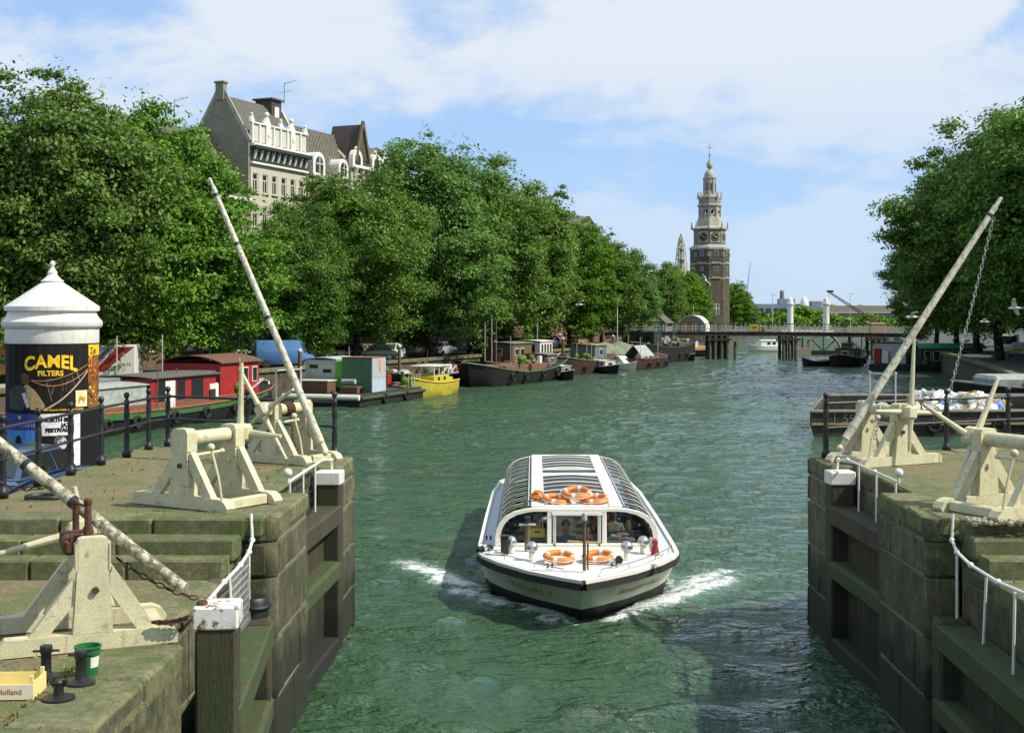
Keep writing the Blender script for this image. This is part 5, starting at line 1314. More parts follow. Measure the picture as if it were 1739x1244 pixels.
# red houseboat
c = Vector((-21.0, 71.5, 0)); t = boat("houseboat", "houseboat with red cabins, brown curved roof and green striped hull", c, A1)
hull(t, 26, 4.6, 1.02, DARKHULL, mat("rust_rail", (.20, .08, .03), .8, .3, 5), bow=.22, stern=.75, sb=.75, ss=.4, deck=mat("brown_deck", (.10, .07, .04), .9))
m = MB(); R_ = []
for sy in (1, -1):
    pts = []
    for k in range(17):
        u = k / 16; x = -12.9 + 25.4 * u; b = max(0.0, 1 - max(0, (u - .80) / .2) ** 2.2) ** .7 * 2.24 if u > .80 else 2.25; z = .68 + .75 * max(0, (u - .5) / .5) ** 2.2 + .4 * max(0, (.5 - u) / .5) ** 2.2
        pts.append((x, sy * (max(b, .05) + .05), z))
    for a, b in zip(pts, pts[1:]): m.add([a, b, (b[0], b[1], b[2] + .30), (a[0], a[1], a[2] + .30)], [(0, 1, 2, 3)])
m.build("green_strake", GREENP, t)
ORB = mat("orange_brown_boards", (.17, .07, .03), .8, .3, 6)
MB().box((-.5, 0, 1.15), (14, 3.9, .46), ch=.03).build("coaming", ORB, t)
house_box(t, (-6.0, 0, 1.0), (5.4, 3.6, 1.35), TARP, TARP, over=.1, nm="tarpaulin_cabin")
house_box(t, (.2, -.05, 1.2), (6.6, 3.7, 1.45), RED, mat("felt_roof", (.10, .095, .08), .9, .3, 4), [("R", 1.3, .75, 1.1, 1.0), ("R", -.4, .75, .7, 1.0), ("R", -2.3, .75, .7, 1.0)], over=.2, framem=DARKIN, nm="low_cabin")
MB().box((-1.3, -1.93, 1.75), (.95, .05, 1.45), ch=.01).build("door", WHITE, t)
house_box(t, (6.4, .1, 1.25), (4.6, 3.9, 1.95), RED, mat("brown_roof", (.13, .065, .035), .8, .25, 4), [("R", .6, 1.15, .5, .9), ("R", 1.7, 1.2, .5, .8), ("B", -1.0, .95, 1.1, 1.1), ("F", 0, 1.1, .8, .8)], over=.18, camber=.42, nm="high_cabin")
MB().box((3.3, -1.5, 1.65), (1.0, .9, .95), ch=.08).build("white_hatch", WHITE, t); MB().box((3.05, -1.965, 1.5), (.6, .02, .6)).build("hatch_opening", DARKIN, t)
for x in (-5, -2, 2.4): MB().tube((x, .9, 2.4), (x, .9, 4.9), .03, n=6).build("pole", PALE, t)
MB().box((-3.8, .6, 2.6), (4.2, 1.6, .22), ch=.05).build("roof_hatch", GREY, t)
MB().path([(11.2, -1.2, 1.25), (11.9, -.8, 1.75), (12.6, 0, 1.9), (11.9, .8, 1.75), (11.2, 1.2, 1.25)], .05, 6).build("bow_rail", WHITE, t)
# green boat behind the column
c = Vector((-30.5, 68, 0)); t = boat("houseboat", "green hulled houseboat with teal cabin behind the advertising column", c, A1)
hull(t, 16, 4.2, .9, GREENP, RUST, bow=.25); house_box(t, (0, 0, .9), (9, 3.2, 1.1), mat("teal_paint", (.05, .22, .20), .6), TARP, [("R", -2, .6, .8, .5), ("R", 1, .6, .8, .5)])
# grey pontoon with container and cabin
c = Vector((-12.2, 90.6, 0)); t = boat("work_pontoon", "flat work pontoon with green and grey container, cabin and white bow band", c, 72)
MB().box((0, 0, .35), (11, 5.6, .8), ch=.08).build("hull", DARKHULL, t); MB().box((0, 0, .78), (10.9, 5.5, .08)).build("deck", mat("black_deck", (.035, .035, .03), .8, .4, 4), t)
MB().path([(-5.58, -2.75, .62), (-5.58, 2.85, .62)], .19, 8).build("white_fender_band", WHITE, t)
MB().path([(-5.5, -2.85, .55), (5.5, -2.85, .55)], .12, 8).build("rubbing_strake", WOOD_G, t)
bx = MB().box((-2.4, -1.55, 1.98), (2.2, 2.2, 2.3), ch=.03).build("container", mat("container_green", (.06, .16, .085), .5, .2, 3), t)
MB().box((-2.4, -2.672, 2.45), (2.16, .03, 1.34)).build("grey_side", mat("grey_blue_sheet", (.36, .40, .42), .5, .15, 3), t); MB().box((-2.4, -2.672, 1.31), (2.16, .03, .92)).build("lower_side", mat("pale_blue_sheet", (.40, .47, .55), .5, .15, 3), t)
MB().box((-2.4, -1.55, 3.16), (2.3, 2.3, .06)).build("container_lid", mat("brown_lid", (.22, .09, .04), .8, .3, 4), t); MB().box((-2.3, -2.69, 2.62), (.3, .02, .8)).build("orange_strip", ORANGE, t)
house_box(t, (-1.3, 1.35, .82), (3.6, 2.3, 2.15), mat("grey_cabin", (.40, .42, .39), .6, .15, 3), PALE, [("B", .5, 1.7, .5, .12), ("B", -.5, 1.4, .5, .12), ("B", .1, .45, .9, .35)], framem=DARKIN, over=.05)
MB().box((-2.0, -.1, 2.0), (2.4, .6, 1.8), ch=.02).build("green_locker", mat("bright_green", (.10, .36, .06), .5), t)
MB().box((-4.4, 1.0, 1.22), (1.2, 2.3, .8), ch=.03).build("hatch_box", WOOD_B, t); MB().box((-4.4, 1.0, 1.65), (1.3, 2.4, .07)).build("hatch_lid", WHITE, t)
MB().box((-4.2, -1.5, 1.05), (.9, 1.3, .45), ch=.03).build("tool_chest", WOOD_B, t); MB().tube((-4.4, -1.9, 1.6), (-4.4, -.9, 1.6), .17, n=12).build("roll", TARP, t)
for k in range(5): MB().tube((3.0 + k * .5, -2.5, .82), (3.0 + k * .5, -2.5, 1.7), .03, n=6).build("stanchion", PALE, t)
MB().box((2.3, .5, 1.4), (.8, 1.4, 1.2), ch=.03).build("machine", WOOD_B, t); MB().lathe([(.35, .82), (.36, 1.7), (.3, 1.72)], (3.4, -.6, 0), 14).build("red_drum", RED, t, smooth=True)
MB().beam((4.6, -1.5, .9), (3.2, -1.9, 2.0), .25, .08).build("ramp", PALE, t)
# yellow launch
c = Vector((-7.75, 97.0, 0)); t = boat("motor_launch", "small bright yellow wooden motor launch with open wheelhouse", c, 252)
t.scale = (.93, .93, .93); hull(t, 7.4, 2.7, 1.1, YELLOWP, mat("yellow_rail", (.5, .40, .04), .6), bow=.5, stern=.85, sb=.45, ss=.05, deck=YELLOWP, blunt=1.7)
MB().box((-.3, 0, 1.35), (3.2, 1.9, .55), ch=.05).build("coach_roof", YELLOWP, t)
for x in (-1.8, -.9, .2, 1.2):
    for y in (-.9, .9): MB().box((x, y, 1.95), (.08, .07, .85)).build("pillar", WHITE, t)
MB().box((-.3, 0, 2.40), (3.5, 2.1, .09), ch=.03).build("wheelhouse_roof", WHITE, t)
MB().quad((1.2, -.85, 1.62), (1.2, .85, 1.62), (1.2, .85, 2.35), (1.2, -.85, 2.35)).build("windscreen", GLASS, t, fix=False)
for y in (-.955, .955):
    for x in (-.9, .3): MB().box((x, y, 1.38), (.4, .02, .28)).build("window", PANE, t)
MB().box((-2.6, 0, 1.25), (1.0, 1.6, .3), ch=.04).build("engine_box", YELLOWP, t)
# black barge with green gunwale
c = Vector((-1.9, 115.8, 0)); t = boat("barge", "black bluff bowed barge with bright green gunwale", c, 246)
hull(t, 18, 4.7, 1.05, DARKHULL, GREENP, bow=.30, stern=.7, sb=1.0, ss=.75, blunt=2.6, deck=mat("brown_deck", (.10, .07, .04), .9))
MB().box((-.5, 0, 1.25), (10, 3.2, .75), ch=.05).build("hatch_cover", mat("rust_cover", (.16, .075, .04), .8, .35, 4), t)
house_box(t, (-6.2, 0, 1.1), (2.4, 2.6, 1.2), WOOD_B, GREY, [("L", 0, .7, .6, .4), ("F", 0, .7, .6, .4)])
MB().tube((3.2, 0, 1.2), (3.2, 0, 5.6), .06, n=8).build("mast", WOOD_B, t); MB().box((-1.4, .5, 1.75), (1.5, .6, .25), ch=.06).build("blue_bundle", mat("blue_bundle", (.12, .2, .42), .8), t)
MB().box((-4.4, .8, 1.9), (.5, .3, .7), ch=.03).build("white_locker", WHITE, t)
MB().ring((7.9, .3, .7), (1, .3, 0), .18, .05, 12, 6).build("anchor_ring", IRON, t)
# dark barge behind with wheelhouse and white cabin
c = Vector((-1.5, 131, 0)); t = boat("barge", "brown barge with tall wheelhouse and white four windowed cabin", c, 66)
hull(t, 22, 4.8, 1.2, DARKHULL, WOOD_B, bow=.25, sb=.6, ss=.5)
house_box(t, (-2.5, 0, 1.2), (4.6, 3.2, 2.0), WOOD_B, GREY, [("R", 0, 1.2, .8, .6), ("B", 0, 1.2, .9, .6), ("R", -1.3, 1.2, .8, .6)])
house_box(t, (2.6, -.5, 1.5), (3.2, 3.0, 1.8), WHITE, WHITE, [("R", -1.1 + .72 * k, 1.1, .4, .9) for k in range(4)] + [("B", -.8, 1.1, .35, .9)], framem=WHITE)
for x, h_ in ((-7, 4.2), (-5.5, 5.2), (5.5, 4.5)): MB().tube((x, .3, 1.2), (x, .3, 1.2 + h_), .05, n=6).build("mast", PALE, t)
# scrap pontoon in front of the white rounded car
c = Vector((-8.6, 112.5, 0)); t = boat("barge", "low black barge piled with green barrels, planks and tarpaulins behind the yellow launch", c, 66)
hull(t, 15, 4.4, .95, DARKHULL, GREY, bow=.3, sb=.5, ss=.3)
for k in range(16):
    x, y = rng.uniform(-6, 5), rng.uniform(-1.5, 1.5); q = k % 4
    if q == 0: MB().lathe([(.3, .85), (.32, 1.2), (.3, 1.7), (.05, 1.72)], (x, y, 0), 12).build("barrel", (GREENP, WHITE, RED, IRON)[k // 4], t, smooth=True)
    elif q == 1: MB().box((x, y, 1.2), (1.3, .8, .6), rng.uniform(0, 1), .08).build("crate", (TARP, WOOD_B, GREY)[k % 3], t)
    elif q == 2: MB().beam((x, y, 1.0), (x + 2.2, y + .3, 1.0 + rng.uniform(.2, 1.2)), .3, .06).build("plank", (WOOD_B, PALE)[k % 2], t)
    else: MB().ball((x, y, 1.1), .55, 10, 6, (1.5, 1, .8)).build("tarpaulin_bundle", (DARKHULL, TARP)[k % 2], t, smooth=True)
# small craft along the quay
def cruiser(label, p, a, L, hc, cc, canvas=False):
    t = boat("motor_cruiser", label, p, a, group="small motor boats along the quay")
    hull(t, L, L * .34, .7, hc, WHITE, bow=.55, stern=.85, sb=.3, ss=.05, blunt=1.8, deck=WHITE)
    if canvas: MB().prism([(-L * .45, -L * .14, .65), (L * .1, -L * .15, .65), (L * .22, -L * .1, .72), (0, -L * .09, 1.55), (-L * .42, -L * .09, 1.5)], (0, L * .26, 0)).build("canvas_cover", cc, t)
    else: house_box(t, (L * .02, 0, .62), (L * .42, L * .22, .62), cc, WHITE, [("R", -.7, .35, .4, .25), ("R", 0, .35, .4, .25), ("R", .7, .35, .4, .25), ("L", -.3, .35, .4, .25), ("F", 0, .35, .5, .25)], over=.05, camber=.08)
    return t
cruiser("small dark motor boat with white edge line beside the black barge's stern", (2.6, 121, 0), 300, 4.6, DARKHULL, GREY)
cruiser("low dark motor boat with white cabin lying before the tarpaulin dinghy", (7.3, 135, 0), 300, 6.0, DARKHULL, WHITE)
cruiser("white canvas covered motor boat lying before the big dark tug", (9.6, 141.5, 0), 315, 4.6, WHITE, mat("white_canvas", (.62, .66, .62), .8, .1, 3, .4, 4), True)
c = Vector((4.9, 135.5, 0)); t = boat("barge", "brown black barge with small green deckhouse and plants", c, 247)
hull(t, 14, 4.2, 1.3, mat("brown_hull", (.05, .025, .015), .7, .4, 2), WOOD_B, bow=.3, sb=.6, ss=.5)
house_box(t, (-2.6, 0, 1.3), (3.6, 2.8, 1.5), mat("blue_grey_boards", (.10, .13, .13), .8), mat("yellowish_roof", (.25, .22, .08), .8), [("R", 0, .8, .7, .6), ("L", 0, .8, .7, .6)]); MB().box((-5.4, .2, 1.9), (1.3, 1.2, 1.1), ch=.03).build("white_cabin", WHITE, t); MB().box((-4.3, 1.0, 1.6), (.9, .6, .6), ch=.03).build("yellow_locker", YELLOWP, t)
c = Vector((9.3, 152, 0)); t = boat("barge", "barge under grey green tarpaulins beside a thin white mast", c, 66)
hull(t, 16, 4.4, 1.2, DARKHULL, GREY, bow=.25)
m = MB()
for k in range(5): m.ball((-5 + k * 2.4, 0, 1.4), 1.6, 12, 6, (1.1, 1.1, .75 + .2 * (k % 2)))
m.build("tarpaulin", mat("green_tarpaulin", (.16, .18, .12), .8, .3, 2, .5, 4), t, smooth=True); MB().tube((5, 1.2, 1.2), (5, 1.2, 8.0), .05, n=6).build("mast", WHITE, t)
c = Vector((15.9, 165.5, 0)); t = boat("tug", "large dark green barge with square wheelhouse and a heap of scrap", c, 244)
hull(t, 19, 5.0, 1.9, DARKHULL, DKGREEN, bow=.3, sb=.9, ss=.6, blunt=2.4)
house_box(t, (4.6, .2, 1.9), (2.6, 3.2, 2.0), DKGREEN, DKGREEN, [("F", -.8, 1.2, .55, .7), ("F", 0, 1.2, .55, .7), ("F", .8, 1.2, .55, .7), ("L", 0, 1.2, .8, .7), ("R", 0, 1.2, .8, .7)], framem=DKGREEN)
for k in range(26): MB().box((-6.5 + rng.uniform(0, 8.5), rng.uniform(-1.8, 1.8), 2.1 + rng.uniform(0, .8)), (rng.uniform(.4, 1.4), rng.uniform(.3, .8), rng.uniform(.2, .6)), rng.uniform(0, 3), .04).build("scrap", (GREY, WHITE, WOOD_B, TARP, PALE)[k % 5], t)
cruiser("black inflatable dinghy with tyre at the stern of the dark green barge", (19.9, 171.5, 0), 310, 4.2, DARKHULL, GREY)
c = Vector((22.8, 190, 0)); t = boat("barge", "barge loaded with orange timber lying beyond the bridge piles", c, 20)
hull(t, 10, 4, .9, DARKHULL, WOOD_B, bow=.2)
for k in range(9): MB().beam((-3.6, -1.4 + .35 * k, 1.0 + .05 * (k % 3)), (3.3, -1.4 + .35 * k, 1.1 + .3 * (k % 2)), .3, .22).build("timber", mat("fresh_timber", (.50, .28, .10), .7, .2, 4), t)
MB().box((1.2, 0, 1.7), (.6, .5, .9), ch=.03).build("machine", WHITE, t)
c = Vector((38.2, 213, 0)); t = boat("motor_cruiser", "white motor cruiser seen under the bridge", c, 200)
hull(t, 6.5, 2.5, .9, WHITE, WHITE, bow=.5, sb=.4, deck=WHITE); house_box(t, (-.3, 0, .9), (3.2, 2.0, .9), WHITE, WHITE, [("R", -.8, .5, .6, .4), ("R", .2, .5, .6, .4), ("L", -.8, .5, .6, .4), ("L", .2, .5, .6, .4)])
c = Vector((37.2, 153.5, 0)); t = boat("tug", "small tug with brown deckhouse and funnel moored against the far bank", c, 245)
hull(t, 9, 3.6, 1.0, DARKHULL, mat("tan_rail", (.32, .2, .1), .7), bow=.4, sb=.5, ss=.5, blunt=2.2)
house_box(t, (-.6, 0, .95), (3.6, 2.3, 1.1), WOOD_B, GREY, [("F", 0, .6, .7, .4), ("L", 0, .6, .5, .4)]); MB().box((-.4, 0, 2.4), (1.3, 1.2, .7), ch=.04).build("wheelhouse", DKGREEN, t); MB().tube((-1.6, 0, 2.0), (-1.6, 0, 3.4), .18, n=10).build("funnel", IRON, t)
c = Vector((33.4, 153, 0)); t = boat("rowing_boat", "low black rowing boat beside the small tug", c, 200); hull(t, 3.8, 1.5, .55, DARKHULL, IRON, bow=.4)
MB().box((.2, 0, .45), (.25, 1.3, .05)).build("thwart", WOOD_B, t); MB().box((-1.0, 0, .45), (.25, 1.3, .05)).build("thwart", WOOD_B, t)
c = Vector((40.4, 144, 0)); t = boat("houseboat", "pale grey houseboat with red door end on a dark float by the far bank", c, 64)
MB().box((0, 0, .3), (9, 4.2, .9), ch=.1).build("float", DARKHULL, t); house_box(t, (0, 0, .75), (7.4, 3.4, 2.2), mat("pale_boards", (.42, .46, .44), .7, .15, 3), GREY, [("B", .6, 1.2, .8, .7)]); MB().box((-3.9, 1.3, 1.6), (.3, .7, 1.6), ch=.02).build("red_door", RED, t); MB().box((-3.9, .45, 1.5), (.3, .7, 1.4), ch=.02).build("white_door", WHITE, t)
c = Vector((44.5, 139, 0)); t = boat("houseboat", "houseboat with bright green roof and row of white framed windows in the shade", c, 0)
MB().box((0, 0, .3), (8.4, 3.6, .9), ch=.1).build("float", DARKHULL, t); house_box(t, (0, 0, .75), (6.6, 3.0, 1.7), DKGREEN, mat("roof_green", (.04, .30, .13), .6), [("R", -2.6 + k * .95, .95, .62, 1.0) for k in range(6)], camber=.5, over=.3)
# rubbish barge
c = Vector((26.3, 68.5, 0)); t = boat("rubbish_barge", "open steel rubbish barge heaped with waste, number 55 on its side", c, 182)
L_, W_ = 25.5, 8.6
hb = mat("scuffed_barge_steel", (.020, .017, .011), .7, .5, 3, .4, 12, col2=(.075, .058, .024), c2lo=.5, c2hi=.7, c2scale=1.2)
def barge_side(nm, pts, off): MB().prism(pts, off).build(nm, hb, t)
barge_side("near_side", [(-L_ / 2, W_ / 2, -.3), (L_ / 2 - .3, W_ / 2, -.3), (L_ / 2, W_ / 2, .6), (L_ / 2, W_ / 2, 1.25), (-L_ / 2, W_ / 2, 1.25)], (0, -.25, 0))
barge_side("far_side", [(-L_ / 2, -W_ / 2, -.3), (L_ / 2 - 3.2, -W_ / 2, -.3), (L_ / 2 - 2.9, -W_ / 2, .6), (L_ / 2 - 2.9, -W_ / 2, 1.5), (-L_ / 2, -W_ / 2, 1.5)], (0, .25, 0))
bw = [(L_ / 2 - .3, W_ / 2 - .02, -.3), (L_ / 2, W_ / 2 - .02, .6), (L_ / 2, W_ / 2 - .02, 1.25)]; fw = [(L_ / 2 - 3.2, -W_ / 2 + .02, -.3), (L_ / 2 - 2.9, -W_ / 2 + .02, .6), (L_ / 2 - 2.9, -W_ / 2 + .02, 1.5)]
m = MB(); vs_ = bw + fw + [(x - .28, y, z) for x, y, z in bw + fw]
m.add(vs_, [(0, 1, 4, 3), (1, 2, 5, 4), (6, 7, 10, 9), (7, 8, 11, 10), (2, 5, 11, 8), (0, 3, 9, 6)]); m.build("bow_plate", hb, t)
MB().box((-1.6, 0, .1), (L_ - 3.6, W_ - .5, .2)).build("hold_floor", DARKIN, t)
MB().path([(-L_ / 2, W_ / 2, 1.27), (L_ / 2, W_ / 2, 1.27), (L_ / 2 - 2.9, -W_ / 2, 1.52), (-L_ / 2, -W_ / 2, 1.52)], .09, 6).build("coaming", mat("worn_coaming", (.20, .18, .12), .7, .4, 4), t)
MB().path([(-L_ / 2, W_ / 2 + .03, .62), (L_ / 2, W_ / 2 + .03, .62)], .08, 6).build("rubbing_strake", mat("worn_strake", (.15, .12, .05), .7, .4, 4), t)
v, f = text_mesh("55", .62); MB().add([(-x + 10.9, W_ / 2 + .012, z + .70) for x, z, _ in v], f).build("lettering", GREY, t, fix=False)
MB().box((11.6, W_ / 2 + .01, .95), (.05, .015, .55)).build("draught_mark", GREY, t)
cols = [("bag_white", (.72, .72, .68)), ("bag_white", (.72, .72, .68)), ("bag_grey", (.42, .42, .38)), ("bag_white", (.72, .72, .68)), ("bag_pale", (.62, .60, .52)), ("waste_ochre", (.5, .32, .06)), ("waste_red", (.4, .12, .06)), ("bag_blue", (.12, .28, .62)), ("waste_green", (.14, .2, .08)), ("waste_cream", (.66, .58, .38))]
r6 = random.Random(21)
base = MB(); base.ball((4.0, 0, .2), 1, 18, 8, (2.9, 3.6, 1.4)); base.build("waste_heap", mat("mixed_waste", (.25, .23, .18), .9, .7, 6, 1, 9, col2=(.03, .03, .02), c2scale=4), t, smooth=True)
for k in range(210):
    th, rr_ = r6.uniform(0, 6.28), math.sqrt(r6.random()); x, y = 4.0 + 2.8 * rr_ * math.cos(th), 3.5 * rr_ * math.sin(th)
    z = .25 + 1.4 * math.sqrt(max(0, 1 - rr_ ** 2 * .95)) + r6.uniform(-.05, .18); n_, c_ = cols[k % 10]; s = r6.choice((.10, .14, .18, .24, .32, .44))
    m = MB(); o = len(m.v); m.ball((0, 0, 0), s, 7, 5, (r6.uniform(.8, 1.7), r6.uniform(.7, 1.3), r6.uniform(.4, .8)))
    m.v = [(a * r6.uniform(.6, 1.4), b * r6.uniform(.6, 1.4), q * r6.uniform(.6, 1.4)) for a, b, q in m.v]
    link_o = m.build("rubbish_bag", mat(n_, c_, .6, .2, 8, .5, 10), t); link_o.location = (x, y, z); link_o.rotation_euler = (r6.uniform(0, 3), r6.uniform(0, 1), r6.uniform(0, 3))
c = Vector((30.5, 66, 0)); 
t = boat("tarpaulin_barge", "dark barge with a pale tarpaulin edge behind the rubbish barge", (35.5, 79.5, 0), 182)
hull(t, 20, 5, 1.5, DARKHULL, GREY, bow=.2); MB().box((2, 0, 1.9), (12, 3.6, .9), ch=.2).build("tarpaulin", TARP, t)

# ------------------------------------------------------------------ deck clutter, ropes and fenders on the moored boats
r9 = random.Random(91)
def clutter(b, L, Wd, zdeck, n, side=-1):
    for k in range(n):
        x, y = r9.uniform(-L * .42, L * .40), side * r9.uniform(.1, .45) * Wd; q = r9.randrange(6)
        z = zdeck
        if q == 0: MB().lathe([(.16, 0), (.2, .3), (.17, .3)], (x, y, z), 10).ball((x, y, z + .5), .3, 8, 5).build("pot_plant", (LEAF[0], LEAF[1])[k % 2], b)
        elif q == 1: MB().box((x, y, z + .2), (r9.uniform(.4, 1.0), r9.uniform(.3, .6), .4), r9.uniform(0, 1), .03).build("locker", (WOOD_B, GREY, PALE, TARP)[k % 4], b)
        elif q == 2: MB().ring((x, y, z + .1), (0, 0, 1), .28, .09, 12, 6).ring((x + .05, y, z + .26), (.1, 0, 1), .24, .08, 12, 6).build("rope_heap", mat("old_rope", (.22, .18, .11), .9, .3, 10), b, smooth=True)
        elif q == 3: MB().beam((x, y, z + .1), (x + r9.uniform(1, 2.4), y + r9.uniform(-.2, .2), z + r9.uniform(.1, .9)), .16, .06).build("plank", (WOOD_B, PALE)[k % 2], b)
        elif q == 4: MB().lathe([(.14, 0), (.15, .4), (.1, .42)], (x, y, z), 10).build("can", (IRON, BLUEP, RED, WHITE)[k % 4], b)
        else: MB().tube((x, y, z), (x + r9.uniform(-.1, .1), y, z + r9.uniform(1.0, 2.6)), .03, n=5).build("pole", (PALE, WOOD_B)[k % 2], b)
    for k in range(max(2, int(L / 4))):
        x = -L * .4 + L * .8 * (k + .5) / max(2, int(L / 4)) + r9.uniform(-.5, .5)
        MB().ring((x, side * (Wd / 2 + .12), zdeck * .45), (0, 1, 0), .27, .10, 14, 6).build("tyre_fender", TYRE, b, smooth=True)
        MB().tube((x, side * (Wd / 2 + .03), zdeck * .45 + .3), (x, side * (Wd / 2 - .05), zdeck + .05), .02, n=5).build("fender_rope", mat("old_rope", (.22, .18, .11), .9, .3, 10), b)
def find(words): return next(o for o in bpy.data.objects if words in str(o.get("label", "")))
for w, L, Wd, z, n, sd in (("red cabins", 24, 4.6, 1.25, 14, -1), ("flat work pontoon", 10, 5.6, .85, 12, -1), ("black bluff bowed", 16, 4.6, 1.65, 14, 1), ("tall wheelhouse and white", 20, 4.6, 1.2, 14, -1), ("small green deckhouse and plants", 13, 4.0, 1.3, 14, 1), ("piled with green barrels", 14, 4.2, .9, 12, -1), ("square wheelhouse", 17, 4.8, 1.9, 12, 1), ("grey green tarpaulins", 14, 4.2, 1.2, 8, -1), ("funnel moored", 8, 3.4, 1.0, 6, 1), ("pale grey houseboat with red", 8, 4, .8, 6, -1), ("bright green roof", 8, 3.6, .8, 6, -1), ("rubbish barge heaped", 22, 8.6, 1.2, 0, 1)):
    clutter(find(w), L, Wd, z, n, sd)
# more moored craft filling the bank up to the bridge
c = Vector((12.4, 147.5, 0)); t = boat("barge", "low rusty deck barge with a pale tent, beside the dark green barge", c, 66)
hull(t, 13, 4.0, 1.1, mat("brown_hull", (.05, .025, .015), .7, .4, 2), RUST, bow=.3); MB().prism([(-3, -1.4, 1.0), (1.5, -1.4, 1.0), (1.2, 0, 2.6), (-2.7, 0, 2.6)], (0, .08, 0)).prism([(-3, 1.4, 1.0), (1.5, 1.4, 1.0), (1.2, .1, 2.6), (-2.7, .1, 2.6)], (0, .08, 0)).build("tent", TARP, t); clutter(t, 12, 4, 1.1, 10, -1)
c = Vector((19.0, 176.5, 0)); t = boat("barge", "black barge with grey wheelhouse moored under the near end of the bridge", c, 66)
hull(t, 12, 4.0, 1.2, DARKHULL, GREY, bow=.3, sb=.5); house_box(t, (-3, 0, 1.2), (2.6, 2.6, 1.3), GREY, PALE, [("R", 0, .7, .6, .5), ("B", 0, .7, .7, .5)]); clutter(t, 11, 4, 1.2, 8, -1)
c = Vector((-14.2, 104.5, 0)); t = boat("barge", "flat black lighter with stacked timber between the pontoon and the quay", c, 66)
hull(t, 12, 3.6, 1.1, DARKHULL, WOOD_B, bow=.25); clutter(t, 11, 3.4, 1.1, 12, -1)
# mooring posts and more parked cars under the trees
for k, (y, lb) in enumerate(((93, "beside the yellow launch"), (107, "beside the low black barge"), (125, "behind the black bluff bowed barge"), (142, "beside the canvas covered boat"), (158, "beside the dark green barge"), (172, "near the bridge"))):
    x = edge_at(QL, y) + 2.6; t = thing("mooring_post", "tall weathered timber mooring post " + lb, "mooring post", (x, y, 0), 0, "timber mooring posts along the quay")
    MB().tube((0, 0, -1), (0, 0, 3.4), .16, .13, n=10).build("post", WOOD_B, t, smooth=True); MB().lathe([(.15, 3.38), (.16, 3.5), (.02, 3.62)], n=10).build("cap", WHITE, t)
cars_src = [o for o in bpy.data.objects if o.name.startswith("parked_car")]
for k, (y, off, src, col, lb) in enumerate(((128, 4.0, "dark green car", (.35, .36, .35), "silver grey saloon car parked above the black bluff bowed barge"), (137, 4.2, "small yellow car", (.30, .03, .02), "red saloon car parked above the brown barge with wheelhouse"), (147, 4.2, "white rounded", (.05, .08, .2), "dark blue rounded small car parked above the tarpaulin barge"), (156, 4.4, "dark green car", (.6, .6, .55), "white saloon car parked above the dark green barge"), (166, 4.4, "yellow estate", (.35, .20, .06), "tan estate car with roof rack parked near the sheds"), (97, 4.5, "dark green car", (.5, .48, .4), "beige saloon car parked beyond the blue box van"))):
    o = copy_tree(find(src), loc=(edge_at(QL, y) - off, y, QZ), rz=R(66 + (180 if k % 2 else 0)), label=lb)
    for ch in kids(o):
        if ch.name.startswith(("body", "cabin")): ch.data = ch.data.copy(); ch.data.materials[0] = paint("street_%d" % k, col)
# ------------------------------------------------------------------ wooden footbridge
br = thing("wooden_bridge", "long low wooden bridge with slatted white railing across the canal", "bridge", (31, 178, 0))
TIMB = mat("bridge_timber", (.05, .042, .028), .85, .4, 2, .3, 8); PILE = mat("bridge_pile", (.09, .085, .06), .85, .4, 2, .3, 8); RAILW = mat("bridge_rail_paint", (.42, .42, .36), .6, .2, 3)
zd = lambda x: 3.15 + .25 * (1 - (x / 30) ** 2) - .006 * x
xs = [-21 + k * 2.0 for k in range(22)]
for a, b in zip(xs, xs[1:]):
    for y in (-1.6, 1.6): MB().beam((a, y, zd(a)), (b, y, zd(b)), .25, .5).build("girder", TIMB, br)
    MB().beam((a, 0, zd(a) + .3), (b, 0, zd(b) + .3), 3.6, .08).build("deck_board", TIMB, br)
for a in [-21 + k * 1.35 for k in range(32)]:
    for y in (-1.75, 1.75): MB().box((a, y, zd(a) + .85), (.11, .11, 1.15)).build("rail_post", RAILW, br)
for y in (-1.75, 1.75):
    for a, b in zip(xs, xs[1:]):
        for dz_, h_ in ((1.42, .10), (1.02, .06), (.66, .06)): MB().beam((a, y, zd(a) + dz_), (b, y, zd(b) + dz_), .08, h_).build("rail", RAILW if dz_ < 1.2 else TIMB, br)
for bx_ in (-6.0, 3.4, 15.5):
    for k, dx in enumerate((-.9, -.2, .7, 1.5) if bx_ < 0 else (-.25, .55, 1.4)):
        for y in (-1.5, 1.3): MB().tube((bx_ + dx, y, -1), (bx_ + dx, y, zd(bx_)), .24, n=10).build("pile", PILE, br)
    MB().beam((bx_ - 1.3, -1.7, 2.7), (bx_ + 2.0, -1.7, 2.7), .22, .3).build("cross_beam", TIMB, br)
for bx_ in (-3.4,):
    MB().tube((bx_, -1.2, -1), (bx_, -1.2, 2.4), .2, n=10).build("fender_pile", PILE, br)
MB().box((-.9, -1.85, zd(0) + .95), (1.3, .05, .85)).build("yellow_sign", YELLOWP, br)
v, f = text_mesh("630", .38, bold=.01); 
MB().add([(x - .9, -1.885, z + zd(0) + .82) for x, z, _ in v], f).build("lettering", DARKIN, br, fix=False)
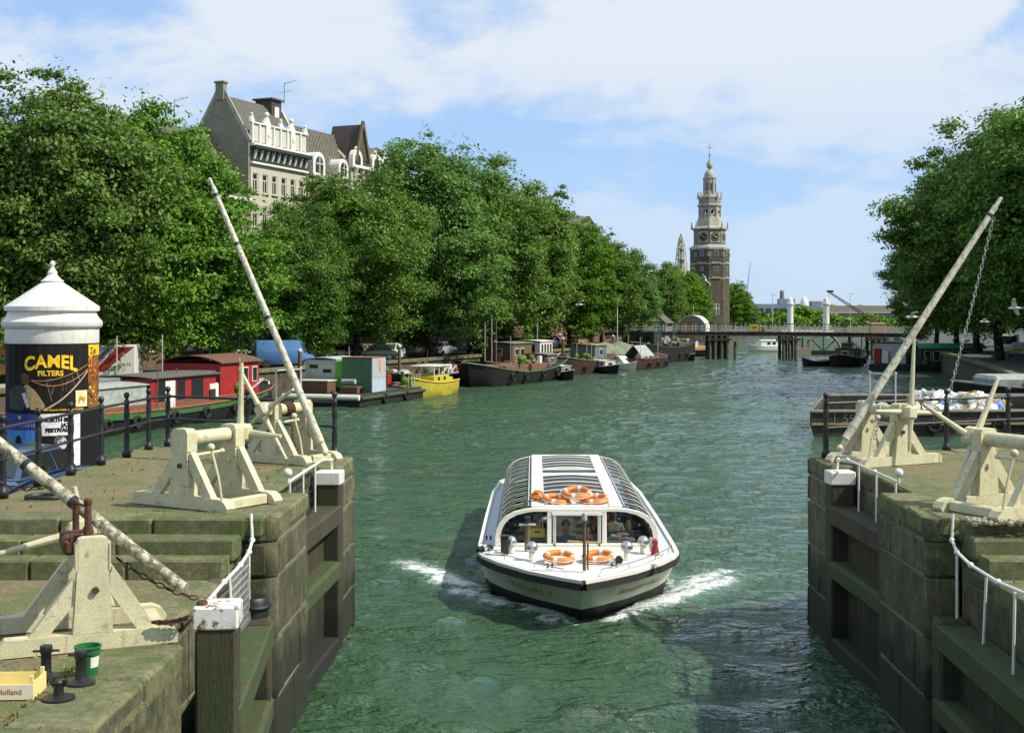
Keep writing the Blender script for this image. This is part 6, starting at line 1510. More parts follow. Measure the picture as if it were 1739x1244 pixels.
# timber arch bridge just beyond
ab = thing("timber_arch_bridge", "row of spoked timber arches on dark floats just beyond the wooden bridge", "bridge", (0, 197, 0))
for cx, r in ((25.1, 3.0), (44.2, 2.6), (50.0, 2.6)):
    m = MB(); m.path([(cx + r * math.cos(q * math.pi / 14), 0, .5 + r * math.sin(q * math.pi / 14)) for q in range(15)], .19, 6); m.build("arch", mat("arch_timber", (.25, .20, .13), .8, .2, 2), ab)
    for q in (45, 90, 135): MB().beam((cx, 0, .5), (cx + r * math.cos(R(q)), 0, .5 + r * math.sin(R(q))), .16, .16).build("spoke", TIMB, ab)
    MB().box((cx, 0, .3), (2 * r + 1.2, 1.6, .7)).build("float", DARKHULL, ab)
MB().box((40.5, 0, .5), (3.2, 2, 1.0)).build("landing_stage", mat("landing_tan", (.30, .25, .17), .8), ab)
for k in range(4): MB().tube((39.2 + k * .9, 0, 1), (39.2 + k * .9, 0, 2.6 - .3 * (k % 2)), .16, n=8).build("post", TIMB, ab)
# lift towers and crane
for px, lb, px_t in ((1342, "white round lift tower with domed cap over the bridge, standing alone", 505), (1403, "white round lift tower with domed cap beside the crane head", 503)):
    p = P(px, 552, 262); t = thing("lift_tower", lb, "tower", (p.x, 262, 1.6), group="white bridge lift towers")
    MB().lathe([(.75, 0), (.66, .4), (.62, 6.4)], n=20).build("shaft", WHITE, t, smooth=True)
    MB().lathe([(.62, 6.38), (.80, 6.5), (.80, 6.85), (.66, 6.95), (.60, 7.4), (.40, 7.85), (.02, 8.0)], n=20).build("cap", WHITE, t, smooth=True)
cr = thing("crane", "brown lattice crane jib slanting down towards the far trees", "crane", (60.5, 258, 1.6))
tip, foot = Vector((-1.6, 0, 8.9)), Vector((7.5, 0, 2.9))
for dy in (-.35, .35):
    for dz_ in (0, .55): MB().tube(tip + Vector((0, dy * .3, dz_ * .5)), foot + Vector((0, dy, dz_)), .07, n=5).build("jib_chord", RUST, cr)
for k in range(14):
    a, b = tip.lerp(foot, k / 14), tip.lerp(foot, (k + 1) / 14); MB().tube(a + Vector((0, -.25, 0)), b + Vector((0, -.25, .5)), .035, n=4).build("jib_lattice", RUST, cr)
MB().box(tuple(tip + Vector((.3, 0, .25))), (1.3, .6, .4), ch=.05).build("jib_head", IRON, cr); MB().box((8.0, 0, 1.6), (3.0, 2.2, 2.6), ch=.1).build("machine_house", mat("crane_tan", (.35, .24, .12), .7), cr); MB().box((8, 0, .2), (4, 3, .5), ch=.05).build("undercarriage", IRON, cr)
MB().tube((-1.6, 0, 8.9), (-1.6, 0, 4.5), .03, n=4).build("hoist_cable", IRON, cr)
# sheds at the bridge head
t = thing("gabled_shed", "grey boarded shed with white edged double gable roof at the bridge head", "shed", (15.4, 191, QZ), R(-18))
MB().box((0, 0, 1.5), (3.4, 5, 3.0)).build("wall", mat("shed_boards", (.14, .17, .15), .8, .2, 3), t)
MB().prism([(-1.7, -2.52, 3.0), (1.7, -2.52, 3.0), (0, -2.52, 4.3)], (0, .1, 0)).build("gable", mat("shed_gable", (.30, .33, .30), .7), t)
for sx in (-1, 1):
    MB().beam((sx * 2.0, 0, 2.85), (0, 0, 4.4), 5.6, .1, up=(0, 1, 0)).build("roof_slope", SLATE, t) if False else MB().prism([(sx * 2.05, -2.7, 2.82), (0, -2.7, 4.42), (0, -2.7, 4.30), (sx * 2.05, -2.7, 2.70)], (0, 5.4, 0)).build("roof_slope", SLATE, t)
    MB().prism([(sx * 2.1, -2.76, 2.84), (0, -2.76, 4.5), (0, -2.76, 4.28), (sx * 2.1, -2.76, 2.62)], (0, .07, 0)).build("barge_board", WHITE, t)
for x in (-.7, .4):
    fo = MB().box((x, -2.52, 1.7), (.95, .06, 1.9)).build("window", WHITE, t); MB().box((x, -2.56, 1.7), (.8, .02, 1.75)).build("pane", PANE, fo)
t2 = copy_tree(t, loc=(19.0, 197, QZ), label="grey shed with white edged gable half hidden behind the first shed")
t["group"] = "gabled sheds at the bridge head"; t2["group"] = t["group"]
t = thing("round_roofed_shed", "round roofed shed with brown door and pale curved roof beside the bridge", "shed", (24.0, 196, 3.0), R(-14))
arc = [(2.15 * math.cos(q * math.pi / 16), 1.0 + 2.0 * math.sin(q * math.pi / 16)) for q in range(17)]
MB().prism([(-2.1, 0, -1.2)] + [(x * .97, 0, z) for x, z in arc[::-1]] + [(2.1, 0, -1.2)], (0, .15, 0)).build("front_wall", mat("shed_front", (.16, .20, .18), .7, .2, 3), t)
m = MB()
for (x0, z0), (x1, z1) in zip(arc, arc[1:]): m.add([(x0, -.1, z0), (x1, -.1, z1), (x1, 6, z1), (x0, 6, z0), (x0 * .95, -.1, z0 * .97), (x1 * .95, -.1, z1 * .97), (x1 * .95, 6, z1 * .97), (x0 * .95, 6, z0 * .97)], [(0, 1, 2, 3), (4, 5, 6, 7), (0, 1, 5, 4), (2, 3, 7, 6)])
m.build("roof", WHITE, t); MB().box((0, 3, 0), (4.2, 6, 2.4)).build("side_wall", WHITE, t); MB().box((-.5, -.04, .75), (1.7, .08, 2.6)).build("door", mat("brown_door", (.30, .16, .04), .7), t); MB().tube((0.3, 0, 3), (.3, 0, 4.3), .05, n=6).build("mast", PALE, t)
# street lamps and masts
for p, h_, lb in ((P(1312, 551, 250), 8.0, "tall thin lamp post behind the wooden bridge near the white tower"), (P(1444, 548, 300), 9.0, "thin lamp post behind the crane jib"), (P(1048, 576, 172), 6.8, "thin white mast between the barges and the sheds")):
    t = thing("lamp_post", lb, "lamp post", (p.x, p.y, QZ)); MB().tube((0, 0, 0), (0, 0, h_), .09, .05, n=8).build("pole", PALE, t); MB().box((.35, 0, h_), (.9, .14, .1)).build("lamp_head", PALE, t)

# ------------------------------------------------------------------ clock tower
T0 = Vector((46.4, 340, 1.8)); tw = thing("clock_tower", "brick and sandstone clock tower with open lantern stages and onion spire", "tower", T0)
A0 = R(-100)                             # one corner of the octagon
Zt = lambda py: 6 - (py - 535) / 2200 * 340 - T0.z
W = 340 / 2200
def octa(prof, name, mt, a0=A0): return MB().lathe([(r * W, Zt(y)) for r, y in prof], n=8, a0=a0).build(name, mt, tw)
octa([(34, 575), (33.5, 540), (33.2, 424)], "brick_wall", TBRICK)
octa([(34.2, 425), (34.6, 423), (34.6, 421), (27.5, 416)], "ledge_roof", LEAD)
octa([(27.0, 417), (27.0, 391)], "clock_stage", mat("tower_grey_stone", (.15, .15, .115), .85, .3, 1.2))
octa([(27, 391.5), (30.5, 390), (30.5, 388), (25, 386)], "cornice", SAND)
for yb in (448.5, 473): octa([(33.3, yb + 1.2), (33.9, yb + 1.2), (33.9, yb - .6), (33.3, yb - .6)], "stone_band", SAND)
octa([(25, 386.5), (23, 384), (19.5, 370), (18.6, 369)], "scroll_base", SAND)
def lantern(r, y0, y1, nm, rp):
    for k in range(8):
        a = A0 + k * math.pi / 4; c = Vector((r * W * math.cos(a), r * W * math.sin(a), 0))
        MB().box((c.x, c.y, (Zt(y0) + Zt(y1)) / 2), (rp * W, rp * W, Zt(y1) - Zt(y0)), a).build("column", SAND, tw)
        a2 = a + math.pi / 8; rr = r * math.cos(math.pi / 8)
        c2 = Vector((rr * W * math.cos(a2), rr * W * math.sin(a2), Zt(y1) - 1.0)); wid = 2 * r * W * math.sin(math.pi / 8)
        n = 8; arch = [(-wid / 2, 1.0), (wid / 2, 1.0), (wid / 2, -.6)] + [(wid * .32 * math.cos(q * math.pi / n), -.55 + wid * .32 * math.sin(q * math.pi / n)) for q in range(n + 1)] + [(-wid / 2, -.6)]
        ca, sa = math.cos(a2), math.sin(a2)
        MB().prism([(c2.x - sa * u - ca * .2, c2.y + ca * u - sa * .2, c2.z + z) for u, z in arch], (ca * .4, sa * .4, 0)).build("arch", SAND, tw)
        MB().box((c2.x, c2.y, Zt(y0) + .55), (.25, wid * .8, 1.1), a2).build("parapet", SAND, tw)
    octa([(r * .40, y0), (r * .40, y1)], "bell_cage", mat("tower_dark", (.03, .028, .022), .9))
lantern(16.5, 370, 351, "lower_lantern", 4.6)
octa([(19.5, 351.5), (21, 350), (21, 348), (19, 347)], "cornice", SAND)
octa([(18.6, 348), (18.8, 336)], "balustrade", mat("balustrade_stone", (.22, .22, .16), .9, .5, 5)); octa([(19.4, 337), (19.6, 335), (19.3, 334), (12, 333)], "balustrade_cap", SAND)
for k in range(8):
    a = A0 + k * math.pi / 4
    for r, y0, h_ in ((19.6, 338, 1.9), (30.2, 390, 2.0)):
        MB().lathe([(.22, 0), (.26, h_ * .5), (.12, h_ * .7), (.18, h_ * .85), (.02, h_)], (r * W * math.cos(a), r * W * math.sin(a), Zt(y0)), 8).build("finial", SAND, tw, smooth=True)
octa([(14, 334), (12.5, 331.5), (11.2, 331)], "lantern_base", SAND); lantern(9.2, 332, 304, "upper_lantern", 3.4)
octa([(10.5, 304.5), (11.8, 303), (11.6, 301.5), (9.5, 301)], "cornice", SAND)
MB().lathe([(r * W, Zt(y)) for r, y in ((9.4, 301), (9.0, 297), (7.4, 292.5), (4.2, 289.5), (2.2, 288), (2.4, 286), (5.0, 284), (5.6, 280), (4.6, 276.5), (2.2, 273.5), (1.3, 270), (.9, 263), (.2, 262.5))], n=24).build("onion_spire", SAND, tw, smooth=True)
MB().tube((0, 0, Zt(263)), (0, 0, Zt(244)), .07, n=6).box((0, 0, Zt(251)), (1.5, .06, .14)).ball((0, 0, Zt(263)), .32, 8, 6).build("weathervane", LEAD, tw)
def facet(k):                            # outward direction of face k, and its distance factor
    a = A0 + (k + .5) * math.pi / 4; return a, math.cos(math.pi / 8)
def on_face(k, r, u, z, out):
    a, q = facet(k); d = r * W * q + out
    return Vector((d * math.cos(a) - math.sin(a) * u, d * math.sin(a) + math.cos(a) * u, z)), a
ksun = 0
for k in (7, 0, 1):
    p, a = on_face(k, 27.0, 0, Zt(403.5), .06)
    fo = MB().box(tuple(p), (.12, 2.7, 2.9), a).build("clock", SAND, tw)
    p2, _ = on_face(k, 27.0, 0, Zt(403.5), .14); M = Matrix.Translation(p2) @ Matrix.Rotation(a, 4, 'Z') @ Matrix.Rotation(R(90), 4, 'Y')
    m = MB(); m.lathe([(1.2, -.03), (1.2, .03)], n=28); m.v = [tuple(M @ Vector(q)) for q in m.v]; m.build("clock_face", DARKIN, fo)
    m = MB()
    for h_ in range(12):
        th = h_ * math.pi / 6; L0, L1 = .88, 1.08
        q0, _ = on_face(k, 27.0, L0 * math.sin(th), Zt(403.5) + L0 * math.cos(th), .18); q1, _ = on_face(k, 27.0, L1 * math.sin(th), Zt(403.5) + L1 * math.cos(th), .18); m.tube(q0, q1, .075, n=5)
    for th, L1, w in ((1.9, .62, .07), (5.6, .92, .055)):
        q0, _ = on_face(k, 27.0, 0, Zt(403.5), .2); q1, _ = on_face(k, 27.0, L1 * math.sin(th), Zt(403.5) + L1 * math.cos(th), .2); m.tube(q0, q1, w, n=5)
    m.build("clock_hand", mat("gilt", (.72, .62, .3), .4), fo)
def tower_window(k, u, py, w, h_, r=33.3, cross=False):
    p, a = on_face(k, r, u, Zt(py), .03); fo = MB().box(tuple(p), (.16, w + .22, h_ + .22), a).build("window", STUCCO_L if cross else SAND, tw)
    p, a = on_face(k, r, u, Zt(py), .10); MB().box(tuple(p), (.06, w, h_), a).build("pane", PANE, fo)
    if cross:
        m = MB(); p, a = on_face(k, r, u, Zt(py), .16); m.box(tuple(p), (.06, .22, h_), a).box(tuple(p + Vector((0, 0, h_ * .1))), (.06, w, .22), a); m.build("mullion", STUCCO_L, fo)
tower_window(0, 0, 525, 1.5, 2.6, cross=True)
for k in (7, 0, 1):
    tower_window(k, 0, 457, .8, 1.0); tower_window(k, 0, 431, .9, 1.3)
    for u in (-1.8, 1.8): tower_window(k, u, 433, .5, .9)
    p, a = on_face(k, 33.3, 0, Zt(447), .1); MB().box(tuple(p), (.3, 2.6, .35), a).build("lintel", SAND, tw)
    p, a = on_face(k, 33.3, 0, Zt(472), .1); MB().box(tuple(p), (.3, 2.4, .35), a).build("lintel", SAND, tw)
# church spire under scaffolding far behind the trees
sp = thing("church_spire", "pale openwork church spire showing above the trees beside the clock tower", "spire", (P(1157, 0, 470).x, 470, 1.6))
zs = lambda py: 6 - (py - 535) / 2200 * 470 - 1.6
for (r0, y0), (r1, y1) in zip(((2.4, 470), (1.9, 440), (1.5, 422), (.9, 408)), ((1.9, 440), (1.5, 422), (.9, 408), (.25, 398))):
    for k in range(6):
        a, b = k * math.pi / 3, (k + 1) * math.pi / 3
        MB().tube((r0 * math.cos(a), r0 * math.sin(a), zs(y0)), (r1 * math.cos(a), r1 * math.sin(a), zs(y1)), .17, n=5).build("strut", STUCCO, sp)
        MB().tube((r0 * math.cos(a), r0 * math.sin(a), zs(y0)), (r1 * math.cos(b), r1 * math.sin(b), zs(y1)), .10, n=4).build("brace", STUCCO, sp)
    MB().lathe([(r0 * .55, zs(y0)), (r1 * .5, zs(y1))], n=8).build("core", SAND, sp); MB().lathe([(r1 + .25, zs(y1) - .25), (r1 + .25, zs(y1) + .2)], n=8).build("gallery", STUCCO, sp)
MB().box((0, 0, 9), (6, 6, 18.0)).build("church_tower", BRICK[0], sp)

# ------------------------------------------------------------------ houses
UQ = Vector((.384, .923, 0)); HA = math.atan2(.923, .384)
H0 = Vector((-24.4, 112, QZ))
WIN = {}
def win_mesh(w, h, fm):
    k = (round(w, 2), round(h, 2), fm.name)
    if k not in WIN:
        m = MB(); fw = .09
        for x in (-w / 2 + fw / 2, w / 2 - fw / 2): m.box((x, 0, 0), (fw, .08, h))
        for z in (-h / 2 + fw / 2, h / 2 - fw / 2): m.box((0, 0, z), (w - 2 * fw, .08, fw))
        m.box((0, .01, h * .18), (w - 2 * fw, .06, .07)); m.box((0, .012, -h * .15), (.06, .05, h * .62))
        me = m.mesh("window"); me.materials.append(fm)
        p = MB(); p.quad((-w / 2, .03, -h / 2), (w / 2, .03, -h / 2), (w / 2, .03, h / 2), (-w / 2, .03, h / 2)); pm = p.mesh("pane"); pm.materials.append(PANE)
        WIN[k] = (me, pm)
    return WIN[k]
def facade(t, w, z0, z1, bays, rows, mt, fm=WHITE, ww=1.0, depth=.16, xoff=0.0, sill=True, door=True):
    """front wall with real openings: rows = [(centre height, window height)]"""
    xs_ = [0.0]; holes = set(); bw = w / bays
    for b in range(bays): xs_ += [b * bw + (bw - ww) / 2, b * bw + (bw + ww) / 2]
    xs_.append(w); zs_ = [z0]
    for zc, h in rows: zs_ += [zc - h / 2, zc + h / 2]
    zs_.append(z1); m = MB()
    for i in range(len(xs_) - 1):
        for j in range(len(zs_) - 1):
            a, b, c, d = xs_[i], xs_[i + 1], zs_[j], zs_[j + 1]
            if i % 2 == 1 and j % 2 == 1:
                m.quad((a, 0, c), (a, depth, c), (a, depth, d), (a, 0, d)); m.quad((b, 0, c), (b, depth, c), (b, depth, d), (b, 0, d)); m.quad((a, 0, c), (b, 0, c), (b, depth, c), (a, depth, c)); m.quad((a, 0, d), (b, 0, d), (b, depth, d), (a, depth, d))
                fo_, pa_ = win_mesh(b - a, d - c, fm); o = link("window", fo_, t, loc=((a + b) / 2, depth - .05, (c + d) / 2)); link("pane", pa_, o)
                if sill: link("sill", stone_mesh("sill", (b - a + .2, .2, .1), .01, SAND), t, loc=((a + b) / 2, -.05, c - .05))
            else: m.quad((a, 0, c), (b, 0, c), (b, 0, d), (a, 0, d))
    m.build("facade", mt, t)
def house(label, t0, w, ze, zr, mt, roofm, bays, nrow, rd=2.8, depth=9.0, style="gable", base=None, ang=None, ww=1.0, fm=WHITE, ridge=None, rows=None):
    loc = (base if base is not None else H0 + UQ * t0)
    t = thing("canal_house", label, "house", loc, HA if ang is None else ang, "houses along the canal")
    rows = rows or [(2.2 + k * (ze - 1.2) / nrow, min(2.1, (ze - 1.2) / nrow * .62)) for k in range(nrow)]
    facade(t, w, 0, ze, bays, rows, mt, fm, ww)
    ridge = ridge or depth / 2
    m = MB(); m.quad((0, 0, 0), (0, depth, 0), (0, depth, ze), (0, 0, ze)).quad((w, 0, 0), (w, depth, 0), (w, depth, ze), (w, 0, ze)).quad((0, depth, 0), (w, depth, 0), (w, depth, ze), (0, depth, ze))
    m.quad((.02, .18, 0), (w - .02, .18, 0), (w - .02, .18, ze), (.02, .18, ze))
    m.build("side_wall", mt, t, fix=False)
    if style in ("gable", "low"):
        for x in (0.0, w - .3): MB().prism([(x, 0, ze), (x, depth, ze), (x, ridge + .25, zr), (x, ridge - .25, zr)], (.3, 0, 0)).build("gable_wall", mt, t)
        r = MB(); r.prism([(.31, -.25, ze - .05), (.31, ridge, zr - .15), (.31, ridge, zr - .35), (.31, -.25, ze - .25)], (w - .62, 0, 0)); r.prism([(.31, depth + .2, ze - .05), (.31, ridge, zr - .15), (.31, ridge, zr - .35), (.31, depth + .2, ze - .25)], (w - .62, 0, 0)); r.build("roof", roofm, t)
    elif style == "mansard":
        r = MB(); r.prism([(0, .1, ze + .02), (0, 1.9, zr), (0, depth - 1.9, zr), (0, depth - .1, ze + .02)], (w, 0, 0)); r.build("roof", roofm, t)
    else:
        MB().box((w / 2, depth / 2, ze + .1), (w, depth, .2)).build("roof", roofm, t)
    MB().box((w / 2, -.18, ze - .12), (w + .1, .5, .3), ch=.05).build("cornice", fm, t)
    return t
# the tall house with white attic balustrade
t = house("tall cream house with steep tiled roof, grey side gable and white ornamental parapet", 0, 8.8, 18.9, 23.4, STUCCO, SLATE, 6, 5, depth=6.2, ridge=3.0, ww=.78, rows=[(2.3, 2.3), (6.0, 2.3), (9.4, 2.1), (12.6, 1.9), (15.5, 1.7)])
gw = BRICK[1]
MB().prism([(-.02, .05, 6), (-.02, 6.2, 6), (-.02, 6.2, 18.6), (-.02, 3.3, 23.4), (-.02, 2.7, 23.4), (-.02, .05, 19.0)], (-.25, 0, 0)).build("side_gable", gw, t)
for a, b in (((2.7, 23.5), (.0, 19.0)), ((3.3, 23.5), (6.3, 18.6))): MB().beam((-.14, a[0], a[1]), (-.14, b[0], b[1]), .42, .16, up=(1, 0, 0)).build("gable_coping", SAND, t)
MB().box((-.1, 3.0, 23.5), (.55, .85, 1.5), ch=.02).build("chimney", gw, t); MB().box((-.1, 3.0, 24.3), (.72, 1.05, .18), ch=.03).build("chimney_cap", gw, t)
MB().box((7.4, 3.2, 23.0), (1.6, 1.8, 1.6), ch=.03).build("roof_chamber", BRICK[3], t); MB().box((7.4, 3.2, 23.87), (2.0, 2.2, .16)).build("chamber_roof", SLATE, t); MB().box((7.4, 2.28, 22.7), (.7, .03, 1.0)).build("chamber_window", WHITE, t)
MB().box((4.4, -.30, 18.55), (8.9, .75, .35), ch=.06).build("main_cornice", DKGREEN, t); MB().box((4.4, -.06, 17.85), (8.8, .12, 1.1)).build("frieze", DKGREEN, t)
for k in range(10): MB().prism([(.3 + k * .9, -.03, 17.35), (.3 + k * .9, -.45, 18.37), (.3 + k * .9, -.03, 18.37)], (.24, 0, 0)).build("bracket", WHITE, t)
MB().box((4.4, -.12, 17.2), (8.9, .3, .2), ch=.03).build("string_course", WHITE, t)
for k in range(8):
    MB().box((.62 + k * 1.08, .0, 19.75), (1.0, .16, 1.75), ch=.02).build("parapet_panel", STUCCO_L, t)
    MB().box((.08 + k * 1.08, -.06, 19.8), (.22, .30, 1.95), ch=.02).build("parapet_pier", WHITE, t)
MB().box((4.4, -.05, 20.68), (8.9, .36, .16), ch=.03).build("parapet_cap", WHITE, t)
for x, s in ((.15, .9), (2.4, 1.5), (4.6, .9), (6.3, 1.5), (8.6, .9)):
    m = MB(); m.prism([(x - .35 * s, -.12, 20.75), (x + .35 * s, -.12, 20.75), (x + .28 * s, -.12, 21.0), (x + .12 * s, -.12, 21.05 + .2 * s), (x, -.12, 21.1 + .3 * s), (x - .12 * s, -.12, 21.05 + .2 * s), (x - .28 * s, -.12, 21.0)], (0, .24, 0)).ball((x, 0, 21.1 + .36 * s), .16 * s, 8, 6); m.build("crest", WHITE, t)
    if s > 1: MB().box((x, -.14, 19.7), (.7, .2, 2.1), ch=.03).ball((x, -.26, 19.9), .22, 8, 6, (1, .4, 1.5)).build("crest_panel", WHITE, t)
for x in (3.6, 7.0): MB().prism([(x, .9, 20.45), (x + 1.1, .9, 20.45), (x + 1.1, 1.5, 21.35), (x, 1.5, 21.35)], (0, -.06, .04)).build("skylight", mat("skylight_glass", (.16, .28, .45), .15), t)
# tiled mansard house with white round dormers
t = house("house with patterned tiled mansard roof and white round dormer, next to the tall cream house", 9.0, 7.7, 16.6, 21.8, BRICK[1], SLATE, 4, 5, depth=8, style="mansard")
m = MB()
for i in range(15):
    for j in range(11):
        x = .05 + i * .505; q = j / 11; y = .1 + 1.8 * q; z = 16.62 + 5.2 * q
        m.box(None, (.36, .06, .34), 0, 0, Matrix.Translation((x + .25, y + .05, z + .26)) @ Matrix.Rotation(math.atan2(1.8, 5.2), 4, 'X') @ Matrix.Rotation(0, 4, 'Y')) 
m.build("roof_tiles", mat("pale_tile", (.26, .24, .19), .8, .3, 3), t, kind="stuff")
def dormer(x, z, s):
    arc = [(s * math.cos(q * math.pi / 10), s * .15 + s * math.sin(q * math.pi / 10)) for q in range(11)]
    fo = MB().prism([(x - s, -.35, z - s * .9)] + [(x + a, -.35, z + b) for a, b in arc[::-1]] + [(x + s, -.35, z - s * .9)], (0, 1.5, 0)).build("dormer", WHITE, t)
    MB().prism([(x - s * .62, -.37, z - s * .7)] + [(x + a * .62, -.37, z + b * .66) for a, b in arc[::-1]] + [(x + s * .62, -.37, z - s * .7)], (0, -.02, 0)).build("dormer_pane", PANE, fo)
    MB().box((x, -.40, z), (.1, .04, s * 1.4)).box((x, -.40, z + .1), (s * 1.2, .04, .08)).build("dormer_bar", WHITE, fo)
    MB().box((x, -.4, z - s), (s * 2.4, .4, .2), ch=.03).build("dormer_sill", WHITE, fo)
dormer(1.5, 18.1, 1.05); dormer(5.9, 18.1, .9)
# ornate house with dark dormer gable
t = house("ornate pale house with dark pointed dormer and scrolled white gables", 16.9, 11.5, 18.8, 22.0, STUCCO, SLATE, 6, 5, depth=8, ridge=3.5)
fo = MB().prism([(.6, -.2, 19.4), (3.0, -.2, 19.4), (1.8, -.2, 23.0)], (0, 3.4, 0)).build("dark_dormer", BRICK[3], t)
for a, b in (((.4, 19.2), (1.8, 23.3)), ((3.2, 19.2), (1.8, 23.3))): MB().beam((a[0], -.3, a[1]), (b[0], -.3, b[1]), .3, .2, up=(0, 1, 0)).build("barge_board", mat("dormer_timber", (.12, .10, .05), .8), fo)
for x in (.8, 4.6, 6.6):
    arc = [(x + .95 * math.cos(q * math.pi / 8), 19.4 + 1.0 * math.sin(q * math.pi / 8)) for q in range(9)]
    fo = MB().prism([(x - .95, -.3, 18.5)] + [(a, -.3, b) for a, b in arc[::-1]] + [(x + .95, -.3, 18.5)], (0, .5, 0)).build("scroll_gable", WHITE, t)
    MB().prism([(x - .5, -.32, 18.7)] + [(x + (a - x) * .55, -.32, 19.4 + (b - 19.4) * .55) for a, b in arc[::-1]] + [(x + .5, -.32, 18.7)], (0, -.02, 0)).build("scroll_opening", DARKIN, fo); MB().ball((x, -.1, 20.5), .22, 8, 6).build("ball_finial", WHITE, fo)
for k in range(9): MB().prism([(.4 + k * 1.3, -.03, 17.5), (.4 + k * 1.3, -.5, 18.5), (.4 + k * 1.3, -.03, 18.5)], (.3, 0, 0)).build("bracket", WHITE, t)
MB().box((9.4, 1.0, 20.0), (2.2, 2.0, 1.3), ch=.03).build("roof_house", BRICK[1], t); MB().box((9.4, 1.0, 20.75), (3.0, 2.6, .22), ch=.03).build("roof_slab", LEAD, t)
# the rest of the row
house("long house with dark flat ridged roof behind the first big trees", -14.2, 13.9, 14.0, 20.2, BRICK[0], SLATE, 6, 4, depth=9, style="low")
house("brown brick house behind the trees near the red houseboat", -26.6, 12.2, 13.0, 17.0, BRICK[0], SLATE, 5, 4, style="low")
house("red brick house behind the trees at the near end of the row", -39, 12.2, 14.0, 17.5, BRICK[2], SLATE, 5, 4, style="low")
house("pale plastered house behind the trees above the parked cars", 28.6, 14.5, 14.0, 17.2, STUCCO, SLATE, 5, 4, style="low")
house("dark brick house hidden behind the trees along the moored barges", 43.3, 13, 13.5, 16.5, BRICK[3], SLATE, 6, 4, style="low")
house("long red brick house hidden behind the trees near the bridge", 56.6, 18, 12.5, 16.0, BRICK[2], SLATE, 8, 4, style="low")
house("brown brick house with red chimney showing beyond the tree tops", 75, 22, 13.5, 19.5, BRICK[0], SLATE, 9, 4, style="low")
b0 = Vector((47, 97, QZ)); 
house("brown brick house in shade behind the far bank trees, next to the white van", 0, 16, 13, 17, BRICK[3], SLATE, 7, 4, style="low", base=Vector((60.5, 132, QZ)), ang=HA + math.pi)
house("dark brick house in shade behind the far bank trees, nearest the rubbish barge", 0, 17, 13, 17, BRICK[0], SLATE, 7, 4, style="low", base=Vector((54.0, 116, QZ)), ang=HA + math.pi)
house("grey brick house in shade behind the far bank trees near the bridge", 0, 24, 12, 16, BRICK[1], SLATE, 9, 4, style="low", base=Vector((70, 156, QZ)), ang=HA + math.pi)
# roof aerials
def aerial(label, p, h_, w):
    t = thing("roof_aerial", label, "aerial", p, group="television aerials on the roofs"); MB().tube((0, 0, 0), (0, 0, h_), .035, n=5).build("mast", GREY, t); MB().tube((0, 0, h_ - .1), (w, .2, h_ + .25), .025, n=4).build("boom", GREY, t); MB().tube((-w * .6, 0, h_ * .5), (w * .7, .1, h_ * .65), .02, n=4).build("boom", GREY, t)
    m = MB()
    for k in range(4): m.tube((w * (.1 + k * .28), -.35, h_ + .02 + k * .07), (w * (.1 + k * .28), .45, h_ + .02 + k * .07), .014, n=4)
    m.build("element", GREY, t)
aerial("television aerial on the dark flat ridged roof", P(296, 196, 108), 1.3, 1.1); aerial("tall television aerial behind the roof chamber of the cream house", P(483, 176, 119), 1.9, 1.0)

# ------------------------------------------------------------------ far shore
fb = thing("warehouse", "long pale windowed warehouse on the far shore beyond the crane", "warehouse", (P(1410, 0, 560).x, 560, 1.6))
facade(fb, 34, 0, 5.6, 17, [(2.6, 2.6)], BRICK[1], STUCCO_L, 1.1); MB().box((17, 4.2, 2.8), (34, 8, 5.5)).build("block", BRICK[1], fb); MB().prism([(-.5, -.5, 5.6), (-.5, 8.6, 5.6), (-.5, 4, 8.6)], (35, 0, 0)).build("roof", SLATE, fb); MB().box((17, -.3, 5.5), (34.6, .5, .4)).build("cornice", STUCCO_L, fb)
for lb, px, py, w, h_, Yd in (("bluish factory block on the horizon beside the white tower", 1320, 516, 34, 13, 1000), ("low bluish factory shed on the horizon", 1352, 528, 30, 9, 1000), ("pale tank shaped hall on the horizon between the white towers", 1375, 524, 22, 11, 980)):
    p = P(px, py, Yd); t = thing("factory", lb, "factory", (p.x, Yd, 1.6)); MB().box((0, 0, h_ / 2), (w, 20, h_)).build("block", mat("haze_tinted_concrete", (.22, .26, .30), .9, .2, .1), t); MB().box((w * .2, 0, h_ + 2), (w * .35, 10, 4)).build("roof_block", mat("haze_tinted_concrete", (.22, .26, .30)), t)  # distance haze is put into the concrete's bluish colour
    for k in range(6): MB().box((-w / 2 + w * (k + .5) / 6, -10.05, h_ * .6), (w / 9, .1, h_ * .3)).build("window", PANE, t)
t = thing("factory_chimney", "slim dark chimney on the horizon above the factory block", "chimney", (P(1328, 0, 1010).x, 1010, 1.6)); MB().lathe([(2.2, 0), (1.7, 22), (1.9, 22.5), (.9, 24)], n=12).build("stack", GREY, t)
t = thing("storage_dome", "white pointed dome on the horizon between the two lift towers", "dome", (P(1366, 0, 990).x, 990, 1.6)); MB().lathe([(3.5, 0), (3.4, 12), (2.6, 16), (.3, 18.5)], n=16).build("shell", WHITE, t, smooth=True)
t = thing("harbour_crane", "thin blue harbour crane jib far behind the trees at the tower", "crane", (P(1271, 0, 700).x, 700, 1.6)); MB().tube((-1, 0, 16), (1.2, 0, 33), .25, .12, n=6).build("jib", BLUEP, t); MB().box((-1, 0, 8), (2.4, 2.4, 16)).build("pylon", BLUEP, t)
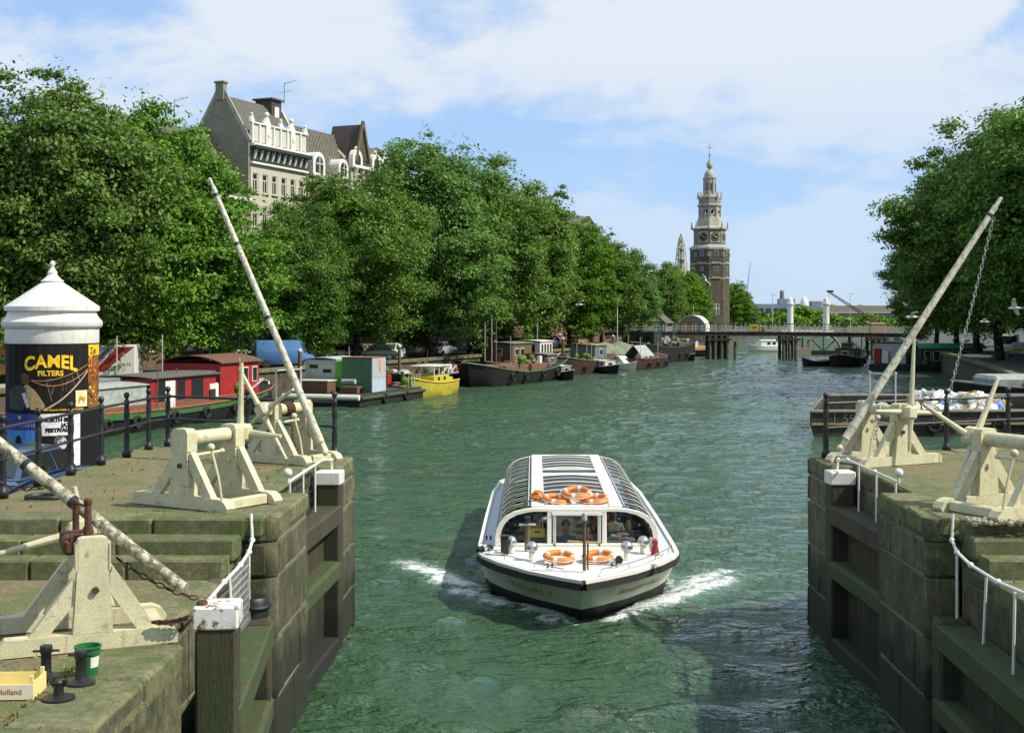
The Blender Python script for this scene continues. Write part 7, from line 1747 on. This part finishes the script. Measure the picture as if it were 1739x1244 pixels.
def hedge(name, label, x0, x1, y, h, n, mt, s=.9, seed=1):
    q = random.Random(seed); m = MB()
    for k in range(n):
        x = q.uniform(x0, x1); hz = h * (.65 + .35 * math.sin(x * .21 + seed) ** 2) * q.random() ** .6; yy = y + q.uniform(-3, 3); a = Vector((q.gauss(0, 1), q.gauss(0, 1), q.gauss(0, 1))).normalized(); b = a.orthogonal().normalized(); c = Vector((x, yy, 1.5 + hz)); r = s * q.uniform(.5, 1.2)
        m.quad(c - a * r - b * r, c + a * r - b * r, c + a * r + b * r, c - a * r + b * r)
    o = m.build("treeline", mt, None, fix=False, kind="stuff"); return o
hedge("treeline", "", 68, 180, 470, 5.0, 2600, LEAF[2], .55, 1); hedge("treeline", "", 128, 260, 640, 9, 5200, LEAF[2], 1.0, 2); hedge("treeline", "", 125, 520, 905, 7, 2600, LEAF[2], 1.6, 3)
MB().box((P(1372, 0, 300).x, 300, 2.1), (12, 1.2, 1.0)).build("harbour_wall", WHITE, kind="structure")

# ------------------------------------------------------------------ trees
def crown_mesh(seed, Rx, Rz, n_cl, n_leaf, leaf, mt, lower=.55):
    """Leaf sprays on many clumps spread through the crown; origin at the crown's centre."""
    q = np.random.default_rng(seed)
    ph = q.uniform(0, 6.28, 6)
    V, F = [], []
    cl = []
    while len(cl) < n_cl:
        d = q.normal(size=3); d /= np.linalg.norm(d)
        rad = q.uniform(.22, 1.0) ** .5
        if d[2] < -lower: continue
        az = math.atan2(d[1], d[0]); el = math.asin(d[2])
        bump = 1 + .15 * math.sin(2 * az + ph[0]) * math.cos(el * 2 + ph[1]) + .11 * math.sin(3 * az + ph[2] + 2 * el) + .09 * math.sin(5 * az + ph[3] - 3 * el)
        c = d * np.array([Rx, Rx, Rz]) * rad * bump
        s = Rx * (.07 + .20 * q.random() ** 2) * (1.25 - .40 * rad)
        cl.append((c, s))
    tot = sum(s * s for _, s in cl)
    for c, s in cl:
        k = int(n_leaf * s * s / tot)
        d = q.normal(size=(k, 3)); d /= np.linalg.norm(d, axis=1)[:, None]
        d[:, 2] = np.where(d[:, 2] < -.3, -d[:, 2], d[:, 2])
        r = s * q.uniform(.25, 1.2, (k, 1)) * np.array([1.15, 1.15, .78])
        p = c + d * r
        nrm = d * .8 + q.normal(size=(k, 3)) * .55 + np.array([0, 0, .35]); nrm /= np.linalg.norm(nrm, axis=1)[:, None]
        a = np.cross(nrm, q.normal(size=(k, 3))); a /= np.linalg.norm(a, axis=1)[:, None]
        b = np.cross(nrm, a); sz = leaf * q.uniform(.6, 1.35, (k, 1))
        droop = nrm * sz * -.25
        v = np.stack([p - a * sz, p + b * sz * .55 + droop * .2, p + a * sz + droop, p - b * sz * .55 + droop * .2], 1)
        V.append(v.reshape(-1, 3))
    # loose outer foliage that closes the crown between the clumps
    k = int(n_leaf * .15); d = q.normal(size=(k, 3)); d /= np.linalg.norm(d, axis=1)[:, None]; d = d[d[:, 2] > -lower - .03]; k = len(d)
    az, el = np.arctan2(d[:, 1], d[:, 0]), np.arcsin(d[:, 2])
    bump = 1 + .13 * np.sin(2 * az + ph[0]) * np.cos(el * 2 + ph[1]) + .11 * np.sin(3 * az + ph[2] + 2 * el) + .09 * np.sin(5 * az + ph[3] - 3 * el) + .05 * np.sin(9 * az + 7 * el + ph[4]) + .04 * np.sin(14 * az - 11 * el + ph[5])
    p = d * np.array([Rx, Rx, Rz]) * (bump * (.62 + .36 * q.random(k) ** .8))[:, None]
    nrm = d * .8 + q.normal(size=(k, 3)) * .6 + np.array([0, 0, .35]); nrm /= np.linalg.norm(nrm, axis=1)[:, None]
    a = np.cross(nrm, q.normal(size=(k, 3))); a /= np.linalg.norm(a, axis=1)[:, None]; b = np.cross(nrm, a); sz = leaf * q.uniform(.5, 1.5, (k, 1)); droop = nrm * sz * -.25
    V.append(np.stack([p - a * sz, p + b * sz * .55 + droop * .2, p + a * sz + droop, p - b * sz * .55 + droop * .2], 1).reshape(-1, 3))
    V = np.concatenate(V); nq = len(V) // 4
    me = bpy.data.meshes.new("crown")
    me.vertices.add(len(V)); me.vertices.foreach_set("co", V.astype(np.float32).ravel())
    me.loops.add(nq * 4); me.loops.foreach_set("vertex_index", np.arange(nq * 4, dtype=np.int32))
    me.polygons.add(nq); me.polygons.foreach_set("loop_start", np.arange(0, nq * 4, 4, dtype=np.int32)); me.polygons.foreach_set("loop_total", np.full(nq, 4, dtype=np.int32))
    me.update(); me.materials.append(mt)
    return me, cl
def trunk_mesh(seed, h_tr, zc, cl, r0):
    q = random.Random(seed); m = MB()
    top = Vector((q.uniform(-.3, .3), q.uniform(-.3, .3), h_tr))
    m.path([(0, 0, -.3), (0, 0, .4), top * .5 + Vector((.1, 0, 0)), top, top + Vector((.2, .1, (zc - h_tr) * .9))], [r0 * 1.35, r0, r0 * .85, r0 * .7, r0 * .3], 10)
    for c, s in sorted(cl, key=lambda e: q.random())[:22]:
        e = Vector(c) + Vector((0, 0, zc)); st_ = top + Vector((0, 0, q.uniform(-.1, .5) * (zc - h_tr))); mid = st_.lerp(e, .5) + Vector((0, 0, q.uniform(.2, 1.0)))
        m.path([st_, mid, e], [r0 * .35, r0 * .2, .03], 6)
    me = m.mesh("trunk"); me.materials.append(BARK); me.polygons.foreach_set("use_smooth", [True] * len(me.polygons)); return me
TV = []
for k, (Rx, Rz, ncl, nl, lf, mt) in enumerate(((6.4, 8.6, 520, 125000, .135, LEAF[0]), (6.2, 8.8, 480, 122000, .135, LEAF[1]), (6.6, 8.3, 540, 125000, .140, LEAF[2]), (6.0, 8.6, 420, 85000, .165, LEAF[1]), (6.0, 8.4, 420, 85000, .165, LEAF[0]))):
    me, cl = crown_mesh(11 + k * 7, Rx, Rz, ncl, nl, lf, mt, .84); zc = 10.9
    TV.append((me, trunk_mesh(k, 4.2, zc, cl, .34), zc, Rz * 1.12))
def tree(label, x, y, z, top, v, rot, wide=1.0, group="tall elms along the quay with moored boats", drop=1.25):
    me, tr_, zc, rz_ = TV[v]; s = (top - z) / (zc + rz_)
    t = thing("tree", label, "tree", (x, y, z), R(rot), group)
    a = link("crown", me, t, loc=(0, 0, zc * s - drop)); a.scale = (s * wide, s * wide, s * (1 + drop / 13))
    b = link("trunk", tr_, t); b.scale = (s * wide, s * wide, s)
    return t
LT = [("tall elm filling the frame edge above the advertising column", -35.5, 74, 20.3, 2, 10, 1.15), ("tall elm rising highest above the advertising column", -29.0, 76.5, 21.6, 0, 40, 1.1), ("elm with high crown between the advertising column and the broad elm", -26.6, 82, 20.6, 3, 220, 1.05), ("broad elm between the advertising column and the gabled roof", -24.3, 87, 20.0, 1, 120, 1.22),
      ("elm in front of the cream house facade", -18.6, 103, 16.0, 0, 200, 1.0), ("elm over the parked yellow cars", -15.2, 110.5, 19.2, 2, 300, 1.1), ("tall elm standing beyond the ornate pale house", -9.8, 123, 24.0, 1, 70, 1.1), ("tall elm over the black barge with green gunwale", -5.6, 133, 23.3, 0, 155, 1.1),
      ("elm over the brown barge with white cabin", -.6, 146, 21.5, 4, 250, 1.1), ("elm over the tarpaulin covered barge", 4.4, 158, 19.3, 3, 20, 1.1), ("elm over the big dark green barge", 9.0, 170, 17.6, 4, 330, 1.1), ("elm behind the gabled sheds at the bridge", 13.6, 186, 16.2, 3, 100, 1.1),
      ("elm behind the round roofed shed", 20.5, 208, 15.2, 4, 180, 1.15), ("elm just in front of the clock tower's foot", 27.0, 235, 15.8, 3, 280, 1.25), ("low elm touching the clock tower", 35.5, 285, 14.0, 4, 60, 1.2), ("tree beyond the clock tower on the water side", 57.5, 372, 17.2, 3, 0, 1.2), ("small tree at the end of the row beyond the clock tower", 61.5, 374, 12.0, 4, 90, 1.1)]
for lb, x, y, top, v, rot, w in LT: tree(lb, x, y, QZ, top, v, rot, w)
RT = [("huge shaded elm at the frame edge above the rubbish barge", 40.5, 97, 24.6, 2, 0, 1.15), ("big shaded elm behind the raised pale boom's tip", 41.8, 116, 25.0, 0, 90, 1.15), ("shaded elm leaning over the green roofed houseboat", 46.6, 136, 22.6, 2, 210, 1.15), ("shaded elm over the pale grey houseboat", 49.4, 151, 20.6, 1, 130, 1.15), ("shaded elm where the wooden bridge meets the far bank", 52.0, 167, 19.4, 2, 20, 1.12),
      ("shaded elm of the second row behind the white van", 55.5, 140, 21, 3, 250, 1.2), ("shaded elm of the second row behind the bridge end", 60.0, 165, 18.5, 4, 310, 1.1), ("shaded elm beyond the frame edge behind the big elm", 50.5, 112, 24, 1, 310, 1.2)]
for lb, x, y, top, v, rot, w in RT: tree(lb, x, y, QZ, top, v, rot, w, "dark elms on the shaded far bank", .9)

# ------------------------------------------------------------------ gulls
def gull(label, p, rz, bank, s=1.0):
    t = thing("gull", label, "gull", p, rz, "white gulls in flight"); t.scale = (s,) * 3
    m = MB(); vs = []
    prof = [(-.28, .015), (-.2, .05), (-.05, .075), (.1, .065), (.17, .04), (.2, .05), (.25, .035), (.30, .008)]
    for x, r in prof:
        for k in range(8): a = k * math.pi / 4; vs.append((x, r * math.cos(a), r * math.sin(a) * .9))
    n = len(prof); fs = [(k * 8 + j, k * 8 + (j + 1) % 8, (k + 1) * 8 + (j + 1) % 8, (k + 1) * 8 + j) for k in range(n - 1) for j in range(8)]
    for sy in (1, -1):                     # wings grow out of the body as one surface
        o = len(vs); rot = Matrix.Rotation(R(bank) * sy, 4, 'X')
        for u, c0, c1, z in ((.03, -.08, .13, .02), (.30, -.06, .14, .12), (.62, -.10, .04, .06)):
            for x, dz_ in ((c0, 0), (c1, 0), (c1 * .5, .02), (c0, .015)):
                v_ = Vector((x, sy * u, z + dz_)); vs.append(tuple(v_))
        fs += [(o + k * 4 + j, o + k * 4 + (j + 1) % 4, o + (k + 1) * 4 + (j + 1) % 4, o + (k + 1) * 4 + j) for k in range(2) for j in range(4)] + [(o + 8, o + 9, o + 10, o + 11)]
    fs += [(0, 1, 2, 3, 4, 5, 6, 7)]
    M = Matrix.Rotation(R(bank), 4, 'X'); vs = [tuple(M @ Vector(v_)) for v_ in vs]
    m.add(vs, fs); m.build("body", WHITE, t); MB().tube((.29, 0, 0), (.35, 0, -.01), .012, .004, n=6).build("beak", YELLOWP, t)
    m = MB(); m.prism([(-.26, -.03, .0), (-.26, .03, .0), (-.42, .08, .0), (-.42, -.08, 0)], (0, 0, .012)); m.v = [tuple(M @ Vector(v_)) for v_ in m.v]; m.build("tail", WHITE, t)
gull("white gull flying with raised wings in front of the clock tower", P(1199, 476, 130), R(70), 55, 1.15); gull("white gull gliding in front of the dark trees beside the boom", P(1549, 538, 60), R(180), 15, 1.0); gull("white gull banking before the dark trees at the frame edge", P(1724, 523, 60), R(150), 35, 1.05); gull("small white gull gliding before the elms over the barges", P(984, 517, 110), R(200), 20, 1.2); gull("small pale gull gliding low before the dark trees", P(1672, 546, 75), R(170), 10, .9)
